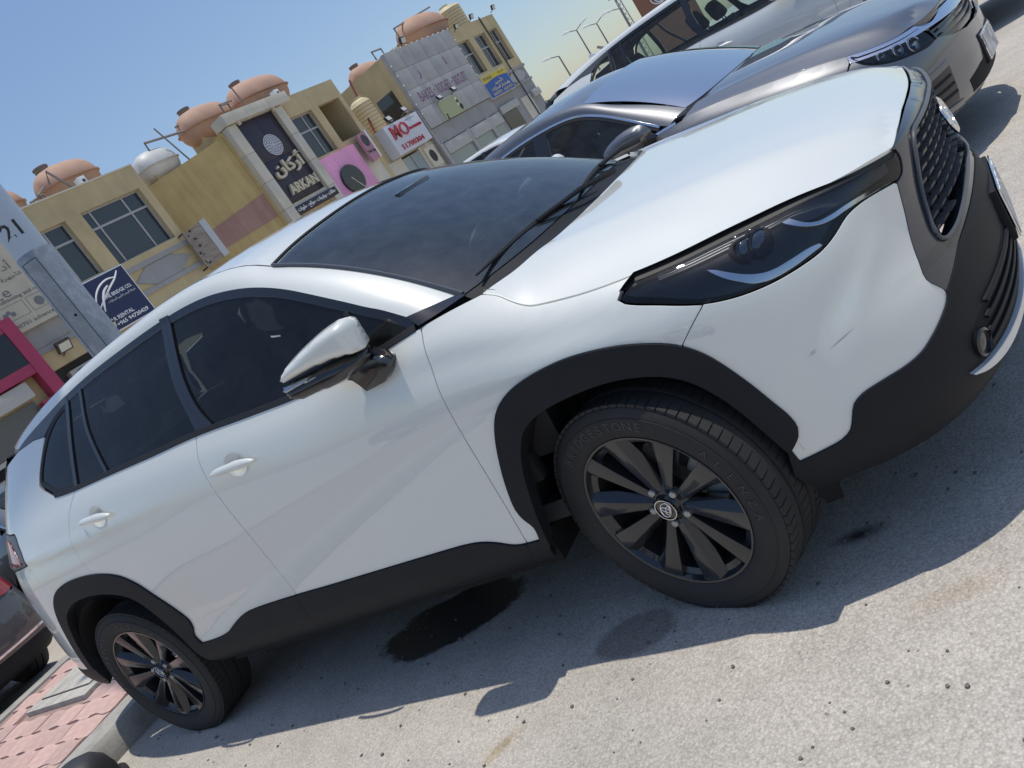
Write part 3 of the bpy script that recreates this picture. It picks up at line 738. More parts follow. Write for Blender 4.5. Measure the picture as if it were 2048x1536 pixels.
    tri = [(-.40, .792, 1.122), (-.345, .765, 1.112), (-.268, .705, 1.093), (-.245, .715, 1.083), (-.30, .785, 1.085), (-.372, .808, 1.085)]
    v_ = [Vector((a, sd_ * b, c + .004)) for a, b, c in tri]; cen = sum(v_, Vector()) / 6 + Vector((0, sd_ * .004, .006))
    fs = [(i, (i + 1) % 6, 6) for i in range(6)]
    mesh_obj('pillar_foot_cover', v_ + [cen], fs if sd_ > 0 else [f[::-1] for f in fs], GLOSSB, suv, smooth=True)
    # door handles: recess cup and grip
    for dr, (s0, z0, sl) in ((fd, (-1.318, .999, -.10)), (rd, (-2.212, 1.078, -.12))):
        def hp(u, v): return (s0 + u * 1.0 + 0 * v, z0 + v + sl * u)
        cup = [hp(.012 + .056 * math.cos(t), .004 + .042 * math.sin(t)) for t in np.linspace(0, 2 * math.pi, 25)[:-1]]
        V, F, loops = tri_poly(cup, .008)
        cc = np.array(hp(.012, .004)); rr = np.hypot((V[:, 0] - cc[0]) / .056, (V[:, 1] - cc[1]) / .042)
        Pq = HERO.P(V[:, 0], V[:, 1], sd_, .0016); Nq = HERO.N(V[:, 0], V[:, 1], sd_); dep = -.0 + np.clip(1 - rr ** 2, 0, 1) ** .5 * .016
        fcs = [tuple(f) if np.dot(np.cross(Pq[f[1]] - Pq[f[0]], Pq[f[2]] - Pq[f[0]]), Nq[f[0]]) > 0 else tuple(f)[::-1] for f in F]
        cupm = MB(); cupm.add([Vector(p_ + n_ * .0006) for p_, n_ in zip(Pq, Nq)], fcs)
        co = cupm.build('handle_cup', WHITE, dr, True)
        # normals that read as a dish
        me = co.data; du = HERO.P(V[:, 0] + .01, V[:, 1], sd_) - HERO.P(V[:, 0] - .01, V[:, 1], sd_); du /= np.linalg.norm(du, axis=1)[:, None]; dv = np.cross(Nq, du)
        sl_u = (V[:, 0] - cc[0]) / .056; sl_v = (V[:, 1] - cc[1]) / .042
        nrm = Nq - .75 * (du * sl_u[:, None] * np.clip(1.1 - rr, 0, 1)[:, None] * 2 + (dv * np.sign(dv[:, 2:3])) * sl_v[:, None] * np.clip(1.15 - rr, 0, 1)[:, None] * 2)
        nrm /= np.linalg.norm(nrm, axis=1)[:, None]; me.normals_split_custom_set_from_vertices([tuple(n_) for n_ in nrm])
        gm = MB(); n_ = 17; rings = []
        for i in range(n_):
            u = -.118 + .236 * i / (n_ - 1); w = max(.0015, .0135 * (1 - abs((i - 8) / 8) ** 3.2) ** .5 * (1 + .25 * (u > 0) * math.sin(u / .118 * math.pi))); stand = .012 + .014 * (1 - (abs(i - 8) / 8) ** 2.5)
            q = hp(u, .002 + .006 * math.sin(math.pi * (i / (n_ - 1)))); ring = []
            for j in range(10):
                t = 2 * math.pi * j / 10; zz = q[1] + w * math.cos(t); oo = stand + (.011 if math.sin(t) > 0 else .004) * math.sin(t)
                ring.append(HERO.P(q[0], zz, sd_, oo - .003))
            rings.append(ring)
        f = [(i * 10 + j, i * 10 + (j + 1) % 10, (i + 1) * 10 + (j + 1) % 10, (i + 1) * 10 + j) for i in range(n_ - 1) for j in range(10)] + [tuple(range(10)), tuple((n_ - 1) * 10 + j for j in range(10))]
        gm.add([Vector(v) for r_ in rings for v in r_], f)
        go = gm.build('door_handle', WHITE, dr, bevel=0, smooth=True, ang=60)
        bmx = bmesh.new(); bmx.from_mesh(go.data); bmesh.ops.recalc_face_normals(bmx, faces=bmx.faces); bmx.to_mesh(go.data); bmx.free()
    # tail lamp
    tl = curve([(-3.24, 1.200), (-3.10, 1.190), (-3.0, 1.176), (-2.992, 1.14), (-2.967, 1.075), (-2.958, 1.044)]) + [(-3.25, 1.042), (-3.45, 1.055), (-3.55, 1.12), (-3.42, 1.185)]
    t_ = skin('tail_lamp', HERO, tl, SATIN, off=.004, step=.03, gap=.002, **k)
    skin('red_lens', HERO, curve([(-3.40, 1.165), (-3.12, 1.165), (-3.07, 1.12), (-3.02, 1.075), (-3.0, 1.058)]) + [(-3.22, 1.056), (-3.42, 1.08)], RED, t_, sd_, off=.009, step=.03, lip=.004)


both(hero_side)
# ---- bonnet: the skin follows the wing line at its sides
hl_top = cv['hl_top']; edge_sz = cv['hood_cut'] + hl_top[1:]
edge3 = np.array([HERO.P(a, b, -1) for a, b in edge_sz])                 # right-hand edge in 3D
_ex, _ey, _ez = edge3[:, 0], -edge3[:, 1], edge3[:, 2]


class HoodS:
    """bonnet surface pulled to the wing edge"""
    def z(s, x, y):
        x = np.asarray(x, float); y = np.asarray(y, float); a = np.abs(y)
        xf = np.interp(a, [0, .14, .30, .44, .53], [.886, .881, .868, .851, .838]); zf = np.interp(a, [0, .14, .30, .44, .53], [.888, .888, .887, .877, .857])
        w = np.clip((x - xf + .16) / .16, 0, 1.2) ** 2
        return s.z0(x, y) + (zf - s.z0(xf, y)) * w

    def z0(s, x, y):
        ye = np.interp(x, _ex, _ey); ze = np.interp(x, _ex, _ez)
        d = ze - HOOD.z(x, ye); w = np.clip((np.abs(y) - ye + .26) / .26, 0, 1); w = w * w * (3 - 2 * w)
        # two creases that run from the cowl towards the lamps
        yc = np.interp(x, [-.2, .1, .5, .86], [.60, .55, .49, .44]); t = (np.abs(y) - yc) / .035
        return HOOD.z(x, y) + d * w + .0045 * np.exp(-t * t * .5) * np.interp(x, [-.2, 0, .7, .88], [.3, 1, 1, .4])

    def P(s, x, y, side=1, off=0.): return np.stack([np.asarray(x, float), np.asarray(y, float), s.z(x, y) + off], -1)

    def N(s, x, y, side=1, off=0., h=.006):
        zx = (s.z(np.asarray(x) + h, y) - s.z(np.asarray(x) - h, y)) / (2 * h); zy = (s.z(x, np.asarray(y) + h) - s.z(x, np.asarray(y) - h)) / (2 * h)
        n = np.stack([-zx, -zy, np.ones_like(zx)], -1); return n / np.linalg.norm(n, axis=-1, keepdims=True)


HOODS = HoodS()
e2 = [(a, -b) for a, b in zip(_ex, _ey)]
hx1 = e2[-1]
front = curve([hx1, (.851, -.44), (.868, -.30), (.881, -.14), (.886, 0), (.881, .14), (.868, .30), (.851, .44), (hx1[0], -hx1[1])], .02)
hr0 = e2[0]
rear = curve([(hr0[0], -hr0[1]), (-.115, .64), (-.045, .53), (-.005, .40), (.012, .2), (.016, 0), (.012, -.2), (-.005, -.40), (-.045, -.53), (-.115, -.64), hr0], .02)
hood_poly = e2 + front[1:] + [(a, -b) for a, b in e2[::-1]][1:] + rear[1:-1]
skin('bonnet', HOODS, hood_poly, WHITE, suv, side=1, step=.025, gap=.003, lip=.02, bev=.002)
# ---- cowl, windscreen, roof
class WS:
    def P(s, u, v, side=1, off=0.):
        q = ws(np.asarray(u, float), np.asarray(v, float)); return q + s.N(u, v) * off if off else q

    def N(s, u, v, side=1, off=0., h=.01):
        u = np.asarray(u, float); v = np.asarray(v, float)
        n = np.cross(ws(u + h, v) - ws(u - h, v), ws(u, v + h) - ws(u, v - h)); n /= np.maximum(np.linalg.norm(n, axis=-1, keepdims=True), 1e-9); return n * np.where(n[..., 2:3] < 0, -1, 1)


WSS = WS(); rect = [(.004, .0), (.996, .0), (.996, .994), (.004, .994)]
skin('windscreen', WSS, rect, GLASS_W, suv, side=1, step=.05, lip=.001, bev=.0003)
skin('windscreen_band', WSS, rect, mat('black_glass_border', (.012, .013, .018), .06, coat=.5), suv, side=1, off=-.003, step=.03, lip=.001, bev=.0003, holes=[[(.03, .125), (.97, .125), (.97, .95), (.60, .95), (.57, .87), (.43, .87), (.40, .95), (.03, .95)]])
# black cowl below the glass
cw = np.array(even(rear, 41)); cw = cw[::-1] if cw[0, 1] > 0 else cw
cz = np.stack([cw[:, 0] + .012, cw[:, 1], HOODS.z(cw[:, 0], cw[:, 1]) - .022], 1)
strip('cowl_panel', _wb + np.array([0, 0, -.004]), cz, CLAD, suv, nseg=5, ctrl=(np.array(_wb) + cz) / 2 - np.array([0, 0, .02]), flip=True)
mbt = MB(); mbt.tube([tuple(q + np.array([-.004, 0, .003])) for q in np.array(head_c)], .006, 6); mbt.build('windscreen_top_seal', RUBBER, suv, True)
for sd_ in (-1, 1):
    ed = [ws(np.array(.001 if sd_ < 0 else .999), np.array(v)) for v in np.linspace(0, 1, 24)]
    mbt = MB(); mbt.tube([tuple(q + np.array([0, sd_ * .004, .002])) for q in ed], [.009 - .003 * min(1, i / 6) for i in range(24)], 6); mbt.build('windscreen_side_trim', SATIN, suv, True)
rail = [(-.93, .570), (-1.0, .560), (-1.10, .551), (-1.25, .545), (-1.45, .541), (-1.7, .539), (-2.0, .537), (-2.3, .533), (-2.6, .525), (-2.85, .513), (-2.98, .505)]
hx = [(a - .012, b) for a, b, c in head_c]
roof_poly = [q for q in hx if abs(q[1]) < .56] + [(a, b) for a, b in curve(rail, .04)] + [(-3.02, .45), (-3.06, .2), (-3.07, 0), (-3.06, -.2), (-3.02, -.45)] + [(a, -b) for a, b in curve(rail, .04)[::-1]]


class RoofS:
    def z(s, x, y):
        ze = np.interp(-np.asarray(x, float), [.9, 1.0, 1.1, 1.25, 1.45, 1.7, 2.0, 2.3, 2.6, 2.85, 2.98], [1.464, 1.512, 1.545, 1.574, 1.592, 1.600, 1.600, 1.590, 1.570, 1.540, 1.515]); ye = .55
        w = np.clip(np.abs(y) / ye, 0, 1.1) ** 2
        return ROOF.z(x, 0 * np.asarray(y)) * (1 - w) + (ze - .004) * w
    P = HoodS.P; N = HoodS.N


skin('roof_panel', RoofS(), roof_poly, WHITE, suv, side=1, step=.04, gap=.002, lip=.012)
# shark-fin aerial
MA = Matrix.Translation((-2.62, 0, 1.583)); mb = MB()
for i in range(5): pass
fin = [(-.09, 0), (.07, 0), (.02, .022), (-.05, .052), (-.085, .056)]
mb.prism([(a, b) for a, b in fin], Matrix(((1, 0, 0, -2.62), (0, 0, -1, .012), (0, 1, 0, 1.580), (0, 0, 0, 1))), .024)
mb.build('roof_aerial', WHITE, suv, bevel=.008)
# rear spoiler, tailgate glass and tailgate skin (the car is closed at the back)
sp = MB(); sp.add([(-2.99, -.52, 1.512), (-3.06, 0, 1.545), (-2.99, .52, 1.512), (-3.19, .47, 1.470), (-3.24, 0, 1.497), (-3.19, -.47, 1.470), (-2.99, -.50, 1.47), (-3.06, 0, 1.50), (-2.99, .50, 1.47), (-3.18, .45, 1.445), (-3.23, 0, 1.47), (-3.18, -.45, 1.445)],
       [(0, 1, 4, 5), (1, 2, 3, 4), (6, 11, 10, 7), (7, 10, 9, 8), (5, 4, 10, 11), (4, 3, 9, 10), (0, 5, 11, 6), (2, 8, 9, 3), (0, 6, 7, 1), (1, 7, 8, 2)])
sp.build('rear_spoiler', WHITE, suv, bevel=.012)
tg = [(SR + .003, .86), (-3.9, .87), (-3.56, 1.01), (-3.55, 1.12), (-3.42, 1.19), (-3.25, 1.215), (-3.42, 1.22), (SR + .003, 1.22)]
for sd_ in (-1, 1):
    skin('tailgate', HERO, tg, WHITE, suv, sd_, step=.05)
    skin('tailgate_glass', HERO, [(SR + .003, 1.222), (-3.42, 1.222), (-3.26, 1.225), (-3.17, 1.36), (-3.06, 1.46), (-3.3, 1.49), (SR + .003, 1.50)], GLASS_D, suv, sd_, step=.06)
# ---- headlamps
hl_poly = seg(cv['hl_low'], (.20, .907), (.987, .79)) + curve([(.987, .790), (1.012, .798), (1.030, .830), (1.027, .850)], .01)[1:] + [(a, b - .010) for a, b in hl_top[::-1][1:]] + [(.225, .916)]


def lamp_px(pts): return pts


LAMP_IN = mat('black_lamp_bezel', (.010, .011, .013), .18)


def headlamp(sd_):
    r = skin('headlamp', HERO, hl_poly, LENS, suv, sd_, off=-.001, step=.02, gap=.0045, lip=.004)
    skin('lamp_bucket', HERO, hl_poly, LAMP_IN, r, sd_, off=-.030, step=.025, gap=.004, lip=-.024, bev=.0005)
    def on(name, poly, m, off, lip=.012, st=.012): return skin(name, HERO, poly, m, r, sd_, off=off, step=st, lip=lip)
    # fine ribs along the upper edge
    tp = [q for q in hl_top if .30 < q[0] < .97]
    for j in range(5):
        o_ = .010 + .005 * j; c_ = [(a, b - o_) for a, b in tp]
        on('lamp_rib', c_ + [(a, b - .0016) for a, b in c_[::-1]], SATIN, -.012 - .002 * j, .01, .03)
    # light blades
    u_lo = curve([(.648, .868), (.664, .855), (.694, .836), (.729, .823), (.765, .818), (.808, .817), (.87, .812), (.929, .805), (.985, .797)], .01); u_up = curve([(.671, .867), (.696, .844), (.723, .832), (.767, .827), (.808, .826), (.868, .821), (.926, .813), (.985, .806)], .01)
    on('daytime_light_blade', u_lo + u_up[::-1], CHROME, -.006, .02)
    l_lo = curve([(.428, .867), (.457, .836), (.486, .812), (.511, .794), (.542, .784), (.571, .781), (.615, .781), (.66, .784), (.694, .786)], .01); l_up = curve([(.447, .858), (.478, .836), (.509, .816), (.542, .802), (.569, .797), (.613, .796), (.662, .796), (.69, .792)], .01)
    on('daytime_light_blade', l_lo + l_up[::-1], CHROME, -.005, .02)
    on('lamp_shelf', [(.66, .858), (.73, .838), (.80, .832), (.92, .822), (1.0, .815), (1.0, .835), (.9, .845), (.8, .855), (.72, .868)], SATIN, -.020, .01, .02)
    # projector and reflector cells
    for (s_, z_, rr) in ((.575, .848, .034), (.535, .852, .030)):
        q = HERO.P(s_, z_, sd_, -.03); n_ = HERO.N(np.array([s_]), np.array([z_]), sd_)[0]; ax = Vector((.75, sd_ * .62, .12)).normalized()
        Mx = ax.to_track_quat('Z', 'Y').to_matrix().to_4x4(); Mx.translation = Vector(q)
        pm = MB(); pm.lathe([(rr * 1.15, -.03), (rr * 1.15, .006), (rr, .008), (rr * .98, .004)], 20, Mx); pm.build('projector_ring', GLOSSB, r, True)
        pm = MB(); pm.lathe([(rr, .004), (rr * .9, .010), (rr * .6, .016), (rr * .3, .019), (.0005, .02)], 20, Mx); pm.build('projector_lens', mat('projector_glass', (.02, .03, .05), .03, coat=1), r, True)
    for i in range(6):
        s0 = .800 + i * .036; c_ = [(s0, .858 - i * .003), (s0 + .030, .856 - i * .003), (s0 + .030, .836 - i * .003), (s0, .838 - i * .003)]
        on('reflector_cell', c_, LAMP_IN if i in (2, 5) else LAMPW, -.022, .01, .03)
    return r


for sd_ in (-1, 1):
    headlamp(sd_)
    skin('lamp_seal', HERO, [(a, b - .001) for a, b in hl_top] + [(a, b - .013) for a, b in hl_top[::-1]], RUBBER, suv, sd_, off=-.004, step=.02, lip=.01)
# ---- nose: gloss surround, grille, emblem
top_e = [(sy(.53), .854), (sy(.44), .873), (sy(.30), .884), (sy(.14), .885), (S_END, .885)]
lowe = seg(cv['white_bump'], (.977, .788), (.902, .527))
hole = curve([(S_END, .856), (sy(.25), .856), (1.17, .854)], .02) + curve([(1.17, .854), (1.128, .846), (1.104, .826), (1.078, .785), (1.054, .734), (1.026, .683), (1.004, .640), (1.002, .620)], .015)[1:] + curve([(1.002, .620), (1.02, .609), (1.08, .607), (1.195, .619), (1.365, .637), (S_END, .650)], .02)[1:]
sur = curve(top_e, .02) + hole + [(S_END, .636)] + [(a, b + .002) for a, b in btop[::-1][1:]] + lowe[::-1][1:] + curve([(.987, .790), (1.014, .798), (1.033, .830), (1.030, .852)], .01)[1:]
grl = empty('front_grille', parent=suv)
for sd_ in (-1, 1):
    skin('grille_surround', HERO, sur, mat('dark_grey_gloss_surround', (.035, .038, .048), .2, coat=.7), grl, sd_, off=.002, step=.02, lip=.045)
    rim = [HERO.P(a, b, sd_, .006) for a, b in hole]
    mb = MB(); mb.tube([tuple(q) for q in rim], .0055, 8); mb.build('grille_rim', SATIN, grl, True)
    V, F, _l = tri_poly(hole, .04); Pq = HERO.P(V[:, 0], V[:, 1], sd_, -.036)
    mesh_obj('grille_backing', Pq, F, DARK, grl)
# scooped teeth
tooth_v = [(-.021, 0, .013), (.021, 0, .013), (.030, 0, 0), (.021, 0, -.013), (-.021, 0, -.013), (-.030, 0, 0),
           (-.016, .022, .010), (.016, .022, .010), (.023, .017, .0), (.014, .004, -.010), (-.014, .004, -.010), (-.023, .017, .0)]
tooth_f = [(0, 1, 7, 6), (1, 2, 8, 7), (2, 3, 9, 8), (3, 4, 10, 9), (4, 5, 11, 10), (5, 0, 6, 11), (6, 7, 8, 11), (11, 8, 9, 10)]
tme = bpy.data.meshes.new('grille_tooth'); tme.from_pydata(tooth_v, [], tooth_f); tme.materials.append(mat('grille_grey_plastic', (.05, .053, .058), .42)); tme.update()
hole2 = np.array(hole); hy = [abs(HERO.P(a, b, -1)[1]) for a, b in hole]; hz = [b for a, b in hole]
yz = dedupe(list(zip(hy, hz)) + [(-a, b) for a, b in list(zip(hy, hz))[::-1]])
yzs = shrink(yz, .008); row = 0; zt = .630
while zt < .84:
    for kx in range(-10, 11):
        yy = kx * .066 + (.033 if row % 2 else 0)
        if inside(yzs, np.array([[yy, zt]]))[0] and not (abs(yy) < .085 and abs(zt - .757) < .055):
            s_ = sy(yy); sd_ = -1 if yy <= 0 else 1; q = HERO.P(s_, zt, sd_, -.016); n_ = HERO.N(np.array([s_]), np.array([zt]), sd_)[0]
            o = bpy.data.objects.new('grille_tooth', tme); link(o, grl); o.location = q; o.rotation_euler = (0, 0, math.atan2(n_[1], n_[0]) - math.pi / 2)
    zt += .0255; row += 1
em = empty('nose_emblem', parent=suv)


def ellipse_tube(cx, cy, rx, ry, r, Mx, n=28):
    m_ = MB(); pts = [Mx @ Vector((cx + rx * math.cos(2 * math.pi * i / n), cy + ry * math.sin(2 * math.pi * i / n), 0)) for i in range(n + 1)]
    m_.tube(pts, r, 6, cap=False); return m_


def emblem(parent, Mx, w, dep, backing=None, m=CHROME):
    """three interlaced ovals"""
    t = w * .075
    a = ellipse_tube(0, 0, w, w * .66, t, Mx, 36); b = ellipse_tube(0, w * .24, w * .62, w * .24, t * .8, Mx); c = ellipse_tube(0, -.02 * w, w * .25, w * .60, t * .8, Mx)
    a.v += []
    for q in (b, c): a.add(q.v, q.f)
    a.build('emblem_ovals', m, parent, True)
    d_ = MB(); d_.lathe([(1, -.003), (1, 0.0), (.0005, .0015)], 32, Mx @ Matrix.Diagonal((w, w * .66, 1, 1))); d_.build('emblem_backing', backing or GLOSSB, parent, True)


qe = HERO.P(S_END - .002, .757, -1, .012); Me = Matrix(((0, 0, 1, qe[0]), (1, 0, 0, 0), (0, 1, 0, qe[2]), (0, 0, 0, 1))) @ Matrix.Rotation(R(-8), 4, 'X')
emblem(em, Me, .078, .01)
# ---- lower front: number plate, intake slats, fog recess, skid lip
pb = MB(); pb.box((.948, 0, .482), (.03, .36, .15)); pb.build('plate_bracket', CLAD, suv, bevel=.006)
plate = empty('number_plate', parent=suv)


def _plate(nt, b):
    v = texco(nt, 'Object', (1, 22, 9)); n = noise(nt, v, 1.4, 1, .3)
    nt.links.new(ramp(nt, n, [(.47, (.62, .63, .62)), (.55, (.30, .31, .33))]), b.inputs['Base Color'])


pb = MB(); pb.box((.9685, 0, .482), (.005, .338, .148)); pb.build('plate_border', CHROME, plate, bevel=.0015)
pb = MB(); pb.box((.972, 0, .482), (.003, .326, .136)); pb.build('plate_face', mat('worn_plate_enamel', (.6, .6, .6), .4, build=_plate), plate)
for yy in (-.07, .07):
    pb = MB(); pb.lathe([(.006, 0), (.006, .003), (.0005, .005)], 10, Matrix.Translation((.974, yy, .540)) @ Matrix.Rotation(R(90), 4, 'Y')); pb.build('plate_screw', CHROME, plate, True)
lip = curve([(.840, .335), (.90, .326), (sy(.55), .318), (sy(.40), .312), (sy(.2), .309), (S_END, .308)], .02); lip2 = curve([(S_END, .284), (sy(.2), .284), (sy(.40), .285), (sy(.55), .292), (.90, .310), (.843, .334)], .02)
for sd_ in (-1, 1):
    skin('intake_panel', HERO, curve([(S_END, .47), (sy(.3), .462), (sy(.5), .44), (sy(.60), .425), (.905, .405), (.888, .372)], .02) + [(.888, .345), (.93, .335), (S_END, .335)], DARK, suv, sd_, off=.0075, step=.03, lip=.003)
    for j, z_ in enumerate((.360, .390, .420, .448)):
        e_ = (.60, .59, .575, .55)[j]; c_ = curve([(sy(e_), z_ - .006), (sy(.4), z_), (sy(.2), z_ + .003), (S_END, z_ + .004)], .03)
        skin('intake_slat', HERO, c_ + [(a, b - .009) for a, b in c_[::-1]], CLAD, suv, sd_, off=.016, step=.03, lip=.012)
    q = HERO.P(.915, .375, sd_, .009); n_ = Vector(HERO.N(np.array([.915]), np.array([.375]), sd_)[0]); Mx = n_.to_track_quat('Z', 'Y').to_matrix().to_4x4(); Mx.translation = Vector(q)
    fm = MB(); fm.lathe([(.034, -.01), (.034, .006), (.028, .010), (.026, .003), (.0005, .006)], 20, Mx); fm.build('fog_lamp', GLOSSB, suv, True)
    skin('skid_lip', HERO, lip + lip2, SILVER, suv, sd_, off=.020, step=.02, lip=.03)
# scratch and scuff on the bumper corner are in its paint; small flap before the front wheel
for sd_ in (-1, 1):
    fl = MB(); fl.add([(.36, sd_ * .82, .27), (.43, sd_ * .80, .27), (.40, sd_ * .76, .16), (.36, sd_ * .78, .17), (.355, sd_ * .82, .27)], [(0, 1, 2, 3)]); fl.build('air_flap', CLAD, suv)
# ---- wipers
for y0, y1, x0, x1 in ((-.66, -.02, -.215, -.045), (-.10, .58, -.075, -.13)):
    wp = empty('wiper', parent=suv); A = Vector((x0, y0, 1.094 + .012)); B = Vector((x1, y1, 1.106))
    n_ = 13; pts = [A.lerp(B, i / (n_ - 1)) + Vector((-.01 * math.sin(math.pi * i / (n_ - 1)), 0, .006 + .010 * math.sin(math.pi * i / (n_ - 1)))) for i in range(n_)]
    m_ = MB(); m_.tube(pts, [.004 + .006 * math.sin(math.pi * min(1, i / (n_ - 1) * 1.0)) for i in range(n_)], 6); m_.build('wiper_blade', RUBBER, wp, True)
    m_ = MB(); m_.tube([A.lerp(B, .5) + Vector((0, 0, .018)), A.lerp(B, .8) + Vector((.035, 0, .016)), B + Vector((.055, .06, -.005))], [.006, .009, .013], 6); m_.build('wiper_arm', CLAD, wp, True)
# ---- wheels
def _tyre(nt, b):
    v = texco(nt); n = noise(nt, v, 7., 5, .6)
    nt.links.new(mixc(nt, n, (.016, .016, .017), (.034, .032, .031)), b.inputs['Base Color'])
    bump(nt, b, noise(nt, v, 160., 2), .1, .003)


TYRE = mat('tyre_rubber', (.02, .02, .02), .8, build=_tyre)
RIMB = mat('gloss_black_alloy', (.022, .024, .030), .22, metal=.35, coat=.6)
DISC = mat('brake_disc_steel', (.45, .43, .42), .4, metal=.8)
CALI = mat('cast_brake_caliper', (.55, .56, .57), .45, metal=.3)
BARREL = mat('wheel_barrel', (.012, .012, .013), .5)


def arc_text(word, r, a0, a1, size, z, depth):
    """letters set round a circle in the wheel's own plane (axis z)"""
    m_ = MB(); n = len(word)
    for i, ch in enumerate(word):
        if ch == ' ': continue
        me = text_mesh(ch, size, depth, size * .01); a = a0 + (a1 - a0) * (i + .5) / n
        Mx = Matrix.Rotation(a - math.pi / 2, 4, 'Z') @ Matrix.Translation((0, r, z))
        m_.add([Mx @ v.co for v in me.vertices], [tuple(p_.vertices) for p_ in me.polygons]); bpy.data.meshes.remove(me)
    return m_


def make_wheel(parent, name='wheel', rim_r=.2465, tyre_r=.347, half=.110, logo=True, words=True, phase=0., rimm=None):
    """axis = local +Z pointing outboard; local z=0 is the tyre's centre plane"""
    w = empty(name, parent=parent); rimm = rimm or RIMB
    prof = [(rim_r - .012, half - .030), (rim_r + .001, half - .012), (rim_r + .012, half - .004), (rim_r + .030, half), (tyre_r - .040, half + .001), (tyre_r - .022, half - .003), (tyre_r - .010, half - .011), (tyre_r - .003, half - .026),
            (tyre_r, half - .055), (tyre_r, .037), (tyre_r - .008, .034), (tyre_r - .008, .028), (tyre_r, .025), (tyre_r, -.025), (tyre_r - .008, -.028), (tyre_r - .008, -.034), (tyre_r, -.037), (tyre_r, -half + .055), (tyre_r - .010, -half + .018), (tyre_r - .03, -half), (rim_r, -half + .01)]
    t = MB(); t.lathe(prof, 96); to = t.build('tyre', TYRE, w, True, ang=25)
    # tread blocks on the shoulder
    tr = MB(); nb = 78
    for i in range(nb):
        a = 2 * math.pi * i / nb; d_ = 2 * math.pi / nb * .43
        for (z0, z1, r0, r1) in ((half - .012, half - .052, tyre_r - .0075, tyre_r + .0008), (-half + .016, -half + .052, tyre_r - .0085, tyre_r + .0008), (.020, -.020, tyre_r - .001, tyre_r + .0015)):
            sk = .010
            vs_ = [((r0 if k in (0, 1) else r1) * math.cos(a + (d_ if k in (1, 2) else -d_) + (sk if zz == z1 else 0)), (r0 if k in (0, 1) else r1) * math.sin(a + (d_ if k in (1, 2) else -d_) + (sk if zz == z1 else 0)), zz) for zz in (z0, z1) for k in range(4)]
            tr.add(vs_, [(0, 1, 2, 3), (7, 6, 5, 4), (0, 4, 5, 1), (1, 5, 6, 2), (2, 6, 7, 3), (3, 7, 4, 0)])
    tr.build('tread_blocks', TYRE, to)['kind'] = 'stuff'
    ln = MB(); ln.lathe([(tyre_r - .036, half + .0006), (tyre_r - .0345, half + .0022), (tyre_r - .033, half + .0006)], 96); ln.build('sidewall_rib', TYRE, to, True)
    if words:
        a = arc_text('BRIDGESTONE', rim_r + .042, R(166), R(96), .038, half + .001, .0012); b = arc_text('ALENZA', rim_r + .042, R(68), R(18), .030, half + .001, .0012)
        a.add(b.v, b.f); a.build('sidewall_lettering', mat('raised_rubber_lettering', (.045, .045, .046), .6), to)['kind'] = 'stuff'
    r_ = MB(); r_.lathe([(rim_r - .030, -half + .02), (rim_r - .034, .02), (rim_r - .030, half - .034), (rim_r - .014, half - .026), (rim_r - .006, half - .010), (rim_r, half - .009), (rim_r + .0015, half - .014)], 72); ro_ = r_.build('rim', rimm, w, True, ang=30)
    bk = MB(); bk.lathe([(rim_r - .031, -half + .02), (rim_r - .036, .03), (rim_r - .032, half - .036)], 48); bk.build('barrel', BARREL, ro_, True)
    # ten spokes in five pairs
    sp = []
    zf = half - .018
    for k in range(5):
        for sgn in (-1, 1):
            a = phase + 2 * math.pi * k / 5 + sgn * R(17.0); th = a + sgn * R(2.0)
            c_, s_ = math.cos(a), math.sin(a)
            def pt(r, t_, z): return (r * c_ - t_ * s_, r * s_ + t_ * c_, z)
            R1 = rim_r - .0065; R0 = .046
            q = sgn
            # face corners along the spoke: root, mid, tip ; one long flat and one falling facet
            rr = [R0, .10, .165, R1]; wl = [.0135, .0185, .0265, .0365]; wr = [.0135, .0185, .0265, .0365]; zz = [zf - .020, zf - .013, zf - .004, zf + .005]; zl = [zf - .036, zf - .034, zf - .030, zf - .006]
            m_ = MB(); V = []
            for i in range(4):
                V += [pt(rr[i], -q * wl[i], zz[i]), pt(rr[i], q * wr[i] * .55, zz[i] + .002), pt(rr[i], q * (wr[i] + .010), zl[i]), pt(rr[i], q * wr[i], zz[i] - .055), pt(rr[i], -q * wl[i], zz[i] - .05)]
            F = []
            for i in range(3):
                for j in range(5):
                    F.append((i * 5 + j, i * 5 + (j + 1) % 5, (i + 1) * 5 + (j + 1) % 5, (i + 1) * 5 + j))
            F += [(0, 1, 2, 3, 4), (15, 16, 17, 18, 19)]
            m_.add(V, F); o_ = m_.build('spoke', rimm, ro_, bevel=.0014)
    hb = MB(); hb.lathe([(.075, zf - .06), (.072, zf - .034), (.058, zf - .026), (.040, zf - .020), (.036, zf - .012), (.034, zf - .008), (.0005, zf - .006)], 40); hb.build('hub', rimm, ro_, True)
    for k in range(5):
        a = phase + 2 * math.pi * k / 5 + R(0); q = (.056 * math.cos(a), .056 * math.sin(a))
        nt_ = MB(); nt_.lathe([(.0145, zf - .05), (.0145, zf - .030), (.016, zf - .029), (.016, zf - .04)], 16, Matrix.Translation((*q, 0))); nt_.build('lug_pocket', BARREL, ro_, True)
        nt_ = MB(); nt_.lathe([(.0115, zf - .045), (.0115, zf - .012), (.009, zf - .0095), (.0005, zf - .009)], 6, Matrix.Translation((*q, 0))); nt_.build('lug_nut', mat('lug_nut_steel', (.40, .40, .40), .4, metal=.6), ro_)
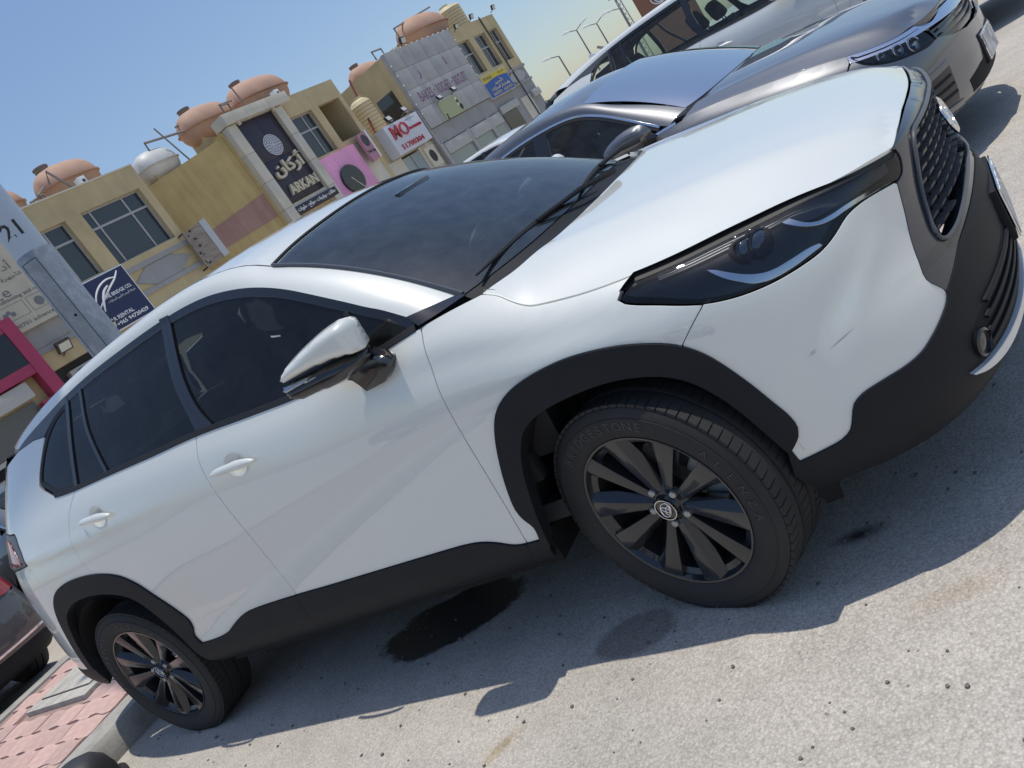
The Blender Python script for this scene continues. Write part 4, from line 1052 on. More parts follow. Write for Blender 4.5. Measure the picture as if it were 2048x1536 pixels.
    if logo:
        cp_ = MB(); cp_.lathe([(.0335, zf - .007), (.033, zf - .002), (.0305, zf - .001), (.0303, zf - .004), (.0005, zf - .004)], 32); cap = cp_.build('centre_cap', GLOSSB, ro_, True)
        rg = MB(); rg.lathe([(.0335, zf - .003), (.033, zf - .0005), (.031, zf - .0005), (.0308, zf - .003)], 32); rg.build('cap_ring', CHROME, ro_, True)
        Mx = Matrix.Translation((0, 0, zf - .0025)) @ Matrix.Rotation(R(-90), 4, 'Z')
        a = ellipse_tube(0, 0, .024, .016, .0018, Mx); b = ellipse_tube(0, .0056, .0150, .0058, .0014, Mx); c = ellipse_tube(0, -.0005, .0062, .0145, .0014, Mx)
        for q in (b, c): a.add(q.v, q.f)
        a.build('cap_emblem', CHROME, ro_, True)
    ds = MB(); ds.lathe([(.07, -.02), (.155, -.02), (.158, -.026), (.158, -.040), (.07, -.042)], 48); ds.build('brake_disc', DISC, w, True)
    return w


def brake_caliper(w, ang):
    c_ = MB(); pr = []
    for a in np.linspace(-.55, .55, 9): pr.append((.162 * math.cos(a), .162 * math.sin(a)))
    for a in np.linspace(.55, -.55, 9): pr.append((.098 * math.cos(a), .098 * math.sin(a)))
    c_.prism(pr, Matrix.Rotation(ang, 4, 'Z') @ Matrix.Translation((0, 0, -.045)), .058); c_.build('brake_caliper', CALI, w, bevel=.006)


def wheel_at(src, x, y, z, side, steer=0., spin=0.):
    """side -1 puts the wheel's outboard face towards -y"""
    src.matrix_local = Matrix.Translation((x, y, z)) @ Matrix.Rotation(steer, 4, 'Z') @ Matrix.Rotation(R(90) if side < 0 else R(-90), 4, 'X') @ Matrix.Rotation(spin, 4, 'Z')


w0 = make_wheel(suv); brake_caliper(w0, R(43))
TR = .781
wheel_at(w0, .027, -TR, .341, -1, R(-16), R(-30))
for x, sd_, stv, spn in ((-2.64, -1, 0, R(20)), (0, 1, R(-16), R(50)), (-2.64, 1, 0, R(90))):
    wc = copy_tree(w0, suv); wheel_at(wc, x, sd_ * TR, .341, sd_, stv, spn)
# dark liners round the wheels and the floor of the car
for x in (0, -2.64):
    for sd_ in (-1, 1):
        # half drum: upper part only
        v2, f2 = [], []; n = 26
        for i in range(n + 1):
            a = R(4) + R(172) * i / n; ca, sa = math.cos(a), math.sin(a); rr = .42
            v2 += [(x + rr * ca, sd_ * .882, .36 + rr * sa), (x + rr * ca, sd_ * .56, .36 + rr * sa), (x + .05 * ca, sd_ * .56, .36 + .05 * sa)]
        for i in range(n): f2 += [(3 * i, 3 * i + 1, 3 * i + 4, 3 * i + 3), (3 * i + 1, 3 * i + 2, 3 * i + 5, 3 * i + 4)]
        mesh_obj('wheel_arch_liner', v2, f2, mat('arch_liner_felt', (.010, .010, .011), .95), suv)
fl = MB(); fl.box((-1.32, 0, .30), (1.78, 1.60, .10)); fl.box((.42, 0, .30), (.62, 1.05, .12)); fl.box((-3.0, 0, .40), (.65, 1.1, .14)); fl.box((-2.62, 0, .44), (.9, 1.08, .1)); fl.box((0, 0, .42), (.86, 1.08, .12)); fl.build('underbody', DARK, suv)
eng = MB(); eng.box((.30, 0, .62), (.85, 1.05, .44)); eng.build('engine_bay', DARK, suv)
# ---- folded door mirror
def mirror(sd_):
    mr = empty('door_mirror', parent=suv)
    Y0 = .905
    def pillow(name, outl, m, h, y0, step=.012, pw=.5, slope=0.):
        V, F, loops = tri_poly(outl, step); b = np.array(loops[0]); d = np.sqrt(((V[:, None] - b[None]) ** 2).sum(2).min(1)); Rr = .026
        u = np.clip(d / Rr, 0, 1); ht = h * (1 - (1 - u) ** 2) ** pw
        yo = y0 + slope * (V[:, 0] + .62)
        P1 = np.stack([V[:, 0], sd_ * (yo + ht), V[:, 1]], 1); P0 = np.stack([V[:, 0], sd_ * (yo - .055 * (1 - (1 - u) ** 2) ** .6), V[:, 1]], 1); n = len(V)
        fs = []
        for f in F:
            a, bb_, c = P1[f[0]], P1[f[1]], P1[f[2]]; ok = np.cross(bb_ - a, c - a)[1] * sd_ > 0
            f = tuple(f); fs.append(f if ok else f[::-1]); fs.append(tuple(i + n for i in (f[::-1] if ok else f)))
        o_ = mesh_obj(name, np.concatenate([P1, P0]), fs, m, mr, smooth=True)
        bmx = bmesh.new(); bmx.from_mesh(o_.data); bmesh.ops.remove_doubles(bmx, verts=bmx.verts, dist=.0004); bmx.to_mesh(o_.data); bmx.free()
        o_.data.polygons.foreach_set('use_smooth', [True] * len(o_.data.polygons)); return o_
    cap = MIR['cap']; low = MIR['low']
    pillow('mirror_cap', dedupe(curve(cap + [cap[0]], .01)[:-1]), WHITE, .052, Y0, slope=-.12)
    pillow('mirror_base_shell', dedupe(curve(low + [low[0]], .01)[:-1]), GLOSSB, .046, Y0 - .004, slope=-.12)
    pillow('turn_lamp', dedupe(curve(MIR['sig'] + [MIR['sig'][0]], .008)[:-1]), LAMPW, .030, Y0 + .022, step=.008, slope=-.12)
    ft = MIR['foot']; f_ = MB(); f_.prism(ft, Matrix(((1, 0, 0, 0), (0, 0, sd_ * 1, sd_ * .80), (0, 1, 0, 0), (0, 0, 0, 1))), .085); f_.build('mirror_foot', GLOSSB, mr, bevel=.004)


MIR = {'cap': [(-.798, 1.168), (-.772, 1.190), (-.71, 1.207), (-.65, 1.217), (-.595, 1.224), (-.544, 1.226), (-.513, 1.224), (-.496, 1.208), (-.495, 1.171), (-.497, 1.142), (-.499, 1.124), (-.512, 1.120), (-.547, 1.129), (-.583, 1.137), (-.621, 1.143), (-.696, 1.150), (-.753, 1.153), (-.788, 1.156)],
       'low': [(-.800, 1.152), (-.75, 1.148), (-.658, 1.142), (-.596, 1.136), (-.546, 1.126), (-.51, 1.116), (-.512, 1.092), (-.565, 1.079), (-.62, 1.070), (-.69, 1.076), (-.74, 1.082), (-.775, 1.086), (-.800, 1.102), (-.808, 1.125)],
       'sig': [(-.803, 1.149), (-.748, 1.145), (-.685, 1.136), (-.645, 1.122), (-.69, 1.122), (-.749, 1.126), (-.79, 1.128), (-.802, 1.136)],
       'foot': [(-.608, 1.108), (-.554, 1.102), (-.507, 1.080), (-.477, 1.054), (-.492, 1.027), (-.524, 1.009), (-.605, 1.009), (-.615, 1.036), (-.626, 1.057), (-.642, 1.066), (-.634, 1.096)]}
for sd_ in (-1, 1): mirror(sd_)
# ---- cabin seen through the glass
cab = MB(); cab.box((-1.35, 0, .40), (2.1, 1.55, .06)); cab.box((-2.75, 0, .80), (.9, 1.2, .06)); cab.build('cabin_floor', INTER, suv)
dsh = MB(); prof = [(-.20, 1.060), (-.42, 1.062), (-.60, 1.030), (-.68, .96), (-.66, .80), (-.45, .55), (-.25, .55)]
dsh.prism(prof, Matrix(((1, 0, 0, 0), (0, 0, -1, .72), (0, 1, 0, 0), (0, 0, 0, 1))), 1.44); dash = dsh.build('dashboard', INTER, suv, bevel=.02)
sc = MB(); sc.box((-.54, .0, 1.075), (.025, .26, .14)); sc.build('dash_screen', GLOSSB, dash, bevel=.008)
for sd_ in (-1, 1):
    dp = MB(); dp.box((-1.3, sd_ * .74, .78), (1.9, .05, .56)); dp.build('door_lining', INTER, suv, bevel=.01)
sw = MB(); Ms = Matrix.Translation((-.80, .37, 1.0)) @ Matrix.Rotation(R(-65), 4, 'Y'); n = 36
sw.tube([Ms @ Vector((.185 * math.cos(2 * math.pi * i / n), .185 * math.sin(2 * math.pi * i / n), 0)) for i in range(n + 1)], .015, 8, cap=False)
for a in (90, 270, 180): sw.tube([Ms @ Vector((0, 0, .0)), Ms @ Vector((.18 * math.cos(R(a)), .18 * math.sin(R(a)), 0))], .014, 6)
sw.lathe([(.06, -.03), (.06, .0), (.0005, .02)], 16, Ms); sw.build('steering_wheel', mat('leather_black', (.03, .03, .032), .45), suv, True)


def seat(parent, x, y, wd, rear=False, m=None, zb=.58, lean=18, hr=True, name='seat'):
    m = m or SEAT; s_ = empty(name, parent=parent); s_.location = (x, y, 0)
    a = MB(); a.box((.0, 0, zb), (.52, wd, .16)); a.build('seat_cushion', m, s_, bevel=.05)
    Mr = Matrix.Translation((-.26, 0, zb + .02)) @ Matrix.Rotation(R(-lean), 4, 'Y')
    b = MB(); pr = [(-wd / 2, 0), (-wd / 2 - .01, .35), (-wd / 2 + .05, .60), (wd / 2 - .05, .60), (wd / 2 + .01, .35), (wd / 2, 0)]
    b.prism(pr, Mr @ Matrix(((0, 0, 1, -.06), (1, 0, 0, 0), (0, 1, 0, 0), (0, 0, 0, 1))), .13); b.build('seat_back', m, s_, bevel=.045)
    if hr:
        for yy in ((0,) if wd < .7 else (-.36, .36)):
            h = MB(); pr = [(-.13, .63), (-.14, .72), (-.10, .82), (.10, .82), (.14, .72), (.13, .63)]
            h.prism([(u + yy, v) for u, v in pr], Mr @ Matrix(((0, 0, 1, -.04), (1, 0, 0, 0), (0, 1, 0, 0), (0, 0, 0, 1))), .10); ho = h.build('headrest', m, s_, bevel=.035)
            h = MB()
            for dy in (-.05, .05): h.tube([Mr @ Vector((.01, yy + dy, .55)), Mr @ Vector((.01, yy + dy, .66))], .006, 6)
            h.build('headrest_post', CHROME, ho, True)
    return s_


seat(suv, -1.05, -.36, .50); seat(suv, -1.05, .36, .50); seat(suv, -1.95, 0, 1.25, True)
vm = MB(); vm.box((-.66, 0, 1.41), (.03, .24, .07)); vm.build('interior_mirror', GLOSSB, suv, bevel=.012)
hl_ = MB(); hl_.add([(-.95, -.53, 1.465), (-.95, .53, 1.465), (-2.9, .5, 1.50), (-2.9, -.5, 1.50), (-1.6, -.53, 1.565), (-1.6, .53, 1.565)], [(0, 1, 5, 4), (4, 5, 2, 3)]); hl_.build('headlining', BEIGE, suv)
# ---------------------------------------------------------------- the saloon (parked beside, and copies across the pavement)
SP = [(-3.92, 0), (-3.91, .35), (-3.87, .6), (-3.77, .765), (-3.55, .865), (-3.2, .908), (-2.8, .922), (-1.4, .925), (0, .92), (.35, .90), (.6, .84), (.78, .72), (.88, .55), (.95, .3), (.97, 0)]
_dr = lambda dz, di=0.: [(.22, .08), (.27, .03), (.36, .01), (.48, 0), (.62, .008 + di), (.72, .012 + di), (.80 + dz * .5, .022 + di), (.88 + dz * .8, .046 + di), (.945 + dz, .085 + di), (1.16 + dz * .5, .205 + di), (1.42, .36)]
SST = [(-3.92, 0, [(.22, .12), (.28, .04), (.36, .01), (.48, 0), (.60, .01), (.70, .04), (.80, .06), (.90, .06), (1.0, .07), (1.10, .25), (1.42, .8)]),
       (-3.77, .765, [(.22, .12), (.28, .04), (.36, .01), (.48, 0), (.60, .01), (.70, .03), (.80, .05), (.90, .07), (1.0, .11), (1.10, .25), (1.42, .6)]),
       (-3.2, .908, [(.22, .10), (.28, .03), (.36, .01), (.48, 0), (.62, .006), (.74, .012), (.85, .03), (.95, .075), (1.04, .16), (1.16, .28), (1.42, .5)]),
       (-2.8, .922, _dr(.085)), (-2.3, .924, _dr(.055)), (-1.4, .925, _dr(.02)), (-.6, .923, _dr(0)),
       (-.38, .922, [(.22, .08), (.27, .03), (.36, .01), (.48, 0), (.62, .008), (.72, .012), (.80, .024), (.89, .06), (.945, .12), (1.1, .25), (1.42, .5)]),
       (-.1, .921, [(.22, .08), (.27, .03), (.36, .01), (.48, 0), (.60, .006), (.70, .010), (.78, .024), (.86, .07), (.905, .14), (1.0, .3), (1.42, .5)]),
       (.25, .908, [(.22, .08), (.27, .03), (.36, .0), (.48, 0), (.58, .006), (.67, .012), (.75, .03), (.81, .075), (.845, .14), (.95, .3), (1.42, .6)]),
       (.6, .84, [(.20, .08), (.26, .03), (.36, 0), (.46, 0), (.56, .01), (.64, .03), (.70, .06), (.735, .09), (.77, .15), (.9, .3), (1.42, .6)]),
       (.78, .72, [(.20, .08), (.26, .02), (.36, 0), (.46, 0), (.56, .01), (.62, .025), (.67, .05), (.70, .08), (.735, .13), (.85, .3), (1.42, .6)]),
       (.97, 0, [(.20, .10), (.26, .03), (.36, .01), (.44, 0), (.52, 0), (.58, .012), (.64, .02), (.68, .035), (.715, .07), (.8, .25), (1.42, .6)])]
SED = WrapSurf(SP, SST)
SHOOD = TopSurf([-.6, -.25, 0, .3, .6, .78, .88, .96, 1.05], [0, .3, .5, .62, .70, .80, 1.0], [
    [1.03, 1.025, 1.015, 1.0, .985, .96, .9], [1.0, .997, .985, .965, .95, .925, .86], [.965, .962, .952, .935, .915, .885, .82], [.915, .913, .905, .885, .862, .83, .76],
    [.850, .848, .836, .810, .785, .76, .70], [.800, .797, .78, .755, .735, .715, .66], [.765, .760, .742, .722, .705, .69, .64], [.728, .724, .71, .695, .68, .67, .63], [.68, .68, .67, .66, .65, .64, .6]], 1.6)
SE0, SE1 = SED.s[0], SED.s[-1]


def ssy(y):
    k = SED.c[:, 0] > .2
    return float(np.interp(-abs(y), -SED.c[k][:, 1], SED.s[k]))


class EdgeHood:
    P = HoodS.P; N = HoodS.N

    def __init__(s, base, e3, crease):
        s.b = base; s.ex, s.ey, s.ez = e3; s.cr = crease

    def z(s, x, y):
        x = np.asarray(x, float); y = np.asarray(y, float); ye = np.interp(x, s.ex, s.ey); ze = np.interp(x, s.ex, s.ez)
        d = ze - s.b.z(x, ye); w = np.clip((np.abs(y) - ye + .25) / .25, 0, 1); w = w * w * (3 - 2 * w); yc = np.interp(x, *s.cr); t = (np.abs(y) - yc) / .03
        return s.b.z(x, y) + d * w + .006 * np.exp(-t * t * .5)


def loft_panel(name, A, B, m, parent, bulge, nseg=10, flip=False):
    A = np.array(A); B = np.array(B); c = (A + B) / 2 + np.array(bulge); return strip(name, A, B, m, parent, nseg=nseg, ctrl=c, flip=flip)


def arch(cx, r, a0, a1, n=22): return [(cx + r * math.cos(R(a)), .335 + r * math.sin(R(a))) for a in np.linspace(a0, a1, n)]


def build_saloon(name, label, paint, group=None, chrome=True):
    root = empty(name); tag(root, label, 'car', group)
    shut_f = curve([(-.42, .945), (-.425, .85), (-.44, .70), (-.46, .50), (-.465, .25)]); shut_b = curve([(-1.44, .968), (-1.455, .80), (-1.46, .6), (-1.46, .25)]); shut_r = curve([(-2.47, 1.01), (-2.52, .90), (-2.52, .80), (-2.49, .70)])
    bl = curve([(-.42, .945), (-.8, .948), (-1.44, .968), (-2.0, .985), (-2.47, 1.01), (-2.75, 1.03)]); af, ar = arch(0, .385, 178, 2), arch(-2.83, .385, 178, 2)
    cut = curve([(-.40, .955), (-.2, .928), (0, .895), (.2, .858), (.40, .818), (.55, .783)]); ctop = curve([(.55, .783), (.70, .752), (.85, .732), (ssy(.55), .722), (ssy(.40), .716), (ssy(.2), .712), (SE1, .711)])
    ctop_i = [i for i, q in enumerate(ctop) if q[0] <= ssy(.62)]
    hl_t = [(a, b - .038) for a, b in ctop if .585 < a <= ssy(.56)]; hl_b = curve([(.56, .752), (.62, .695), (.72, .648), (.85, .618), (ssy(.62), .606), (ssy(.56), .612)])
    fend = shut_f + [(-.40, .25), (-.385, .335)] + [q for q in af if q[0] < .36] + [(.40, .52), (.47, .68), (.545, .752), (.55, .781)] + cut[::-1]
    fdo = shut_f + [(-1.46, .25)] + shut_b[::-1] + seg(bl, (-1.44, .968), (-.42, .945)); rdo = shut_b + [(-2.43, .25), (-2.44, .335)] + [q for q in ar[::-1] if q[0] > -2.50 and q[1] < .72] + shut_r[::-1] + seg(bl, (-2.47, 1.01), (-1.44, .968))
    arL = [q for q in ar[::-1] if not (q[0] > -2.50 and q[1] < .70)]
    quar = shut_r + arL[:-6] + [(-3.25, .52), (-3.28, .70), (-3.45, .775), (-3.46, .96)] + curve([(-3.46, .96), (-3.4, 1.0), (-3.2, 1.045), (-3.0, 1.075), (-2.93, 1.065), (-2.75, 1.03)]) + seg(bl, (-2.75, 1.03), (-2.47, 1.01))
    rbu = [(-3.22, .30), (-3.23, .45), (-3.25, .52), (-3.28, .70), (-3.45, .775), (-3.9, .74), (SE0 + .003, .735), (SE0 + .003, .40), (-3.9, .38), (-3.5, .30)]
    gr_t = [(a, b - .045) for a, b in ctop if a >= ssy(.50)]
    fbu = [(.40, .52)] + [q for q in af[::-1] if q[0] >= .30 and q[1] < .53][::-1] + [(.38, .24), (.7, .225), (ssy(.4), .22), (SE1, .22), (SE1, .545), (ssy(.25), .55), (ssy(.42), .575), (ssy(.52), .610)] + hl_b[::-1] + [(.47, .68)]
    for sd_ in (-1, 1):
        k = dict(parent=root, side=sd_); skin('front_fender', SED, fend, paint, gap=.002, step=.03, **k); fd_ = skin('front_door', SED, fdo, paint, gap=.002, step=.035, **k); rd_ = skin('rear_door', SED, rdo, paint, gap=.002, step=.035, **k)
        skin('quarter_panel', SED, quar, paint, gap=.002, step=.035, **k); rb_ = skin('rear_bumper', SED, rbu, paint, gap=.002, step=.04, **k)
        skin('rear_valance', SED, [(-3.22, .30), (-3.5, .30), (-3.9, .378), (SE0 + .003, .398), (SE0 + .003, .24), (-3.5, .24), (-3.22, .25)], CLAD, off=-.004, step=.05, **k); skin('bumper_strip', SED, [(-3.50, .415), (-3.9, .43), (SE0 + .003, .435), (SE0 + .003, .42), (-3.9, .415), (-3.50, .402)], CHROME, off=.006, step=.05, lip=.008, **k)
        skin('reflector', SED, [(-3.55, .50), (-3.80, .515), (-3.80, .485), (-3.55, .472)], RED, off=.006, step=.04, lip=.006, **k)
        tl = skin('tail_lamp', SED, [(-3.46, .955), (-3.46, .785), (-3.9, .755), (-4.25, .80), (-4.25, .87), (-3.95, .93), (-3.7, .962)], RED, off=.003, step=.04, gap=.003, **k)
        fb_ = skin('front_bumper', SED, fbu, paint, gap=.0015, step=.03, **k)
        skin('lower_intake', SED, [(SE1, .36), (ssy(.3), .355), (ssy(.48), .33), (ssy(.46), .26), (SE1, .25)], DARK, off=.003, step=.05, lip=.003, **k)
        skin('fog_recess', SED, [(ssy(.58), .47), (ssy(.80), .44), (ssy(.84), .37), (ssy(.78), .29), (ssy(.60), .29)], GLOSSB, off=.003, step=.04, lip=.003, **k); skin('corner_blade', SED, [(ssy(.57), .50), (ssy(.82), .47), (ssy(.87), .36), (ssy(.80), .26), (ssy(.58), .25), (ssy(.57), .275), (ssy(.775), .285), (ssy(.84), .37), (ssy(.80), .445), (ssy(.575), .475)], paint, off=.012, step=.03, lip=.015, **k)
        for i_ in range(3): skin('fog_slat', SED, [(ssy(.60), .33 + i_ * .045), (ssy(.78), .325 + i_ * .04), (ssy(.78), .337 + i_ * .04), (ssy(.60), .342 + i_ * .045)], CLAD, off=.008, step=.05, lip=.006, **k)
        # chrome wing over the lamp and round the grille
        wing = [(a, b - .002) for a, b in ctop] ; low = [(a, b - .036 - .012 * max(0., min(1., (a - .8) / .5))) for a, b in ctop]
        skin('chrome_wing', SED, wing + low[::-1], CHROME if chrome else GLOSSB, off=.004, step=.02, lip=.02, **k)
        hlp = hl_t[::-1] + hl_b; lp_ = skin('headlamp', SED, hlp, LENS, off=.0, step=.03, gap=.001, **k); skin('lamp_bucket', SED, hlp, LAMP_IN, lp_, sd_, off=-.03, step=.04, lip=-.025)
        for (s_, z_, rr) in ((ssy(.66), .655, .034), (.80, .672, .028), (.70, .69, .022)):
            q = SED.P(s_, z_, sd_, -.022); ax = Vector((.8, sd_ * .55, .15)).normalized(); Mx = ax.to_track_quat('Z', 'Y').to_matrix().to_4x4(); Mx.translation = Vector(q)
            b = MB(); b.lathe([(rr * 1.25, -.02), (rr * 1.2, .012), (rr, .014), (rr * .85, .0), (.0005, -.012)], 16, Mx); b.build('lamp_reflector', LAMPW, lp_, True)
        skin('grille_mesh', SED, gr_t + [(SE1, .548), (ssy(.25), .553), (ssy(.42), .578), (ssy(.50), .605)], GLOSSB, off=-.03, step=.04, **k)
        for i_ in range(3): skin('grille_bar', SED, [(ssy(.46), .585 + i_ * .028), (SE1, .575 + i_ * .03), (SE1, .583 + i_ * .03), (ssy(.46), .592 + i_ * .028)], SATIN, off=-.012, step=.05, lip=.015, **k)
        skin('sill', SED, [(-.465, .25), (-2.43, .25), (-2.43, .20), (-.42, .20)], CLAD, off=-.004, step=.06, **k)
        dl = curve([(-.56, .985), (-.75, 1.115), (-.95, 1.235), (-1.15, 1.315), (-1.5, 1.358), (-1.9, 1.352), (-2.3, 1.285), (-2.6, 1.185), (-2.85, 1.075), (-2.90, 1.05)])
        bt = seg(bl, (-.46, .945), (-2.75, 1.03)); skin('belt_trim', SED, [(a, b + .001) for a, b in bt] + [(a, b + .013) for a, b in bt[::-1]], CHROME if chrome else RUBBER, off=.003, step=.03, lip=.01, **k)
        d2 = np.array(dl); tg_ = np.gradient(d2, axis=0); tg_ /= np.linalg.norm(tg_, axis=1)[:, None]; nn = np.stack([-tg_[:, 1], tg_[:, 0]], 1); nn *= np.where(nn[:, 1] > 0, -1, 1)[:, None]
        i9 = [tuple(q) for q in d2 + nn * .010]; i8 = [tuple(q) for q in d2 + nn * .030]
        skin('window_brightwork', SED, dl + i9[::-1], CHROME if chrome else RUBBER, off=.002, step=.03, lip=.01, **k); skin('window_frame', SED, i9 + i8[::-1], RUBBER, off=-.002, step=.03, lip=.01, **k)
        up_ = lambda s_: float(np.interp(-s_, [-q[0] for q in i8], [q[1] for q in i8])); lo_ = lambda s_: float(np.interp(-s_, [-q[0] for q in bt], [q[1] + .010 for q in bt]))
        for a0, a1 in ((-.62, -1.40), (-1.52, -2.36), (-2.40, -2.74)):
            skin('side_glass', SED, [(s_, lo_(s_)) for s_ in np.linspace(a0, a1, 16)] + [(s_, max(up_(s_) + .004, lo_(s_) + .004)) for s_ in np.linspace(a1, a0, 16)], GLASS_C, off=-.005, step=.08, lip=.002, **k)
        for a0, a1 in ((-1.40, -1.52), (-2.355, -2.405)): skin('door_pillar', SED, [(a0, lo_(a0)), (a1, lo_(a1)), (a1, up_(a1) + .01), (a0, up_(a0) + .01)], GLOSSB, off=-.001, step=.05, **k)
        lowc = [tuple(SED.P(a, b, sd_)) for a, b in [(-.50, .955)] + dl]; upc = [(-.40, .715, .985), (-.6, .675, 1.105), (-.85, .632, 1.235), (-1.05, .592, 1.340), (-1.3, .560, 1.400), (-1.6, .548, 1.425), (-2.0, .548, 1.415), (-2.35, .560, 1.355), (-2.7, .60, 1.21), (-3.02, .65, 1.075)]
        A_ = even(curve(lowc, .04), 60); B_ = even(curve([(a, sd_ * b, c) for a, b, c in upc], .04), 60)
        ct = np.stack([(A_[:, 0] + B_[:, 0]) / 2, A_[:, 1] * .6 + B_[:, 1] * .4 + sd_ * .012, np.maximum(A_[:, 2], B_[:, 2]) * .6 + np.minimum(A_[:, 2], B_[:, 2]) * .4 + .012], 1); strip('roof_side_rail', A_, B_, paint, root, nseg=6, ctrl=ct, flip=sd_ > 0)
        for dr, (s0, z0) in ((fd_, (-1.28, .865)), (rd_, (-2.30, .895))):
            b = MB(); b.tube([tuple(SED.P(s0 + u, z0 - .02 * u, sd_, .028 - 1.6 * u * u)) for u in np.linspace(-.11, .11, 9)], [.006, .011, .012, .012, .012, .012, .012, .011, .006], 8); b.build('door_handle', CHROME if chrome else paint, dr, True)
        mr = empty('door_mirror', parent=root)
        ol = dedupe(curve([(-.56, 1.0), (-.60, 1.055), (-.70, 1.075), (-.82, 1.06), (-.90, 1.03), (-.915, 1.0), (-.88, .965), (-.75, .95), (-.62, .955), (-.56, 1.0)], .012)[:-1])
        V, F, loops = tri_poly(ol, .02); bb_ = np.array(loops[0]); d = np.sqrt(((V[:, None] - bb_[None]) ** 2).sum(2).min(1)); u = np.clip(d / .045, 0, 1); ht = .055 * (1 - (1 - u) ** 2) ** .5; P1 = np.stack([V[:, 0], sd_ * (.925 - .05 * (V[:, 0] + .7) + ht), V[:, 1]], 1); P0 = np.stack([V[:, 0], sd_ * (.925 - .05 * (V[:, 0] + .7) - ht * .7), V[:, 1]], 1); n_ = len(V); fs = []
        for f in F:
            a, b_, c = P1[f[0]], P1[f[1]], P1[f[2]]; ok = np.cross(b_ - a, c - a)[1] * sd_ > 0; f = tuple(f); fs += [f if ok else f[::-1], tuple(i + n_ for i in (f[::-1] if ok else f))]
        mesh_obj('mirror_shell', np.concatenate([P1, P0]), fs, paint, mr, smooth=True); b = MB(); b.tube([(-.62, sd_ * .84, .945), (-.66, sd_ * .93, .965)], [.035, .03], 8); b.build('mirror_foot', GLOSSB, mr, True)
        v2, f2 = [], []
        for cx in (0, -2.83):
            o_ = len(v2)
            for i in range(21):
                a = R(4 + 172 * i / 20); v2 += [(cx + .395 * math.cos(a), sd_ * .90, .335 + .395 * math.sin(a)), (cx + .395 * math.cos(a), sd_ * .58, .335 + .395 * math.sin(a)), (cx, sd_ * .58, .335)]
            f2 += [q for i in range(20) for q in ((o_ + 3 * i, o_ + 3 * i + 1, o_ + 3 * i + 4, o_ + 3 * i + 3), (o_ + 3 * i + 1, o_ + 3 * i + 2, o_ + 3 * i + 4))]
        mesh_obj('wheel_arch_liner', v2, f2, MATS['arch_liner_felt'], root)
    # bonnet
    e_sz = cut + ctop[1:]; e3 = np.array([SED.P(a, b, -1) for a, b in e_sz if SED.P(a, b, -1)[1] < -.50]); EH = EdgeHood(SHOOD, (e3[:, 0], -e3[:, 1], e3[:, 2]), ([-.4, .2, .9], [.66, .60, .50]))
    e2_ = [(a, b) for a, b in e3[:, :2]]; fr_ = curve([e2_[-1], (.885, -.40), (.905, -.2), (.912, 0), (.905, .2), (.885, .40), (e2_[-1][0], -e2_[-1][1])], .03); re_ = curve([(e2_[0][0], -e2_[0][1]), (-.34, .6), (-.27, .4), (-.24, 0), (-.27, -.4), (-.34, -.6), e2_[0]], .03)
    skin('bonnet', EH, e2_ + fr_[1:] + [(a, -b) for a, b in e2_[::-1]][1:] + re_[1:-1], paint, root, 1, step=.03, gap=.003, lip=.02)
    # nose panel between bonnet edge and chrome
    nb_ = even(fr_, 31); top_ = np.stack([nb_[:, 0], nb_[:, 1], EH.z(nb_[:, 0], nb_[:, 1]) - .002], 1); bot_ = np.array([SED.P(ssy(y), float(np.interp(ssy(y), [q[0] for q in ctop], [q[1] for q in ctop])), -1 if y < 0 else 1) for y in nb_[:, 1]]); strip('nose_panel', top_, bot_, paint, root, nseg=3, flip=False)
    # glass house
    bs = even(curve([(-.41, -.705, .990), (-.34, -.6, .992), (-.28, -.35, .998), (-.26, 0, 1.0), (-.28, .35, .998), (-.34, .6, .992), (-.41, .705, .990)], .05), 33); hd = even(curve([(-1.06, -.588, 1.345), (-1.02, -.35, 1.378), (-1.005, 0, 1.39), (-1.02, .35, 1.378), (-1.06, .588, 1.345)], .05), 33)
    loft_panel('windscreen', bs, hd, GLASS_C, root, (.02, 0, .05), flip=True)
    loft_panel('windscreen_border', bs, bs + (hd - bs) * .07, RUBBER, root, (.0, 0, .004), 2, flip=True); loft_panel('windscreen_border', hd, hd + (bs - hd) * .10 + np.array([0, 0, .004]), MATS['black_glass_border'], root, (0, 0, .004), 2)
    cwl = np.stack([re_[i][0] * np.ones(1)[0] for i in range(0)]) if False else None
    rr_ = even(re_[::-1], 33); rr_ = rr_ if rr_[0, 1] < 0 else rr_[::-1]; cw_ = np.stack([rr_[:, 0] + .01, rr_[:, 1], EH.z(rr_[:, 0], rr_[:, 1]) - .02], 1); strip('cowl_panel', bs - np.array([0, 0, .003]), cw_, CLAD, root, nseg=3, flip=True)
    rh = even(curve([(-2.36, -.558, 1.355), (-2.42, -.3, 1.385), (-2.44, 0, 1.392), (-2.42, .3, 1.385), (-2.36, .558, 1.355)], .05), 33); dk = even(curve([(-3.02, -.645, 1.072), (-3.12, -.3, 1.075), (-3.14, 0, 1.076), (-3.12, .3, 1.075), (-3.02, .645, 1.072)], .05), 33)
    chn = curve([(-1.05, .588), (-1.3, .556), (-1.6, .545), (-2.0, .545), (-2.36, .557)], .05)

    class RS:
        P = HoodS.P; N = HoodS.N

        def z(s, x, y):
            ze = pchip([-2.36, -2.0, -1.6, -1.3, -1.05], [1.355, 1.415, 1.425, 1.40, 1.342], np.clip(np.asarray(x, float), -2.36, -1.05)) + np.clip(np.asarray(x) + 1.05, 0, 1) * -.9 - np.clip(-2.36 - np.asarray(x), 0, 1) * .3
            return ze + .040 * (1 - np.clip(np.abs(y) / .56, 0, 1.1) ** 2)
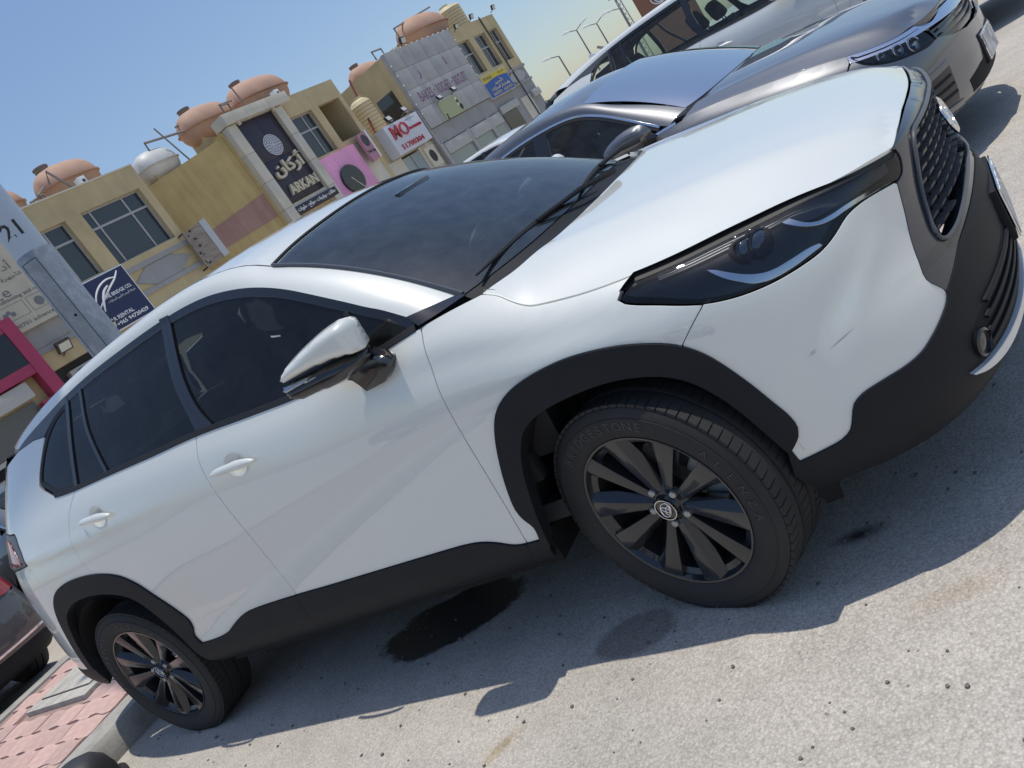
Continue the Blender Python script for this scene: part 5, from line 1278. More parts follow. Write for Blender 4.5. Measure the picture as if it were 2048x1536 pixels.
    skin('roof_panel', RS(), [tuple(q[:2]) for q in hd if abs(q[1]) < .58] + chn + [tuple(q[:2]) for q in rh[::-1] if abs(q[1]) < .55] + [(a, -b) for a, b in chn[::-1]], paint, root, 1, step=.06, lip=.02, gap=-.004)
    loft_panel('rear_window', rh, dk, GLASS_C, root, (-.02, 0, .03), flip=False)
    de = even(curve([(-3.46, -.71, 1.0), (-3.62, -.6, 1.02), (-3.72, -.3, 1.035), (-3.74, 0, 1.04), (-3.72, .3, 1.035), (-3.62, .6, 1.02), (-3.46, .71, 1.0)], .05), 33); loft_panel('boot_lid', dk, de, paint, root, (0, 0, .012), flip=False)
    te = np.array([SED.P(SE0 + .002 + .0, .74, -1) * np.array([1, 1, 1]) for _ in range(33)]); te = np.stack([np.interp(np.abs(de[:, 1]), [0, .4, .71], [-3.90, -3.87, -3.79]), de[:, 1], np.full(33, .735)], 1); loft_panel('boot_face', de, te, paint, root, (-.06, 0, .0), flip=False)
    # plates
    for x_, z_, nm, tl_ in ((.972, .395, 'number_plate', 1), (-3.905, .60, 'number_plate', -1)):
        b = MB(); b.box((x_, 0, z_), (.012, .345, .15)); o = b.build(nm, CHROME, root, bevel=.002); b = MB(); b.box((x_ + tl_ * .0072, 0, z_), (.003, .33, .136)); b.build('plate_face', MATS['worn_plate_enamel'], o)
    b = MB(); b.box((.955, 0, .395), (.03, .40, .17)); b.build('plate_bracket', CLAD, root, bevel=.01)
    # emblem bar on the grille
    Mh = Matrix(((0, 0, 1, .965), (1, 0, 0, 0), (0, 1, 0, .635), (0, 0, 0, 1))); b = MB()
    for pl in ([(-.05, -.04), (-.04, -.04), (-.035, .04), (-.048, .04)], [(.05, -.04), (.04, -.04), (.035, .04), (.048, .04)], [(-.04, -.006), (.04, -.006), (.04, .006), (-.04, .006)]): b.prism(pl, Mh, .01)
    o = b.build('nose_badge', CHROME, root); o['kind'] = 'stuff'
    # cabin and floor
    b = MB(); b.box((-1.4, 0, .30), (2.0, 1.6, .14)); b.box((.35, 0, .36), (.8, 1.05, .2)); b.box((-3.2, 0, .42), (.9, 1.1, .22)); b.box((-1.4, 0, .26), (3.4, 1.05, .1)); b.build('underbody', DARK, root)
    b = MB(); b.prism([(-.36, .96), (-.55, .965), (-.72, .93), (-.78, .86), (-.70, .55), (-.4, .5)], Matrix(((1, 0, 0, 0), (0, 0, -1, .74), (0, 1, 0, 0), (0, 0, 0, 1))), 1.48); b.build('dashboard', INTER, root, bevel=.03)
    for sd_ in (-1, 1):
        b = MB(); b.box((-1.5, sd_ * .77, .65), (2.0, .05, .55)); b.build('door_lining', INTER, root)
    b = MB(); Ms = Matrix.Translation((-.88, .37, .93)) @ Matrix.Rotation(R(-65), 4, 'Y'); b.tube([Ms @ Vector((.185 * math.cos(t), .185 * math.sin(t), 0)) for t in np.linspace(0, 2 * math.pi, 33)], .016, 8, cap=False)
    for a in (90, 270, 180): b.tube([Ms @ Vector((0, 0, 0)), Ms @ Vector((.18 * math.cos(R(a)), .18 * math.sin(R(a)), 0))], .016, 6)
    b.build('steering_wheel', MATS['leather_black'], root, True)
    seat(root, -1.25, -.38, .5, zb=.48); seat(root, -1.25, .38, .5, zb=.48); seat(root, -2.1, 0, 1.25, zb=.50)
    b = MB(); b.box((-.86, 0, 1.285), (.04, .25, .085)); b.build('interior_mirror', GLOSSB, root, bevel=.015)
    b = MB(); b.box((-2.0, 0, .86), (2.0, 1.3, .02)); 
    # wheels reuse the SUV wheel's mesh data
    for x_, sd_, sp_ in ((0, -1, .3), (-2.83, -1, 1.1), (0, 1, 2.), (-2.83, 1, .7)):
        wc = copy_tree(w0, root); wheel_at(wc, x_, sd_ * .80, .342, sd_, 0, sp_)
    return root


saloon = build_saloon('grey_saloon', 'dark grey saloon with chrome brow parked beyond the white SUV', GREYP, 'parked cars')
saloon.location = (.16, 3.10, 0); saloon.rotation_euler = (0, 0, R(-10))
suv['group'] = 'parked cars'
# ---------------------------------------------------------------- other parked cars
def recolour(root, swap):
    """give a copied car its own paint without touching the source"""
    done = {}
    def go(o):
        if o.type == 'MESH' and o.data.materials and o.data.materials[0] in swap:
            if o.data not in done:
                me = o.data.copy(); me.materials[0] = swap[o.data.materials[0]]; done[o.data] = me
            o.data = done[o.data]
        for c in o.children: go(c)
    go(root)
    return root


SKIP = {'cap_emblem', 'cap_ring', 'nose_emblem', 'emblem_ovals', 'emblem_backing', 'sidewall_lettering', 'tread_blocks'}


def car_copy(src, name, label, loc, rz, sc=(1, 1, 1), swap=None):
    c = copy_tree(src); c.name = name; tag(c, label, 'car', 'parked cars'); c.location = loc; c.rotation_euler = (0, 0, rz); c.scale = sc
    def prune(o):
        for ch in list(o.children):
            prune(ch)
            if ch.name.split('.')[0] in SKIP: bpy.data.objects.remove(ch)
    prune(c)
    if swap: recolour(c, swap)
    return c


car_copy(suv, 'pearl_suv', 'tall pearl white SUV parked behind the dark grey saloon', (.78, 6.45, 0), R(-4), (1.09, 1.04, 1.07), {WHITE: WHITE2, CLAD: WHITE2, GLASS_S: GLASS_C})
car_copy(suv, 'cream_suv', 'white SUV with sunlit roof seen farthest back past the saloon roof', (-3.6, 9.6, 0), R(2), (1.05, 1.02, 1.04), {WHITE: WHITE2})
car_copy(saloon, 'brown_saloon', 'grey brown car with red reflector backing on to the red pavement', (-9.75, -.42, 0), R(180), (1, 1, 1.02), {GREYP: BROWNP})
car_copy(saloon, 'dark_saloon', 'dark grey car at left edge beyond the grey brown car', (-10.6, 1.95, 0), R(184), (1, 1, 1.05))
# the row on the camera's side of the lot, seen mirrored in the SUV's doors
car_copy(saloon, 'silver_saloon', 'car parked opposite the white SUV, mirrored in its front door', (-.2, -8.2, 0), R(94), (1, 1, 1), {GREYP: WHITE2})
car_copy(suv, 'opposite_suv', 'white SUV parked opposite, mirrored in the rear door of the white SUV', (-3.6, -8.4, 0), R(90), (1, 1, 1.05), {WHITE: WHITE2})
car_copy(saloon, 'grey_opposite_saloon', 'dark saloon parked opposite, mirrored in the rear wing of the white SUV', (-6.6, -8.3, 0), R(88))
# ---------------------------------------------------------------- ground, kerb, pavement
def _asphalt(nt, b):
    v = texco(nt)
    vo = node(nt, 'ShaderNodeTexVoronoi', Scale=150.); nt.links.new(v, vo.inputs['Vector'])
    v2 = node(nt, 'ShaderNodeTexVoronoi', Scale=340.); nt.links.new(v, v2.inputs['Vector'])
    stone = ramp(nt, vo.outputs['Color'], [(0., (.36, .335, .30)), (.35, (.53, .50, .455)), (.7, (.64, .605, .555)), (1., (.78, .74, .68))])
    fine = ramp(nt, v2.outputs['Color'], [(0, (.32, .30, .275)), (.5, (.56, .53, .485)), (1, (.72, .68, .62))])
    edge = ramp(nt, vo.outputs['Distance'], [(.25, (1, 1, 1)), (.8, (.66, .64, .61))])
    c = mixc(nt, .45, stone, fine); c = mixc(nt, .65, c, edge, 'MULTIPLY')
    big = ramp(nt, noise(nt, v, .9, 6, .6), [(.3, (.82, .81, .80)), (.7, (1.06, 1.03, 1.0))]); c = mixc(nt, 1, c, big, 'MULTIPLY')
    mid = ramp(nt, noise(nt, v, 5.5, 5, .65), [(.3, (.88, .87, .86)), (.65, (1.04, 1.03, 1.02))]); c = mixc(nt, 1, c, mid, 'MULTIPLY')
    spk = ramp(nt, noise(nt, v, 46., 2, .5), [(.70, (1, 1, 1)), (.76, (.42, .40, .38))]); c = mixc(nt, .8, c, spk, 'MULTIPLY')
    geo = nt.nodes.new('ShaderNodeNewGeometry')

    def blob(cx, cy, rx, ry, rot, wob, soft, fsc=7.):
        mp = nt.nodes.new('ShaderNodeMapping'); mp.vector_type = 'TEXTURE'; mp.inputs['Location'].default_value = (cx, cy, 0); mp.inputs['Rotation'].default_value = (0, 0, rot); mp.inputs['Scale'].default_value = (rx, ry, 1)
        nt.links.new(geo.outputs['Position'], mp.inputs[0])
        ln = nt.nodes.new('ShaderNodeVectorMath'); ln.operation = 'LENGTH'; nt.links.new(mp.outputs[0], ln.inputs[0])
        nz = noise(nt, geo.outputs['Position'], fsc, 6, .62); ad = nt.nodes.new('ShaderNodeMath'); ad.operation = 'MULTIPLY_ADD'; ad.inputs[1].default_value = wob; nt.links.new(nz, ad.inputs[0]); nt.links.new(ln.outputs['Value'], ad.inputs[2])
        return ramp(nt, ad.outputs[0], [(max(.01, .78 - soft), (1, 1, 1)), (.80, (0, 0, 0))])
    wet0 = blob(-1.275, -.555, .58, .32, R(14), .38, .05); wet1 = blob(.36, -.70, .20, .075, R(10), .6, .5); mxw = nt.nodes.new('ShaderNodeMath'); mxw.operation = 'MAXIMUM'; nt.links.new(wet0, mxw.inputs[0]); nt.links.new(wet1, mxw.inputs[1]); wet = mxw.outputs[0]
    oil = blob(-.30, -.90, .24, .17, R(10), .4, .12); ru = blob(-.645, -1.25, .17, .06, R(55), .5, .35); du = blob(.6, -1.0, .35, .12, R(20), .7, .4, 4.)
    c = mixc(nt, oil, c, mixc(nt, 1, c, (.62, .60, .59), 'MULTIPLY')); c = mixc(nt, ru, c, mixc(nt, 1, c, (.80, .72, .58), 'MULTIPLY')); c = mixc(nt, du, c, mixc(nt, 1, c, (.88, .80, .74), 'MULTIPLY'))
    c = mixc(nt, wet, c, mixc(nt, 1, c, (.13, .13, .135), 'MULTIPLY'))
    # tyre-dark lane away from the camera
    nt.links.new(c, b.inputs['Base Color'])
    nt.links.new(mixc(nt, wet, (.85,) * 3, (.35,) * 3), b.inputs['Roughness'])
    hh = mixc(nt, .4, vo.outputs['Distance'], v2.outputs['Distance']); bump(nt, b, hh, .5, -.0025)


g = MB(); gs = 2500
g.add([(-gs, -gs, 0), (gs, -gs, 0), (gs, gs, 0), (-gs, gs, 0)], [(0, 1, 2, 3)])
ground = g.build('asphalt_ground', mat('worn_pale_asphalt', (.33, .31, .29), .9, build=_asphalt)); tag(ground, kind='structure')


def _conc(col, sc=1.):
    def f(nt, b):
        v = texco(nt); n = noise(nt, v, 6 * sc, 7, .65); n2 = noise(nt, v, 60 * sc, 3, .6)
        c = ramp(nt, n, [(.25, tuple(x * .62 for x in col)), (.5, col), (.8, tuple(min(1, x * 1.18) for x in col))]); c = mixc(nt, .5, c, ramp(nt, n2, [(.3, (.7, .7, .7)), (.7, (1.1, 1.1, 1.1))]), 'MULTIPLY')
        nt.links.new(c, b.inputs['Base Color']); bump(nt, b, mixc(nt, .5, n, n2), .4, .006)
    return f


KERBM = mat('old_kerb_concrete', (.42, .40, .36), .9, build=_conc((.40, .38, .34)))
COVER = mat('pale_cover_concrete', (.5, .48, .42), .9, build=_conc((.50, .47, .41)))


def _paver(nt, b):
    v = texco(nt); oi = nt.nodes.new('ShaderNodeObjectInfo'); n = noise(nt, v, 18., 5, .6)
    c = ramp(nt, n, [(.2, (.45, .30, .26)), (.55, (.58, .40, .35)), (.85, (.68, .51, .45))]); k = ramp(nt, oi.outputs['Random'], [(0, (.86, .86, .86)), (1, (1.1, 1.06, 1.05))])
    nt.links.new(mixc(nt, 1, c, k, 'MULTIPLY'), b.inputs['Base Color']); bump(nt, b, n, .3, .004)


PAVER = mat('faded_red_paver', (.45, .27, .22), .85, build=_paver)
kb = empty('kerb'); tag(kb, kind='structure')
ZK = .135
prof = [(-3.335, 0.0), (-3.352, ZK - .035), (-3.385, ZK), (-3.60, ZK), (-3.60, 0.)]
kme = None; rng = random.Random(4)
for i in range(-8, 42):
    y0 = i * .6 + .03
    if kme is None:
        m_ = MB(); m_.prism([(a, z) for a, z in prof], Matrix(((1, 0, 0, 0), (0, 0, -1, .592), (0, 1, 0, 0), (0, 0, 0, 1))), .592); o = m_.build('kerbstone', KERBM, kb, bevel=.008); kme = o.data
    else: o = link(bpy.data.objects.new('kerbstone', kme), kb)
    o.location = (rng.uniform(-.006, .006), y0, rng.uniform(-.005, .003))
kb2 = MB(); kb2.box((-5.76, 9, .065), (.16, 34, .13)); o = kb2.build('kerb_far_edge', KERBM, bevel=.01); tag(o, kind='structure')
pv = empty('pavement'); tag(pv, kind='structure')
bed = MB(); bed.box((-4.64, 9.0, .055), (2.07, 34, .11)); bed.build('paving_bed', mat('sand_joint', (.34, .235, .20), .95), pv)
# interlocking pavers near the car, one by one
def paver_mesh(w, l, h):
    n = 8; a = []
    for i in range(n): a.append((-w / 2 + w * i / n, -l / 2 + .010 * math.sin(2 * math.pi * i / n * 1.0)))
    for i in range(n): a.append((w / 2 + .010 * math.sin(2 * math.pi * i / n), -l / 2 + l * i / n))
    for i in range(n): a.append((w / 2 - w * i / n, l / 2 + .010 * math.sin(2 * math.pi * (n - i) / n)))
    for i in range(n): a.append((-w / 2 + .010 * math.sin(2 * math.pi * (n - i) / n), l / 2 - l * i / n))
    m_ = MB(); m_.prism(shrink(dedupe(a), .0025), Matrix.Identity(4), h); o = m_.build('paver', PAVER, pv, bevel=.004); return o


p0 = paver_mesh(.245, .162, .075); first = True
for iy in range(-13, 12):
    for ix in range(9):
        x = -3.62 - .1225 - ix * .245 + (.12 if iy % 2 else 0) ; y = iy * .162
        if x > -3.70: x = -3.725
        if x < -5.56 or (-5.20 < x < -4.28 and -.53 < y < .14): continue
        o = p0 if first else link(bpy.data.objects.new('paver', p0.data), pv); first = False
        o.location = (x + rng.uniform(-.004, .004), y + rng.uniform(-.004, .004), .060 + rng.uniform(-.003, .003)); o.rotation_euler = (rng.uniform(-.01, .01), rng.uniform(-.01, .01), rng.uniform(-.02, .02))
far = MB(); far.box((-4.64, 14.0, .12), (2.05, 24.0, .03))


def _pavsheet(nt, b):
    v = texco(nt); br = node(nt, 'ShaderNodeTexBrick', Scale=4.4); nt.links.new(v, br.inputs['Vector'])
    br.inputs['Color1'].default_value = (.45, .26, .215, 1); br.inputs['Color2'].default_value = (.52, .30, .25, 1); br.inputs['Mortar'].default_value = (.22, .15, .12, 1); nt.links.new(br.outputs[0], b.inputs['Base Color'])


far.build('far_paving', mat('far_red_paving', (.45, .27, .22), .9, build=_pavsheet), pv)
# service cover set in the paving
mh = empty('service_cover', (-4.73, -.19, .115)); tag(mh, 'pale concrete service cover set in red paving behind rear wheel', 'service cover')
m_ = MB(); m_.box((0, 0, .005), (.84, .60, .05)); m_.build('cover_frame', COVER, mh, bevel=.006)
m_ = MB(); m_.box((-.02, .03, .012), (.66, .44, .05)); m_.build('cover_slab', COVER, mh, bevel=.008)
for a, b_ in (((-.02, -.196, .031), (.67, .012, .004)), ((.318, .03, .031), (.012, .45, .004)), ((-.358, .03, .031), (.012, .45, .004))):
    m_ = MB(); m_.box(a, b_); m_.build('cover_joint', mat('dark_joint', (.05, .045, .04), .9), mh)
# loose grit on the asphalt
gr = MB(); rg = random.Random(9)
for i in range(420):
    u = rg.random(); x = rg.uniform(-3.2, 1.4); y = rg.uniform(-2.1, -.1); r_ = rg.choice([.003, .004, .005, .006]) * (1.4 if u > .93 else 1)
    vs_ = [(x + r_ * rg.uniform(.7, 1.2) * math.cos(t), y + r_ * rg.uniform(.7, 1.2) * math.sin(t), zz) for zz in (-.001, r_ * .8) for t in (0, 1.26, 2.5, 3.8, 5.0)]
    gr.add(vs_, [(0, 1, 2, 3, 4)[::-1], (5, 6, 7, 8, 9)] + [(k, (k + 1) % 5, 5 + (k + 1) % 5, 5 + k) for k in range(5)])
o = gr.build('loose_grit', mat('grit_stone', (.16, .145, .13), .9)); tag(o, 'fine dark and pale grit scattered over the asphalt', 'gravel', kind='stuff')
lf = random.Random(2)
for (x, y, c_) in ((-.40, -1.06, 'dry'), (-.62, -1.12, 'dry'), (-.33, -.98, 'dry'), (-.75, -1.14, 'dry')):
    pass
# lamp post with number and hatch
def _galv(nt, b):
    v = texco(nt, 'Object', (1, 1, .6)); n = noise(nt, v, 7., 6, .65); n2 = noise(nt, v, 28., 4, .6)
    c = ramp(nt, n, [(.3, (.20, .22, .25)), (.5, (.27, .29, .32)), (.72, (.42, .44, .47))]); nt.links.new(mixc(nt, .3, c, ramp(nt, n2, [(.3, (.2, .22, .24)), (.7, (.40, .42, .44))])), b.inputs['Base Color'])


lp = empty('lamp_post', (-4.25, 1.105, .13)); tag(lp, 'grey steel street lamp post marked 21 behind the white SUV', 'lamp post')
POLE = mat('pale_grey_pole_paint', (.42, .47, .53), .35, metal=.2); GALV = mat('mottled_galvanised_steel', (.3, .32, .35), .45, metal=.35, build=_galv)
zb = 2.46
m_ = MB(); m_.lathe([(.130, 0), (.128, .25), (.123, zb - .01), (.119, zb)], 40); base_ = m_.build('post_base', GALV, lp, True)
m_ = MB(); m_.lathe([(.118, zb - .01), (.112, zb + 1.5), (.075, 11.0), (.0005, 11.02)], 40); m_.build('post_shaft', POLE, lp, True)
m_ = MB(); m_.tube([(0, 0, 10.7), (.4, -.1, 11.1), (1.6, -.4, 11.3)], .035, 8); m_.build('lamp_arm', POLE, lp, True)
m_ = MB(); m_.box((1.9, -.47, 11.3), (.75, .26, .12)); m_.build('lamp_head', POLE, lp, bevel=.03)
# hatch: a curved door standing 4 mm proud with a dark joint
ac = math.atan2(-2.634 - 1.105, 1.067 + 4.25)
hv, hf = [], []; n = 10
for zz in (zb - .80, zb - .055):
    for i in range(n + 1):
        a = ac - R(30) + R(52) * i / n - R(24); hv.append((.1285 * math.cos(a), .1285 * math.sin(a), zz))
for i in range(n): hf.append((i, i + 1, n + 2 + i, n + 1 + i))
mesh_obj('post_hatch', hv, hf, GALV, base_, smooth=True)
for (i0, i1) in ((0, n + 1), (n, 2 * n + 1)):
    m_ = MB(); m_.tube([hv[i0], hv[i1]], .0022, 5); m_.build('hatch_joint', DARK, base_)
for row_ in (0, n + 1):
    m_ = MB(); m_.tube([hv[row_ + i] for i in range(n + 1)], .0022, 5); m_.build('hatch_joint', DARK, base_)
a = ac - R(16); m_ = MB(); m_.lathe([(.010, 0), (.009, .004), (.0005, .004)], 12, Matrix.Translation((.128 * math.cos(a), .128 * math.sin(a), zb - .50)) @ Vector((math.cos(a), math.sin(a), 0)).to_track_quat('Z', 'Y').to_matrix().to_4x4()); m_.build('hatch_lock', DARK, base_, True)


def wrap_text(word, r, ang, z, size, m, parent, step):
    for i, ch in enumerate(word):
        me = text_mesh(ch, size, .001, size * .012); a_ = ang + step * (i - (len(word) - 1) / 2)
        vs_ = []
        for v in me.vertices:
            t = a_ + v.co.x / r; rr = r + .002 + v.co.z; vs_.append((rr * math.cos(t), rr * math.sin(t), z + v.co.y))
        mesh_obj('post_number', vs_, [tuple(p_.vertices) for p_ in me.polygons], m, parent); bpy.data.meshes.remove(me)


wrap_text('21', .1165, ac - R(4), zb + .165, .155, mat('black_stencil', (.02, .02, .022), .6), lp, R(38))
# black rubber dome at the foot of the frame
db = empty('rubber_bollard', (-3.22, -1.20, 0)); tag(db, 'low black rubber dome bollard beside kerb at bottom left edge', 'bollard')
m_ = MB(); m_.lathe([(.17, 0), (.17, .07), (.158, .13), (.125, .175), (.075, .198), (.0005, .205)], 32); m_.build('bollard_cap', mat('scuffed_black_rubber', (.03, .031, .034), .5, build=_plastic((.026, .027, .030), 90.)), db, True)
m_ = MB(); m_.lathe([(.195, 0), (.195, .02), (.17, .03)], 32); m_.build('bollard_flange', RUBBER, db, True)
# ---------------------------------------------------------------- the row of shops across the road
FO = Vector((-21.2, 18.2, 0)); FU = Vector((.104, .9945, 0)).normalized(); FN = Vector((FU.y, -FU.x, 0))


def fp(u, z, n=0.): return FO + FU * u + FN * n + Vector((0, 0, z))


FM = Matrix(((FU.x, 0, FN.x, FO.x), (FU.y, 0, FN.y, FO.y), (0, 1, 0, 0), (0, 0, 0, 1)))      # local x = along, y = up, z = out


def fbox(u0, u1, z0, z1, n0, n1, name, m, parent, bevel=0.):
    b = MB(); c = [fp(u, z, n) for u, z, n in ((u0, z0, n0), (u1, z0, n0), (u1, z1, n0), (u0, z1, n0), (u0, z0, n1), (u1, z0, n1), (u1, z1, n1), (u0, z1, n1))]
    b.add(c, [(0, 3, 2, 1), (4, 5, 6, 7), (0, 1, 5, 4), (1, 2, 6, 5), (2, 3, 7, 6), (3, 0, 4, 7)])
    return b.build(name, m, parent, bevel=bevel)


def fprism(poly, n0, d, name, m, parent, bevel=0.):
    b = MB(); b.prism(poly, FM @ Matrix.Translation((0, 0, n0)), d); return b.build(name, m, parent, bevel=bevel)


def fwall(outline, holes, name, m, parent, n=0., reveal=.28):
    V, F, loops = tri_poly(outline, 50., holes); vs_ = [fp(a, b, n) for a, b in V]
    fs = [tuple(f) for f in F]; out = []
    for f in fs:
        a, b, c = (Vector(vs_[i]) for i in f[:3]); out.append(f if (b - a).cross(c - a).dot(FN) > 0 else f[::-1])
    for h in holes:
        k = len(vs_); N_ = len(h); vs_ += [fp(a, b, n) for a, b in h] + [fp(a, b, n - reveal) for a, b in h]
        cen = Vector((sum(q[0] for q in h) / N_, sum(q[1] for q in h) / N_))
        for i in range(N_):
            j = (i + 1) % N_; q = (k + i, k + j, k + N_ + j, k + N_ + i)
            nn = (vs_[q[1]] - vs_[q[0]]).cross(vs_[q[2]] - vs_[q[0]]); md = fp(cen.x, cen.y, n) - (vs_[q[0]] + vs_[q[1]]) / 2
            out.append(q if nn.dot(md) > 0 else q[::-1])
    return mesh_obj(name, vs_, out, m, parent)


def _stucco(col, stain=.5):
    def f(nt, b):
        v = texco(nt); n = noise(nt, v, 1.1, 6, .6); st = noise(nt, texco(nt, 'Object', (2.5, 2.5, .18)), 1.3, 5, .6)
        c = ramp(nt, n, [(.25, tuple(x * .82 for x in col)), (.7, tuple(x * 1.06 for x in col))]); c = mixc(nt, stain, c, ramp(nt, st, [(.35, (.74, .72, .70)), (.62, (1, 1, 1))]), 'MULTIPLY')
        nt.links.new(c, b.inputs['Base Color']); bump(nt, b, noise(nt, v, 45., 3), .15, .01)
    return f


YEL = mat('mustard_stucco', (.42, .33, .16), .9, build=_stucco((.56, .42, .19)))
TAN = mat('tan_stucco', (.40, .33, .20), .9, build=_stucco((.56, .455, .265), .35))
CREAM = mat('cream_cladding', (.52, .48, .39), .7, build=_stucco((.64, .60, .50), .25))
GREYW = mat('grey_metal_cladding', (.36, .36, .35), .55, build=_stucco((.40, .40, .395), .3))
GREYB = mat('grey_render', (.30, .30, .30), .85, build=_stucco((.34, .34, .34), .3))
PINKB = mat('dusty_pink_render', (.33, .19, .16), .9, build=_stucco((.42, .25, .21), .5))
PINK = mat('bright_pink_panel', (.62, .24, .45), .6, build=_stucco((.72, .33, .55), .15))
CRIM = mat('crimson_panel', (.34, .025, .09), .4, build=_stucco((.36, .03, .10), .15))
FRAME = mat('grey_window_frame', (.40, .40, .40), .5)
PANE = mat('dark_window_pane', (.035, .042, .05), .06, spec=.6, coat=.3)
PANEB = mat('blinded_window_pane', (.10, .105, .11), .12)
SHUT = mat('rolled_shutter', (.42, .42, .40), .6)
NAVY = mat('navy_sign_face', (.012, .022, .085), .35)
PURP = mat('deep_purple_sign_face', (.028, .022, .042), .35)
IVORY = mat('ivory_lettering', (.60, .54, .40), .5); WHT = mat('white_lettering', (.78, .79, .80), .5); BLK = mat('black_lettering', (.02, .02, .022), .5)
REDL = mat('red_lettering', (.45, .01, .03), .25, coat=.5); GREYL = mat('grey_lettering', (.16, .17, .18), .6); PURL = mat('faded_purple_lettering', (.24, .12, .22), .7)
TANK = mat('terracotta_tank', (.50, .30, .21), .75, build=_stucco((.52, .32, .23), .25)); TANKC = mat('cream_plastic_tank', (.62, .52, .32), .6); TANKW = mat('white_fibreglass_tank', (.62, .62, .60), .5, build=_stucco((.64, .64, .62), .3))
PIPE = mat('old_pipe', (.22, .20, .19), .7); REDP = mat('red_oxide_pipe', (.20, .04, .04), .6); LIGHTG = mat('floodlight_glass', (.55, .55, .50), .2)
# Arabic letters joined by hand: (isolated, final, initial, medial) forms
AF = {'ا': 'FE8D FE8E FE8D FE8E', 'أ': 'FE83 FE84 FE83 FE84', 'ب': 'FE8F FE90 FE91 FE92', 'ة': 'FE93 FE94 FE93 FE94', 'ت': 'FE95 FE96 FE97 FE98', 'ج': 'FE9D FE9E FE9F FEA0', 'ح': 'FEA1 FEA2 FEA3 FEA4', 'د': 'FEA9 FEAA FEA9 FEAA', 'ر': 'FEAD FEAE FEAD FEAE', 'ز': 'FEAF FEB0 FEAF FEB0',
      'س': 'FEB1 FEB2 FEB3 FEB4', 'ش': 'FEB5 FEB6 FEB7 FEB8', 'ط': 'FEC1 FEC2 FEC3 FEC4', 'ف': 'FED1 FED2 FED3 FED4', 'ك': 'FED9 FEDA FEDB FEDC', 'ل': 'FEDD FEDE FEDF FEE0', 'م': 'FEE1 FEE2 FEE3 FEE4', 'ن': 'FEE5 FEE6 FEE7 FEE8', 'ه': 'FEE9 FEEA FEEB FEEC', 'و': 'FEED FEEE FEED FEEE', 'ي': 'FEF1 FEF2 FEF3 FEF4', 'ئ': 'FE89 FE8A FE8B FE8C'}
NOJOIN = set('اأدرزوة')


def arab(s):
    out = []
    for i, ch in enumerate(s):
        if ch not in AF: out.append(ch); continue
        pre = i > 0 and s[i - 1] in AF and s[i - 1] not in NOJOIN; nxt = i + 1 < len(s) and s[i + 1] in AF and ch not in NOJOIN
        out.append(chr(int(AF[ch].split()[(3 if nxt else 1) if pre else (2 if nxt else 0)], 16)))
    return ''.join(out[::-1])


def ftext(body, u, z, n, w, h, m, parent, ext=.01, bold=0., name='lettering', shear=0.):
    """text fitted into a box w by h, centred on u, z of the facade"""
    me = text_mesh(body, 1., 0., bold); co = np.array([v.co[:] for v in me.vertices])
    if not len(co): return None
    a, b = co.min(0), co.max(0); sx = w / max(b[0] - a[0], 1e-6); sy_ = h / max(b[1] - a[1], 1e-6); bpy.data.meshes.remove(me)
    me = text_mesh(body, 1., .5, bold); v_ = []
    for v in me.vertices:
        x, y = (v.co.x - (a[0] + b[0]) / 2) * sx, (v.co.y - (a[1] + b[1]) / 2) * sy_; v_.append(fp(u + x + shear * y, z + y, n + (v.co.z + .5) * ext))
    o = mesh_obj(name, v_, [tuple(p_.vertices) for p_ in me.polygons], m, parent); bpy.data.meshes.remove(me); o['kind'] = 'stuff' if False else ''
    del o['kind']
    return o


def window(parent, u0, u1, z0, z1, n, vs_=(), hs=(), fr=.05, pane=None, inset=.20):
    """frame, mullions and single panes in an opening"""
    w = empty('window', parent=parent); nn = n - inset
    us = [u0] + list(vs_) + [u1]; zs = [z0] + list(hs) + [z1]
    for a, b, c, d in ((u0, u1, z0, z0 + fr), (u0, u1, z1 - fr, z1), (u0, u0 + fr, z0 + fr, z1 - fr), (u1 - fr, u1, z0 + fr, z1 - fr)): fbox(a, b, c, d, nn - .04, nn + .02, 'window_frame', FRAME, w)
    for v in vs_: fbox(v - fr * .6, v + fr * .6, z0 + fr, z1 - fr, nn - .035, nn + .012, 'mullion', FRAME, w)
    for h in hs: fbox(u0 + fr, u1 - fr, h - fr * .7, h + fr * .7, nn - .03, nn + .018, 'transom', FRAME, w)
    for i in range(len(us) - 1):
        for j in range(len(zs) - 1): fbox(us[i] + .01, us[i + 1] - .01, zs[j] + .01, zs[j + 1] - .01, nn - .03, nn - .018, 'pane', pane or PANE, w)
    return w


def floodlight(u, z, n, label, tilt=.3, s=1., group='floodlights on the shop fronts'):
    f = empty('floodlight', fp(u, z, n)); tag(f, label, 'floodlight', group)
    Mx = Matrix.Rotation(math.atan2(FN.y, FN.x), 4, 'Z') @ Matrix.Rotation(tilt, 4, 'Y')
    b = MB(); b.box((0, 0, 0), (.10 * s, .34 * s, .26 * s)); o = b.build('lamp_housing', GLOSSB, f, bevel=.02 * s); o.matrix_local = Mx
    b = MB(); b.box((.055 * s, 0, 0), (.01, .26 * s, .18 * s)); o2 = b.build('lamp_glass', LIGHTG, f); o2.matrix_local = Mx
    b = MB(); b.tube([(-.06 * s, 0, 0), (-.14 * s, 0, -.12 * s), (-.30 * s, 0, -.16 * s)], .018 * s, 6); o3 = b.build('lamp_bracket', GLOSSB, f); o3.matrix_local = Matrix.Rotation(math.atan2(FN.y, FN.x), 4, 'Z')
    return f


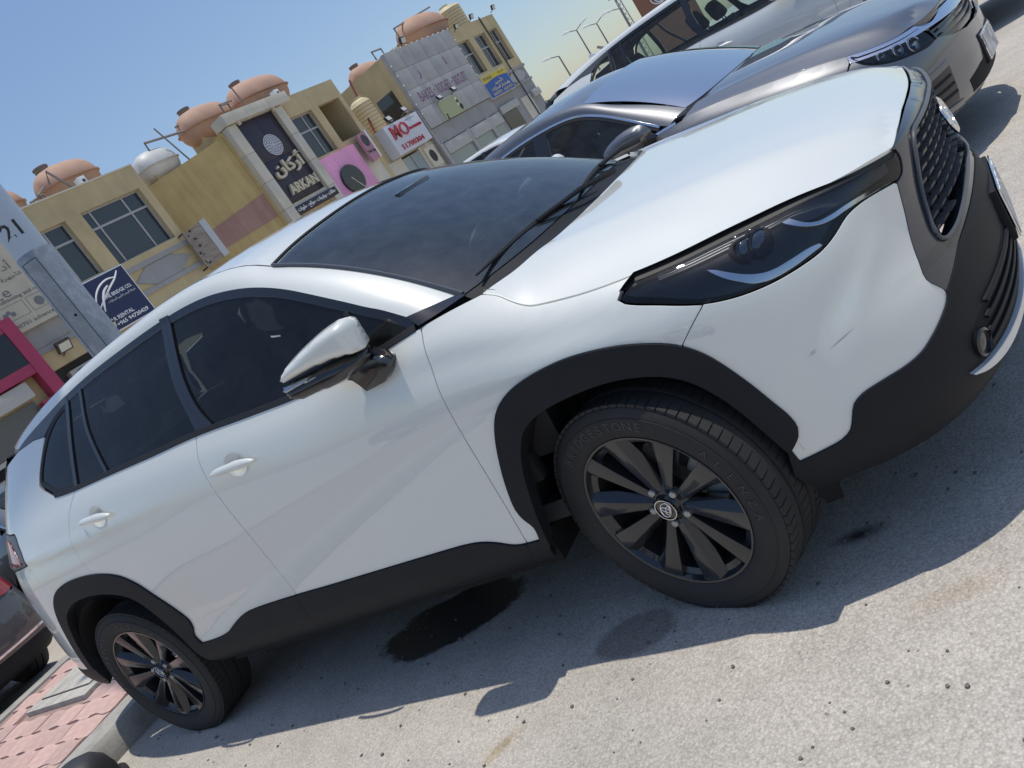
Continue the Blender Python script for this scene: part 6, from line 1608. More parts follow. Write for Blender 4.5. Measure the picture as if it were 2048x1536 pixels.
# ---- A: mustard building on the left
bA = empty('mustard_building', fp(-7, 0)); tag(bA, 'mustard two storey shop building with big gridded window left of the picture', 'building'); bA.location = (0, 0, 0)
wA = [(-2.79, 5.35), (-.46, 5.35), (-.46, 7.25), (-2.79, 7.25)]; wB = [(-4.75, 5.40), (-3.37, 5.40), (-3.37, 7.22), (-4.75, 7.22)]
acr = [(-6.72, 2.55), (-4.4, 2.55), (-4.4, 3.58), (-6.72, 3.58)]
fwall([(-15, 0), (-.15, 0), (-.15, 8.0), (-15, 8.0)], [wA, wB, acr], 'front_wall', TAN, bA)
fbox(-15, -.153, 0, 7.9, -9, -.5, 'building_core', TAN, bA); fbox(-15, -.15, 0, 7.99, -.5, -.285, 'back_of_openings', mat('dim_room', (.05, .05, .05), .9), bA)
fbox(-.45, -.152, 0, 7.995, -.5, -.003, 'side_return', TAN, bA)
fbox(-15, -.15, 8.002, 8.05, -.35, .03, 'parapet_cap', mat('pale_coping', (.62, .58, .48), .8), bA)  # coping in a paler colour than the wall
window(bA, -2.79, -.46, 5.35, 7.25, 0, (-2.40, -1.14), (6.67,)); window(bA, -4.75, -3.37, 5.40, 7.22, 0, (-4.1,), (6.65,))
fbox(-15, -.155, 4.95, 5.12, .004, .06, 'belt_course', GREYB, bA); fbox(-15, -.155, 4.12, 4.28, .004, .06, 'belt_course', GREYB, bA)
for k in range(6):
    u = -.45 - 1.15 - k * 2.3
    fprism([(u - 1.15, 4.61), (u - .55, 4.93), (u + .55, 4.93), (u + 1.15, 4.61), (u + .55, 4.29), (u - .55, 4.29)], .004, .035, 'lozenge_ornament', GREYB, bA)
# air conditioner in its recess
ac_ = empty('air_conditioner', fp(-5.6, 2.6, -.2)); tag(ac_, 'dusty outdoor air conditioner unit in recess above the silver post', 'air conditioner')
ac_.location = (0, 0, 0); fbox(-6.3, -5.3, 2.60, 3.35, -.27, .02, 'unit_case', mat('aged_white_metal', (.42, .40, .36), .7), ac_, .02)
b = MB(); b.lathe([(.30, 0), (.30, .03), (.27, .04), (.27, .01), (.0005, .012)], 28, FM @ Matrix.Translation((-5.95, 2.98, .02))); b.build('fan_grille', CLAD, ac_, True)
for i in range(3):
    b = MB(); b.tube([fp(-5.1 + i * .12, 2.6, -.1), fp(-5.05 + i * .12, 3.2, -.05), fp(-4.8 + i * .1, 3.55, -.1)], .02, 6); b.build('coolant_pipe', PIPE, ac_)
# signs on A
s1 = empty('advance_sign'); tag(s1, 'large cream shop sign reading advance behind the lamp post', 'shop sign')
fbox(-9.6, -4.95, 4.87, 7.40, .08, .26, 'sign_box', mat('cream_sign_face', (.50, .46, .36), .6, build=_stucco((.52, .48, .385), .1)), s1)
ftext('advance', -7.15, 6.03, .262, 1.75, .30, GREYL, s1); ftext('airconditioning and cooling', -6.15, 5.80, .262, 1.95, .14, GREYL, s1)
ftext(arab('أدفانس'), -6.45, 6.68, .262, 1.35, .36, GREYL, s1); ftext(arab('الأجهزة التكييف'), -6.4, 6.36, .262, 1.5, .16, GREYL, s1)
ftext('55000701 advanceac', -6.25, 5.05, .262, 1.7, .11, GREYL, s1)
for (a, b_, c, d) in ((-7.0, -6.15, 5.25, 5.68), (-6.05, -5.1, 5.25, 5.68)):
    for q in ((a, b_, c, c + .012), (a, b_, d - .012, d), (a, a + .012, c, d), (b_ - .012, b_, c, d)): fbox(*q, .261, .266, 'picture_border', GREYL, s1)
for (u, z, r_) in ((-6.82, 5.45, .07), (-6.70, 5.50, .06), (-6.60, 5.42, .07), (-5.75, 5.45, .14)):
    b = MB(); b.lathe([(r_, 0), (r_, .006), (.0005, .006)], 14, FM @ Matrix.Translation((u, z, .262))); b.build('printed_part', GREYL, s1)
s2 = empty('bridge_sign'); tag(s2, 'navy blue car rental sign with white bridge logo beside the lamp post', 'shop sign')
fbox(-4.62, -2.86, 3.60, 5.34, .07, .16, 'sign_border', WHT, s2); fbox(-4.58, -2.90, 3.64, 5.30, .16, .175, 'sign_face', NAVY, s2)
for pts, r_ in (([(-4.45, 4.45), (-4.25, 4.80), (-3.95, 5.03), (-3.6, 5.12), (-3.3, 5.06)], .035), ([(-4.45, 4.40), (-4.1, 4.62), (-3.7, 4.86), (-3.35, 5.05), (-3.15, 5.22)], .04), ([(-4.30, 4.30), (-4.12, 4.62), (-3.92, 4.85), (-3.70, 4.95)], .05)):
    b = MB(); c_ = curve(pts, .05); n_ = len(c_); b.tube([fp(u, z, .176) for u, z in c_], [r_ * (.25 + .9 * math.sin(math.pi * (.15 + .75 * (1 - i / n_)))) * .8 for i in range(n_)], 6); b.build('bridge_logo', WHT, s2)
ftext('THE BRIDGE CO.', -3.55, 4.66, .176, 1.05, .115, WHT, s2, bold=.02); ftext(arab('شركة الجسر لتأجير السيارات'), -3.52, 4.50, .176, 1.02, .11, WHT, s2)
ftext('CAR RENTAL', -3.98, 3.98, .176, .98, .125, WHT, s2, bold=.02); ftext('+965 94720429', -3.66, 3.80, .176, 1.20, .125, WHT, s2, bold=.02)
s3 = empty('crimson_shopfront'); tag(s3, 'crimson framed shopfront with dark sign at the far left edge', 'shopfront')
fbox(-11.5, -6.86, 4.05, 4.9, .05, .45, 'frame_top', CRIM, s3); fbox(-7.24, -6.865, 3.0, 5.38, .06, .50, 'frame_post', CRIM, s3); fbox(-11.5, -7.24, 3.74, 4.03, .05, .48, 'frame_bottom', CRIM, s3)
fbox(-11.5, -7.24, 5.05, 5.40, .05, .48, 'frame_head', CRIM, s3); fbox(-11.5, -7.25, 4.03, 5.05, .455, .47, 'dark_sign_face', mat('dark_navy_gloss', (.006, .010, .028), .15), s3); fbox(-7.60, -6.86, 0, 3.0, .05, .36, 'frame_leg', CRIM, s3)
fbox(-11.5, -7.62, 3.22, 3.70, .05, .40, 'shutter_box', SHUT, s3, .05); fbox(-11.5, -7.64, 2.2, 3.16, .03, .06, 'shop_glass', PANEB, s3); fbox(-11.5, -7.62, 2.08, 2.2, .03, .10, 'glass_rail', SHUT, s3); fbox(-11.5, -7.64, 0, 2.08, .02, .05, 'dark_entrance', DARK, s3)
ftext('O', -8.35, 4.45, .472, .30, .30, WHT, s3)
floodlight(-6.1, 4.02, .35, 'black square floodlight above the air conditioner recess', .5, 1.35)
floodlight(-4.5, 3.85, .3, 'small floodlight half hidden by the lamp post', .5, .9)
b = MB(); b.lathe([(.07, 0), (.07, .04), (.05, .09), (.0005, .11)], 14, FM @ Matrix.Translation((-7.15, 3.25, .36))); o = b.build('wall_lamp', WHT, None, True); tag(o, 'small round white lamp on the crimson shopfront post', 'wall lamp')
# ---- B: recessed mustard wall, ARKAN tower and the bay to its right
bB = empty('arkan_building'); tag(bB, 'mustard building with cream framed tower carrying the dark ARKAN panel', 'building')
v = [fp(-.15, 0, -1.1), fp(4.02, 0, -.05), fp(4.02, 7.75, -.05), fp(-.15, 7.30, -1.1)]
mesh_obj('recessed_wall', v, [(0, 1, 2, 3)], YEL, bB)
v = [fp(-.15, 4.30, -1.085), fp(4.02, 4.35, -.035), fp(4.02, 5.32, -.035), fp(-.15, 4.95, -1.085)]
mesh_obj('pink_band', v, [(0, 1, 2, 3)], PINKB, bB)
v = [fp(-.15, 7.30, -1.1), fp(4.02, 7.75, -.05), fp(4.02, 7.75, -.4), fp(-.15, 7.30, -1.45)]; mesh_obj('wall_top', v, [(0, 1, 2, 3)], YEL, bB)
fbox(-.14, 10.86, 0, 7.0, -9, -2.0, 'building_core', YEL, bB); fbox(3.9, 7.05, 0, 7.88, -2, -.02, 'tower_core', YEL, bB)
for a, b_ in ((4.02, 4.50), (6.66, 7.08)): 
    for z0, z1 in ((0, 3.3), (3.31, 4.38), (4.39, 5.55), (5.56, 6.72), (6.73, 7.90)): fbox(a, b_, z0, z1, -.03, .30, 'pilaster_panel', CREAM, bB, .012)
for i in range(3): fbox(3.98 + i * 1.19, 3.98 + i * 1.19 + 1.18, 7.93, 8.33, -.3, .48, 'cornice_panel', CREAM, bB, .015)
fbox(4.5, 6.66, 3.92, 4.44, -.03, .18, 'sign_plinth', CREAM, bB)
for u in (4.62, 6.55):
    b = MB(); b.box(fp(u, 7.86, .36), (.10, .10, .14)); b.build('down_lamp', CREAM, bB)
sA = empty('arkan_sign'); tag(sA, 'tall dark ARKAN sign panel with pale round medallion', 'shop sign')
for (a, b_, c, d) in ((4.52, 5.58, 6.22, 7.90), (5.59, 6.64, 6.22, 7.90), (4.52, 5.58, 4.50, 6.21), (5.59, 6.64, 4.50, 6.21)): fbox(a, b_, c, d, .02, .10, 'sign_panel', PURP, sA, .006)
b = MB(); b.lathe([(.43, 0), (.43, .03), (.0005, .03)], 40, FM @ Matrix.Translation((5.66, 6.72, .10))); b.build('medallion', mat('pale_medallion', (.55, .57, .62), .5), sA, True)
for rr in (.08, .15, .22, .29, .36):
    nseg = int(rr * 60)
    b = MB()
    for i in range(nseg):
        a0 = 2 * math.pi * i / nseg; b.add([FM @ Vector((5.66 + r_ * math.cos(t), 6.72 + r_ * math.sin(t), .1312)) for r_, t in ((rr, a0), (rr + .035, a0), (rr + .035, a0 + 4.3 / nseg), (rr, a0 + 4.3 / nseg))], [(0, 1, 2, 3)])
    o = b.build('medallion_dashes', PURP, sA); o['kind'] = 'stuff'
ftext(arab('أركان'), 5.68, 5.82, .105, 1.75, .78, IVORY, sA, .12, .03); ftext('ARKAN', 5.72, 4.92, .105, 1.62, .40, IVORY, sA, .12, .03)
sB = empty('arabic_sign'); tag(sB, 'narrow dark Arabic sign strip below the ARKAN panel', 'shop sign')
fbox(4.43, 6.97, 3.93, 4.29, .19, .30, 'sign_box', PURP, sB, .01); ftext(arab('حفلات - بوفيهات - موالح - حلويات'), 5.70, 4.11, .302, 2.3, .22, WHT, sB, .02, .02)
wC = [(7.22, 5.55), (8.74, 5.55), (8.74, 7.40), (7.22, 7.40)]; bal = [(9.20, 5.70), (10.62, 5.70), (10.62, 7.42), (9.20, 7.42)]
fwall([(7.08, 5.42), (10.86, 5.42), (10.86, 8.22), (7.08, 8.22)], [wC, bal], 'bay_wall', TAN, bB, reveal=.3)
fbox(7.08, 9.0, 5.42, 8.20, -2.2, -.31, 'bay_room', mat('dim_room', (.05, .05, .05), .9), bB); fbox(10.60, 10.855, 0, 8.21, -1.9, -.005, 'balcony_end_wall', TAN, bB); fbox(7.08, 10.86, 8.0, 8.20, -1.9, -.31, 'balcony_roof', TAN, bB); fbox(9.0, 10.6, 5.3, 5.45, -1.9, -.31, 'balcony_floor', TAN, bB)
fwall([(9.0, 5.45), (10.6, 5.45), (10.6, 8.0), (9.0, 8.0)], [[(9.35, 6.45), (10.1, 6.45), (10.1, 7.35), (9.35, 7.35)]], 'balcony_back_wall', TAN, bB, n=-1.9, reveal=.1)
fbox(7.08, 10.86, 0, 5.42, -2.0, -.02, 'ground_floor', CREAM, bB)
window(bB, 7.22, 8.74, 5.55, 7.40, 0, (8.20,), (6.72,))
sC = empty('pink_shopfront'); tag(sC, 'pink fascia with big black round sign right of the ARKAN tower', 'shopfront')
fbox(7.12, 8.0, 3.0, 5.43, .0, .16, 'pink_panel', PINK, sC, .008); fbox(8.01, 9.5, 3.0, 5.43, .0, .16, 'pink_panel', PINK, sC, .008)
b = MB(); b.lathe([(.62, 0), (.62, .10), (.60, .12), (.0005, .12)], 44, FM @ Matrix.Translation((8.22, 4.18, .16))); b.build('round_sign', mat('black_glossy_disc', (.012, .014, .02), .12, coat=.5), sC, True)
b = MB(); b.tube([fp(8.1, 4.25, .29), fp(8.25, 4.0, .29), fp(8.5, 3.65, .29)], .012, 5); b.build('cable', WHT, sC)
sD = empty('taste_time_sign'); tag(sD, 'small pink projecting sign with black oval badge', 'shop sign')
Mp = FM @ Matrix.Translation((9.62, 0, .35)) @ Matrix.Rotation(R(18), 4, 'Y')
b = MB(); b.prism([(0, 4.34), (.92, 4.44), (.92, 5.72), (0, 5.60)], Mp, .12); b.build('sign_face', mat('pink_print', (.42, .20, .27), .5), sD)
b = MB(); b.prism([(.93, 4.42), (1.10, 4.44), (1.10, 5.75), (.93, 5.73)], Mp, .12); b.build('sign_edge', WHT, sD)
b = MB(); b.lathe([(1, 0), (1, .02), (.0005, .02)], 28, Mp @ Matrix.Translation((.45, 5.30, .12)) @ Matrix.Diagonal((.32, .27, 1, 1))); b.build('oval_badge', mat('dark_plum', (.025, .015, .025), .3), sD, True)
me = text_mesh('Taste Time', .19, .003, .003); Mx = Mp @ Matrix.Translation((.45, 4.80, .125)); mesh_obj('lettering', [Mx @ v_.co for v_ in me.vertices], [tuple(p_.vertices) for p_ in me.polygons], BLK, sD)
sE = empty('mo_flowers_sign'); tag(sE, 'white box sign with big red MO letters', 'shop sign')
fbox(11.35, 14.02, 4.03, 5.41, -.15, .48, 'sign_box', mat('white_sign_face', (.58, .60, .66), .45), sE, .01)
ftext('MO', 12.25, 4.98, .482, 1.25, .62, REDL, sE, .06, .005); ftext('FLOWERS', 13.40, 4.86, .482, .95, .12, REDL, sE, .05, .01); ftext('51700304', 12.62, 4.27, .482, 1.75, .24, REDL, sE, .03, .01); ftext(arab('محل ورد'), 13.3, 5.28, .482, .8, .09, PURL, sE)
sM = empty('cream_storefront'); tag(sM, 'cream storefront with pale glass below the red MO sign', 'shopfront')
fbox(10.88, 14.66, 0, 2.2, -3.4, -.05, 'lower_wall', CREAM, sM); fbox(10.88, 11.9, 2.2, 4.0, -3.4, -.05, 'side_pier', CREAM, sM); fbox(13.35, 14.66, 2.2, 4.0, -3.4, -.05, 'side_pier', CREAM, sM); fbox(11.9, 12.60, 2.2, 3.9, -.3, -.12, 'pale_pane', mat('pale_shop_glass', (.30, .36, .38), .1), sM); fbox(12.66, 13.35, 2.2, 3.9, -.3, -.12, 'pale_pane', mat('pale_shop_glass', (.30, .36, .38), .1), sM)
fbox(10.88, 14.66, 4.0, 5.44, -3.4, -.16, 'upper_wall', TAN, sM)
sF = empty('oval_logo_sign'); tag(sF, 'pale square sign with black oval logo beside the drainpipe', 'shop sign')
fbox(13.5, 14.30, 2.85, 3.85, -.04, .06, 'sign_board', CREAM, sF); b = MB(); b.lathe([(1, 0), (1, .01), (.0005, .01)], 24, FM @ Matrix.Translation((13.88, 3.36, .06)) @ Matrix.Diagonal((.23, .30, 1, 1))); b.build('oval_logo', BLK, sF, True)
for k, u in enumerate((14.50, 14.66)):
    b = MB(); b.tube([fp(u, 0, .1), fp(u, 5.45, .1), fp(u - .1, 5.60, -.1)], .055, 8); o = b.build('drainpipe', (PIPE, SHUT)[k], None, True); tag(o, ('dark drainpipe beside the grey panelled building', 'pale drainpipe nearest the grey panelled building')[k], 'drainpipe', 'drainpipes beside the grey building')
# projecting battered sign on A's corner
sG = empty('battered_sign'); tag(sG, 'weathered projecting sign box with letters missing above the SUV roof', 'shop sign')
Mp = FM @ Matrix.Translation((-.38, 0, .25)) @ Matrix.Rotation(R(-8), 4, 'Y')


def _batt(nt, b):
    v = texco(nt); n = noise(nt, texco(nt, 'Object', (3, 3, 14)), 1., 4, .6); nt.links.new(ramp(nt, n, [(.3, (.22, .18, .15)), (.7, (.36, .31, .27))]), b.inputs['Base Color'])


b = MB(); b.prism([(0, 3.92), (.74, 4.0), (.74, 5.36), (0, 5.24)], Mp, .06); b.build('sign_face', mat('weathered_board', (.3, .26, .22), .9, build=_batt), sG)
b = MB(); b.prism([(.75, 3.98), (1.0, 4.0), (1.0, 5.40), (.75, 5.38)], Mp @ Matrix.Translation((0, 0, -.10)), .16); b.build('sign_edge', mat('bare_aluminium', (.50, .51, .52), .4, metal=.4), sG)
for (x, y, w, h) in ((.12, 5.12, .05, .06), (.24, 4.95, .05, .09), (.31, 4.93, .03, .07), (.25, 4.68, .08, .08), (.10, 4.45, .10, .06), (.17, 4.38, .08, .03), (.08, 4.12, .04, .12), (.18, 4.05, .12, .05), (.26, 5.25, .08, .08)):
    b = MB(); b.box((0, 0, 0), (w, h, .008)); o = b.build('letter_remnant', BLK, sG); o.matrix_world = Mp @ Matrix.Translation((x, y, .066)) @ Matrix.Rotation(R(20), 4, 'Z')
for (y) in (3.95, 5.28):
    b = MB(); b.tube([Mp @ Vector((-.02, y, .05)), Mp @ Vector((-.05, y, -.30))], .03, 6); b.build('sign_bracket', BLK, sG)
# ---- pipes against the side of the grey panelled building
for pts, m_, nm, lb in (([(13.35, 8.2, -1.2), (12.4, 5.45, -.9)], REDP, 'red_pipe', 'long slanting red oxide pipe against the tan side wall'), ([(15.1, 6.9, -1.2), (14.6, 5.3, -.8)], REDP, 'red_pipe', 'short red oxide pipe beside the grey panels'), ([(10.95, 7.0, -1), (11.9, 7.1, -1), (12.05, 5.5, -.9)], SHUT, 'bent_lamp_arm', 'pale bent lamp arm in front of the tan side wall')):
    b = MB(); b.tube([fp(*q) for q in pts], .05, 8); o = b.build(nm, m_, None, True); tag(o, lb, 'pipe')
# ---- C: grey panelled building
bC = empty('grey_panelled_building'); tag(bC, 'grey metal panelled shop building with faded purple lettering', 'building')
us = [14.68, 15.75, 16.72, 17.70, 18.68, 19.66, 20.60]; zs = [4.42, 5.44, 6.42, 7.41, 8.35]
for i in range(6):
    for j in range(4): fbox(us[i] + .008, us[i + 1] - .008, zs[j] + .008, zs[j + 1] - .008, .0, .22, 'wall_panel', GREYW, bC, .006)
fbox(14.70, 20.58, 0, 8.30, -9, -.02, 'building_core', TAN, bC); v = [fp(14.695, z_, n_) for z_, n_ in ((5.65, -1.7), (5.65, -.5), (6.9, -.5), (6.9, -1.7))]; mesh_obj('side_window', v, [(0, 1, 2, 3)], PANE, bC); fbox(14.70, 20.58, 4.44, 8.33, -.02, .19, 'panel_backing', GREYB, bC)
for i in range(13):
    for (u, z) in (((14.68 + i * .49), 8.37),):
        b = MB(); b.lathe([(.035, 0), (.035, .05), (.0005, .07)], 8, FM @ Matrix.Translation((u, z - .03, .2))); b.build('edge_bulb', WHT, bC, True)
for z in (7.7, 7.2, 6.7, 6.2, 5.7, 5.2):
    for u in (14.70, 20.57):
        b = MB(); b.lathe([(.035, 0), (.035, .05), (.0005, .07)], 8, FM @ Matrix.Translation((u, z, .2))); b.build('edge_bulb', WHT, bC, True)
for w_, u in (('BAKES', 15.85), ('ROCHES', 17.45), ('BISCUIT', 19.05)): ftext(w_, u, 5.92, .222, 1.2, .50, PURL, bC, .006, .01)
for u in (16.62, 18.28): ftext('-', u, 5.95, .222, .14, .06, PURL, bC, .006)
ftext(arab('ر'), 16.25, 6.85, .222, .25, .42, PURL, bC, .006, .02); ftext('0', 18.75, 7.0, .222, .20, .42, PURL, bC, .006)
fbox(14.68, 20.6, 3.62, 4.40, -.02, .10, 'fascia', GREYB, bC)
for (a, b_) in ((15.0, 17.1), (17.5, 19.2), (19.5, 20.5)):
    fbox(a, b_, 1.2, 3.55, -.02, .04, 'shop_opening', PANEB, bC); fbox(a - .05, b_ + .05, 3.0, 3.58, .0, .16, 'shutter_box', SHUT, bC, .03); fbox(a, b_, 2.35, 2.98, .042, .06, 'pale_pane', mat('greenish_pane', (.28, .33, .31), .15), bC)
for u in (14.75, 17.28, 19.35): fbox(u - .13, u + .13, 0, 3.62, -.02, .16, 'pier', GREYW, bC)
sH = empty('green_banner'); tag(sH, 'pale green banner with dark printed figures on the grey panels', 'banner')
fbox(16.12, 17.96, 4.43, 5.32, .225, .25, 'banner_sheet', mat('pale_green_print', (.38, .42, .24), .7), sH)
for (u, z, w, h, m_) in ((17.70, 4.95, .14, .25, BLK), (17.78, 4.70, .20, .28, BLK), (17.66, 5.15, .12, .12, WHT), (17.68, 4.86, .18, .16, WHT), (16.35, 4.62, .10, .14, BLK), (16.32, 4.48, .14, .08, BLK)):
    b = MB(); b.lathe([(1, 0), (1, .004), (.0005, .004)], 14, FM @ Matrix.Translation((u, z, .251)) @ Matrix.Diagonal((w / 2 * 1.3, h / 2 * 1.2, 1, 1))); b.build('printed_figure', m_, sH)
# ---- D: mustard end building
bD = empty('mustard_end_building'); tag(bD, 'mustard end building with three tall windows at the right of the row', 'building')
ww = [(20.72, 22.13), (22.70, 23.90), (24.38, 25.28)]
fwall([(20.6, 5.05), (25.68, 5.05), (25.68, 8.31), (20.6, 8.31)], [[(a, 5.70), (b_, 5.70), (b_, 7.57), (a, 7.57)] for a, b_ in ww], 'upper_wall', TAN, bD, n=-.02)
fbox(20.6, 25.66, 0, 8.2, -8, -.6, 'building_core', TAN, bD); fbox(20.6, 25.66, 0, 8.30, -.6, -.31, 'back_of_openings', mat('dim_room', (.05, .05, .05), .9), bD); fbox(25.40, 25.678, 5.05, 8.305, -.6, -.025, 'corner_return', TAN, bD); fbox(20.6, 25.68, 0, 5.05, -.6, -.05, 'ground_floor', GREYB, bD)
window(bD, 20.72, 22.13, 5.70, 7.57, -.02, (21.4,), (6.85,)); window(bD, 22.70, 23.90, 5.70, 7.57, -.02, (23.45,), (6.85,)); window(bD, 24.38, 25.28, 5.70, 7.57, -.02, (24.9,), (6.85,))
fbox(20.6, 25.7, 5.06, 5.20, -.02, .06, 'belt_course', GREYB, bD); fbox(20.6, 25.7, 4.25, 4.38, -.05, .04, 'belt_course', GREYB, bD)
fprism([(23.5, 4.72), (24.0, 5.04), (24.9, 5.04), (25.4, 4.72), (24.9, 4.40), (24.0, 4.40)], -.045, .05, 'lozenge_ornament', GREYW, bD)
fbox(21.0, 22.6, 1.0, 3.3, -.05, .0, 'shop_opening', PANE, bD); fbox(20.9, 22.9, 3.35, 3.75, -.05, .12, 'shutter_box', SHUT, bD, .03); fbox(23.4, 24.5, 1.5, 3.6, -.05, .01, 'cream_door', CREAM, bD); fbox(24.7, 25.6, 3.3, 3.7, -.05, .15, 'shutter_box', SHUT, bD, .03)
b = MB(); b.tube([fp(24.15, 8.4, .03), fp(24.2, 4.6, .05), fp(24.25, 1.0, .05)], .035, 6); b.build('cable_conduit', BLK, bD)
sI = empty('blue_yellow_sign'); tag(sI, 'blue and yellow Arabic car rental sign on the end building', 'shop sign')
fbox(20.55, 23.28, 4.23, 5.52, .0, .24, 'sign_box', SHUT, sI, .01); fbox(20.62, 23.22, 4.28, 5.47, .241, .25, 'blue_face', mat('blue_sign_print', (.010, .085, .36), .4), sI)
yb = [(20.62, 5.05)] + [(20.62 + 2.6 * t, 5.05 + .12 * math.sin(math.pi * t * .9) + .03 * t) for t in np.linspace(0, 1, 12)] + [(23.22, 5.47), (20.62, 5.47)]
fprism(dedupe(yb), .2505, .006, 'yellow_band', mat('yellow_sign_print', (.60, .47, .03), .5), sI)
ftext('MY ROAD', 21.2, 5.30, .257, .85, .16, GREYL, sI); ftext(arab('ماي رود'), 22.7, 5.34, .257, .7, .15, GREYL, sI); ftext(arab('تأجير'), 22.0, 4.94, .257, .95, .26, IVORY, sI, .02, .02); ftext(arab('واستئجار السيارات'), 21.95, 4.66, .257, 2.0, .24, IVORY, sI, .02, .02); ftext('66507071 - 6650 7071', 21.95, 4.42, .257, 2.1, .15, IVORY, sI, .02)
# ---- roof gear
def hump_tank(u, z, n, L, r, label, m=TANK, hatch=True):
    """lying tank with rounded ends and a flange round its middle"""
    t = empty('water_tank'); tag(t, label, 'water tank', 'water tanks on the roofs'); b = MB(); n_ = 18; prof = []
    for i in range(n_ + 1):
        a = -math.pi / 2 + math.pi * i / n_; prof.append((max(.0005, r * math.cos(a) ** .72), math.copysign(L / 2 - r * .75, math.sin(a)) * (1 if abs(math.sin(a)) > 1e-6 else 0) + r * .75 * math.sin(a)))
    prof = [(max(.0005, r * (1 - abs(x) ** 3.2) ** .5), x * L / 2) for x in np.linspace(-1, 1, 23)]
    Mx = FM @ Matrix.Translation((u, z, n)) @ Matrix.Rotation(R(90), 4, 'Y')
    b.lathe(prof, 28, Mx @ Matrix.Diagonal((.94, 1, 1, 1))); b.build('tank_shell', m, t, True)
    b = MB(); o_ = [(L / 2 * x * 1.03, r * 1.06 * (1 - abs(x) ** 3.6) ** .5) for x in np.linspace(-1, 1, 25)]; ring = [(a, c) for a, c in o_] + [(a, -c) for a, c in o_[::-1][1:-1]]
    vs_ = [FM @ Vector((u + a, z + dz, n + c)) for dz in (-.02, .02) for a, c in ring]; k = len(ring); b.add(vs_, [tuple(range(k))[::-1], tuple(range(k, 2 * k))] + [(i, (i + 1) % k, k + (i + 1) % k, k + i) for i in range(k)]); b.build('tank_flange', m, t)
    if hatch: 
        b = MB(); b.lathe([(.24, -.1), (.24, .10), (.26, .10), (.26, .15), (.0005, .17)], 16, Matrix.Translation(FM @ Vector((u - L * .22, z + r * .9, n)))); b.build('tank_lid', mat('dull_tank_lid', (.22, .17, .14), .8), t, True)
    fbox(u - L * .35, u + L * .35, z - r - .5, z - r * .55, n - .4, n + .4, 'tank_stand', TAN, t)
    return t


hump_tank(-1.42, 8.62, -1.6, 2.25, .72, 'terracotta water tank above the gridded window of the mustard building'); hump_tank(-4.25, 8.55, -1.6, 2.2, .70, 'terracotta water tank half hidden behind the lamp post')
hump_tank(1.85, 8.02, -1.5, 1.75, .62, 'white water tank between mustard building and ARKAN building', TANKW, False); hump_tank(5.08, 8.78, -1.6, 2.7, .75, 'terracotta water tank left of the ARKAN cornice'); hump_tank(8.25, 9.02, -1.6, 3.2, .82, 'terracotta water tank directly above the ARKAN cornice')
hump_tank(21.1, 9.12, -1.5, 4.1, .92, 'long terracotta water tank on the grey panelled building', TANK, False); hump_tank(17.3, 8.62, -3.2, 2.6, .62, 'terracotta water tank on the back of the grey panelled building')


def ribbed_tank(u, z0, n, r, h, label):
    t = empty('ribbed_tank'); tag(t, label, 'water tank', 'ribbed cream tanks'); prof = []
    k = int(h / .17)
    for i in range(k): prof += [(r, z0 + i * .17), (r, z0 + i * .17 + .11), (r - .04, z0 + i * .17 + .13), (r - .04, z0 + i * .17 + .155)]
    prof += [(r, z0 + k * .17), (r * .8, z0 + k * .17 + .18), (.28, z0 + k * .17 + .28), (.28, z0 + k * .17 + .38), (.0005, z0 + k * .17 + .38)]
    b = MB(); b.lathe(prof, 28, Matrix.Translation(fp(u, 0, n))); b.build('tank_shell', TANKC, t, True, ang=25); return t


ribbed_tank(24.95, 8.1, -2.0, .85, 1.75, 'ribbed cream tank on the roof above the end building'); ribbed_tank(18.6, 8.1, -2.0, .55, .55, 'ribbed cream tank behind the grey panelled parapet'); ribbed_tank(13.1, 5.3, -1.3, .55, 1.75, 'ribbed cream tank on the ledge beside the balcony'); ribbed_tank(12.2, 4.6, -4.6, .75, 2.2, 'ribbed cream tank seen through the balcony opening')
for k, pts in enumerate(([(-3.0, 8.05, -.8), (-3.05, 8.42, -.8), (-2.7, 8.6, -.8)], [(-2.0, 8.0, -.5), (-2.45, 8.95, -.6), (-2.5, 8.6, -.8)], [(-3.3, 8.35, -1), (-2.8, 8.45, -1), (-2.7, 8.1, -.9)], [(1.75, 8.5, -1.2), (1.78, 8.85, -1.2), (3.6, 8.75, -1.2)], [(2.9, 7.5, -1), (2.35, 9.15, -1)], [(5.25, 8.3, -.6), (5.25, 9.0, -.6), (5.9, 9.0, -.6)], [(5.55, 8.3, -.5), (5.55, 8.9, -.5), (5.2, 8.95, -.5)], [(6.2, 8.3, -.4), (6.1, 9.4, -.4)], [(3.7, 9.1, -1.6), (4.3, 9.3, -1.6)],
                             [(14.75, 8.35, -.3), (14.75, 8.75, -.3), (15.5, 8.75, -.3), (15.5, 8.4, -.3)], [(18.6, 9.2, -1.2), (18.6, 9.7, -1.2), (22.8, 10.2, -1.4)])):
    b = MB(); b.tube([fp(*q) for q in pts], .045 if k not in (7, 4) else .03, 6); o = b.build('roof_pipe', PIPE, None, True); o['label'] = ('bent grey roof pipe left of the first terracotta tank', 'leaning roof pipe in front of the first terracotta tank', 'level roof pipe joining the two leftmost tanks', 'thin roof pipe above the white tank', 'upright antenna mast beside the white tank', 'bent roof pipe left of the ARKAN cornice', 'second bent roof pipe left of the ARKAN cornice', 'thin antenna mast over the ARKAN cornice', 'short pipe stub on the tank left of the ARKAN cornice', 'dark pipe loop on the corner of the grey panelled building', 'long pipe over the tank on the grey panelled building')[k]; o['category'] = 'pipe'; o['group'] = 'pipes on the roofs'
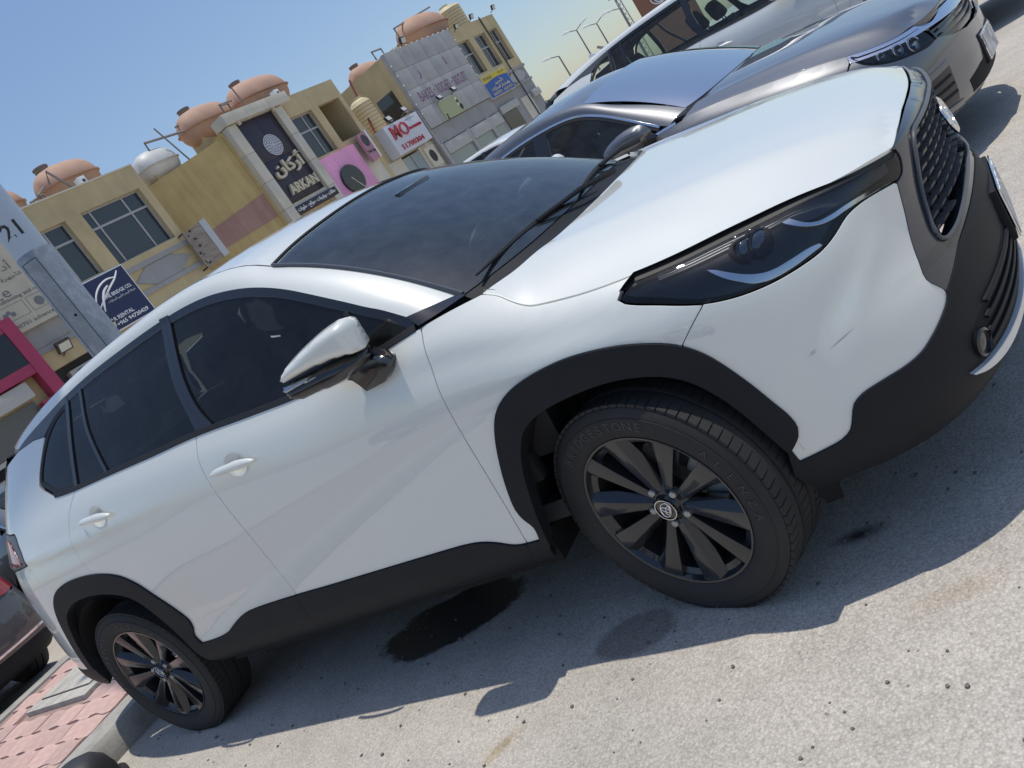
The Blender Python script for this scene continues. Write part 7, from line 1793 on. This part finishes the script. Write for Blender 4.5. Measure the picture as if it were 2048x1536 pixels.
for (u, z, n, lb) in ((-1.9, 8.14, -.2, 'white camera box on the parapet above the gridded window'), (7.45, 8.42, .1, 'white camera box at the right end of the ARKAN cornice')):
    o = fbox(u - .13, u + .13, z - .12, z + .16, n - .2, n + .1, 'camera_box', WHT, None, .02); tag(o, lb, 'camera'); b = MB(); b.lathe([(.05, 0), (.05, .02), (.0005, .02)], 12, FM @ Matrix.Translation((u + .02, z, n + .1))); b.build('camera_lens', BLK, o)
floodlight(21.0, 8.25, .45, 'floodlight on the end building roof nearest the grey panels', .4); floodlight(22.9, 8.45, .4, 'middle floodlight on the end building roof', .4); floodlight(25.4, 8.50, .4, 'floodlight on the outer corner of the end building roof', .4); floodlight(16.35, 8.55, .4, 'black floodlight on top of the grey panels', .4, 1.3)
floodlight(16.2, 5.48, .5, 'left floodlight above the green banner', -.5); floodlight(17.6, 5.55, .5, 'right floodlight above the green banner', -.5); floodlight(12.0, 5.62, .5, 'left floodlight on top of the MO sign', -.4, 1.1); floodlight(13.3, 5.70, .5, 'right floodlight on top of the MO sign', -.4, 1.1)
# ---- far things: street lamps, mast, brown sign tower
def far_at(az, dist): return Vector((1.067 + dist * math.cos(R(az)), -2.634 + dist * math.sin(R(az)), 0))


def street_lamp(az, dist, h, label, double):
    c = far_at(az, dist); l = empty('street_lamp', c); tag(l, label, 'street lamp', 'street lamps in the distance'); b = MB(); b.tube([(0, 0, 0), (0, 0, h)], [.14, .08], 8); b.build('lamp_pole', PIPE, l, True)
    t = Vector((math.sin(R(az)), -math.cos(R(az)), 0))
    for s_ in ((-1, 1) if double else (-1,)):
        b = MB(); b.tube([(0, 0, h), tuple(t * s_ * .9 + Vector((0, 0, h + .35)))], .06, 6); b.build('lamp_arm', PIPE, l, True)
        b = MB(); b.box(tuple(t * s_ * 1.35 + Vector((0, 0, h + .45))), (.3, .3, .14)); q = t * s_; b = MB(); b.tube([tuple(q * .85 + Vector((0, 0, h + .33))), tuple(q * 1.25 + Vector((0, 0, h + .47))), tuple(q * 1.75 + Vector((0, 0, h + .52)))], [.09, .17, .08], 8); b.build('lamp_head', WHT, l, True)


street_lamp(109.0, 110, 9.3, 'double headed street lamp left of its twin in the distance', True); street_lamp(107.75, 112, 8.7, 'double headed street lamp nearest the mast in the distance', True); street_lamp(110.75, 95, 7.1, 'single headed street lamp at left in the distance', False); street_lamp(106.1, 105, 8.1, 'single headed street lamp beside the telecom mast', False)
b = MB(); a, c = far_at(108.45, 111), far_at(107.4, 111); b.tube([a + Vector((0, 0, 6.35)), c + Vector((0, 0, 4.6))], .18, 6); o = b.build('slanting_beam', PIPE); tag(o, 'dark slanting beam between the two double headed street lamps', 'beam')
mc = far_at(106.0, 230); tm = empty('telecom_mast', mc); tag(tm, 'lattice telecom mast with antennas in the distance', 'telecom mast'); b = MB(); HM = 27.
for k in range(3):
    a = 2 * math.pi * k / 3; b.tube([(1.1 * math.cos(a), 1.1 * math.sin(a), 0), (.5 * math.cos(a), .5 * math.sin(a), HM)], .14, 5)
    for i in range(20):
        z0, z1 = HM * i / 20, HM * (i + 1) / 20; r0, r1 = 1.1 - .6 * i / 20, 1.1 - .6 * (i + 1) / 20; a2 = a + 2 * math.pi / 3
        b.tube([(r0 * math.cos(a), r0 * math.sin(a), z0), (r1 * math.cos(a2), r1 * math.sin(a2), z1)], .06, 4)
b.build('lattice', GREYB, tm)
for ring_, (z, r_) in enumerate(((19.3, 1.7), (22.2, 2.0), (24.6, 1.9))):
    b = MB(); b.lathe([(r_ - .15, z - .1), (r_, z - .1), (r_, z + .05), (r_ - .15, z + .05)], 18); b.build('mast_platform', GREYB, tm)
    for k in range(9):
        a = 2 * math.pi * k / 9; b = MB(); b.box((r_ * math.cos(a), r_ * math.sin(a), z + .9), (.3, .3, 1.9)); b.build('antenna_panel', SHUT, tm)
bs = empty('brown_sign_tower'); tag(bs, 'brown sign tower with pale swirl logo at the top of the picture', 'sign'); bc = far_at(104.05, 46); t = Vector((math.sin(R(104)), -math.cos(R(104)), 0)); nf = Vector((-math.cos(R(104)), -math.sin(R(104)), 0))
Mb = Matrix(((t.x, 0, nf.x, bc.x), (t.y, 0, nf.y, bc.y), (0, 1, 0, 0), (0, 0, 0, 1))); b = MB(); b.prism([(-.95, 0), (1.6, 0), (1.6, 6.5), (-.95, 6.5)], Mb, -.6); b.build('sign_slab', mat('brown_cladding', (.26, .12, .075), .7), bs)
for (cx, cy, rx, ry) in ((.2, 3.75, .42, .36), (.2, 3.75, .24, .30), (.25, 3.95, .18, .12)):
    q = ellipse_tube(cx, cy, rx, ry, .035, Mb @ Matrix.Translation((0, 0, .03)), 20); q.build('swirl_logo', WHT, bs)
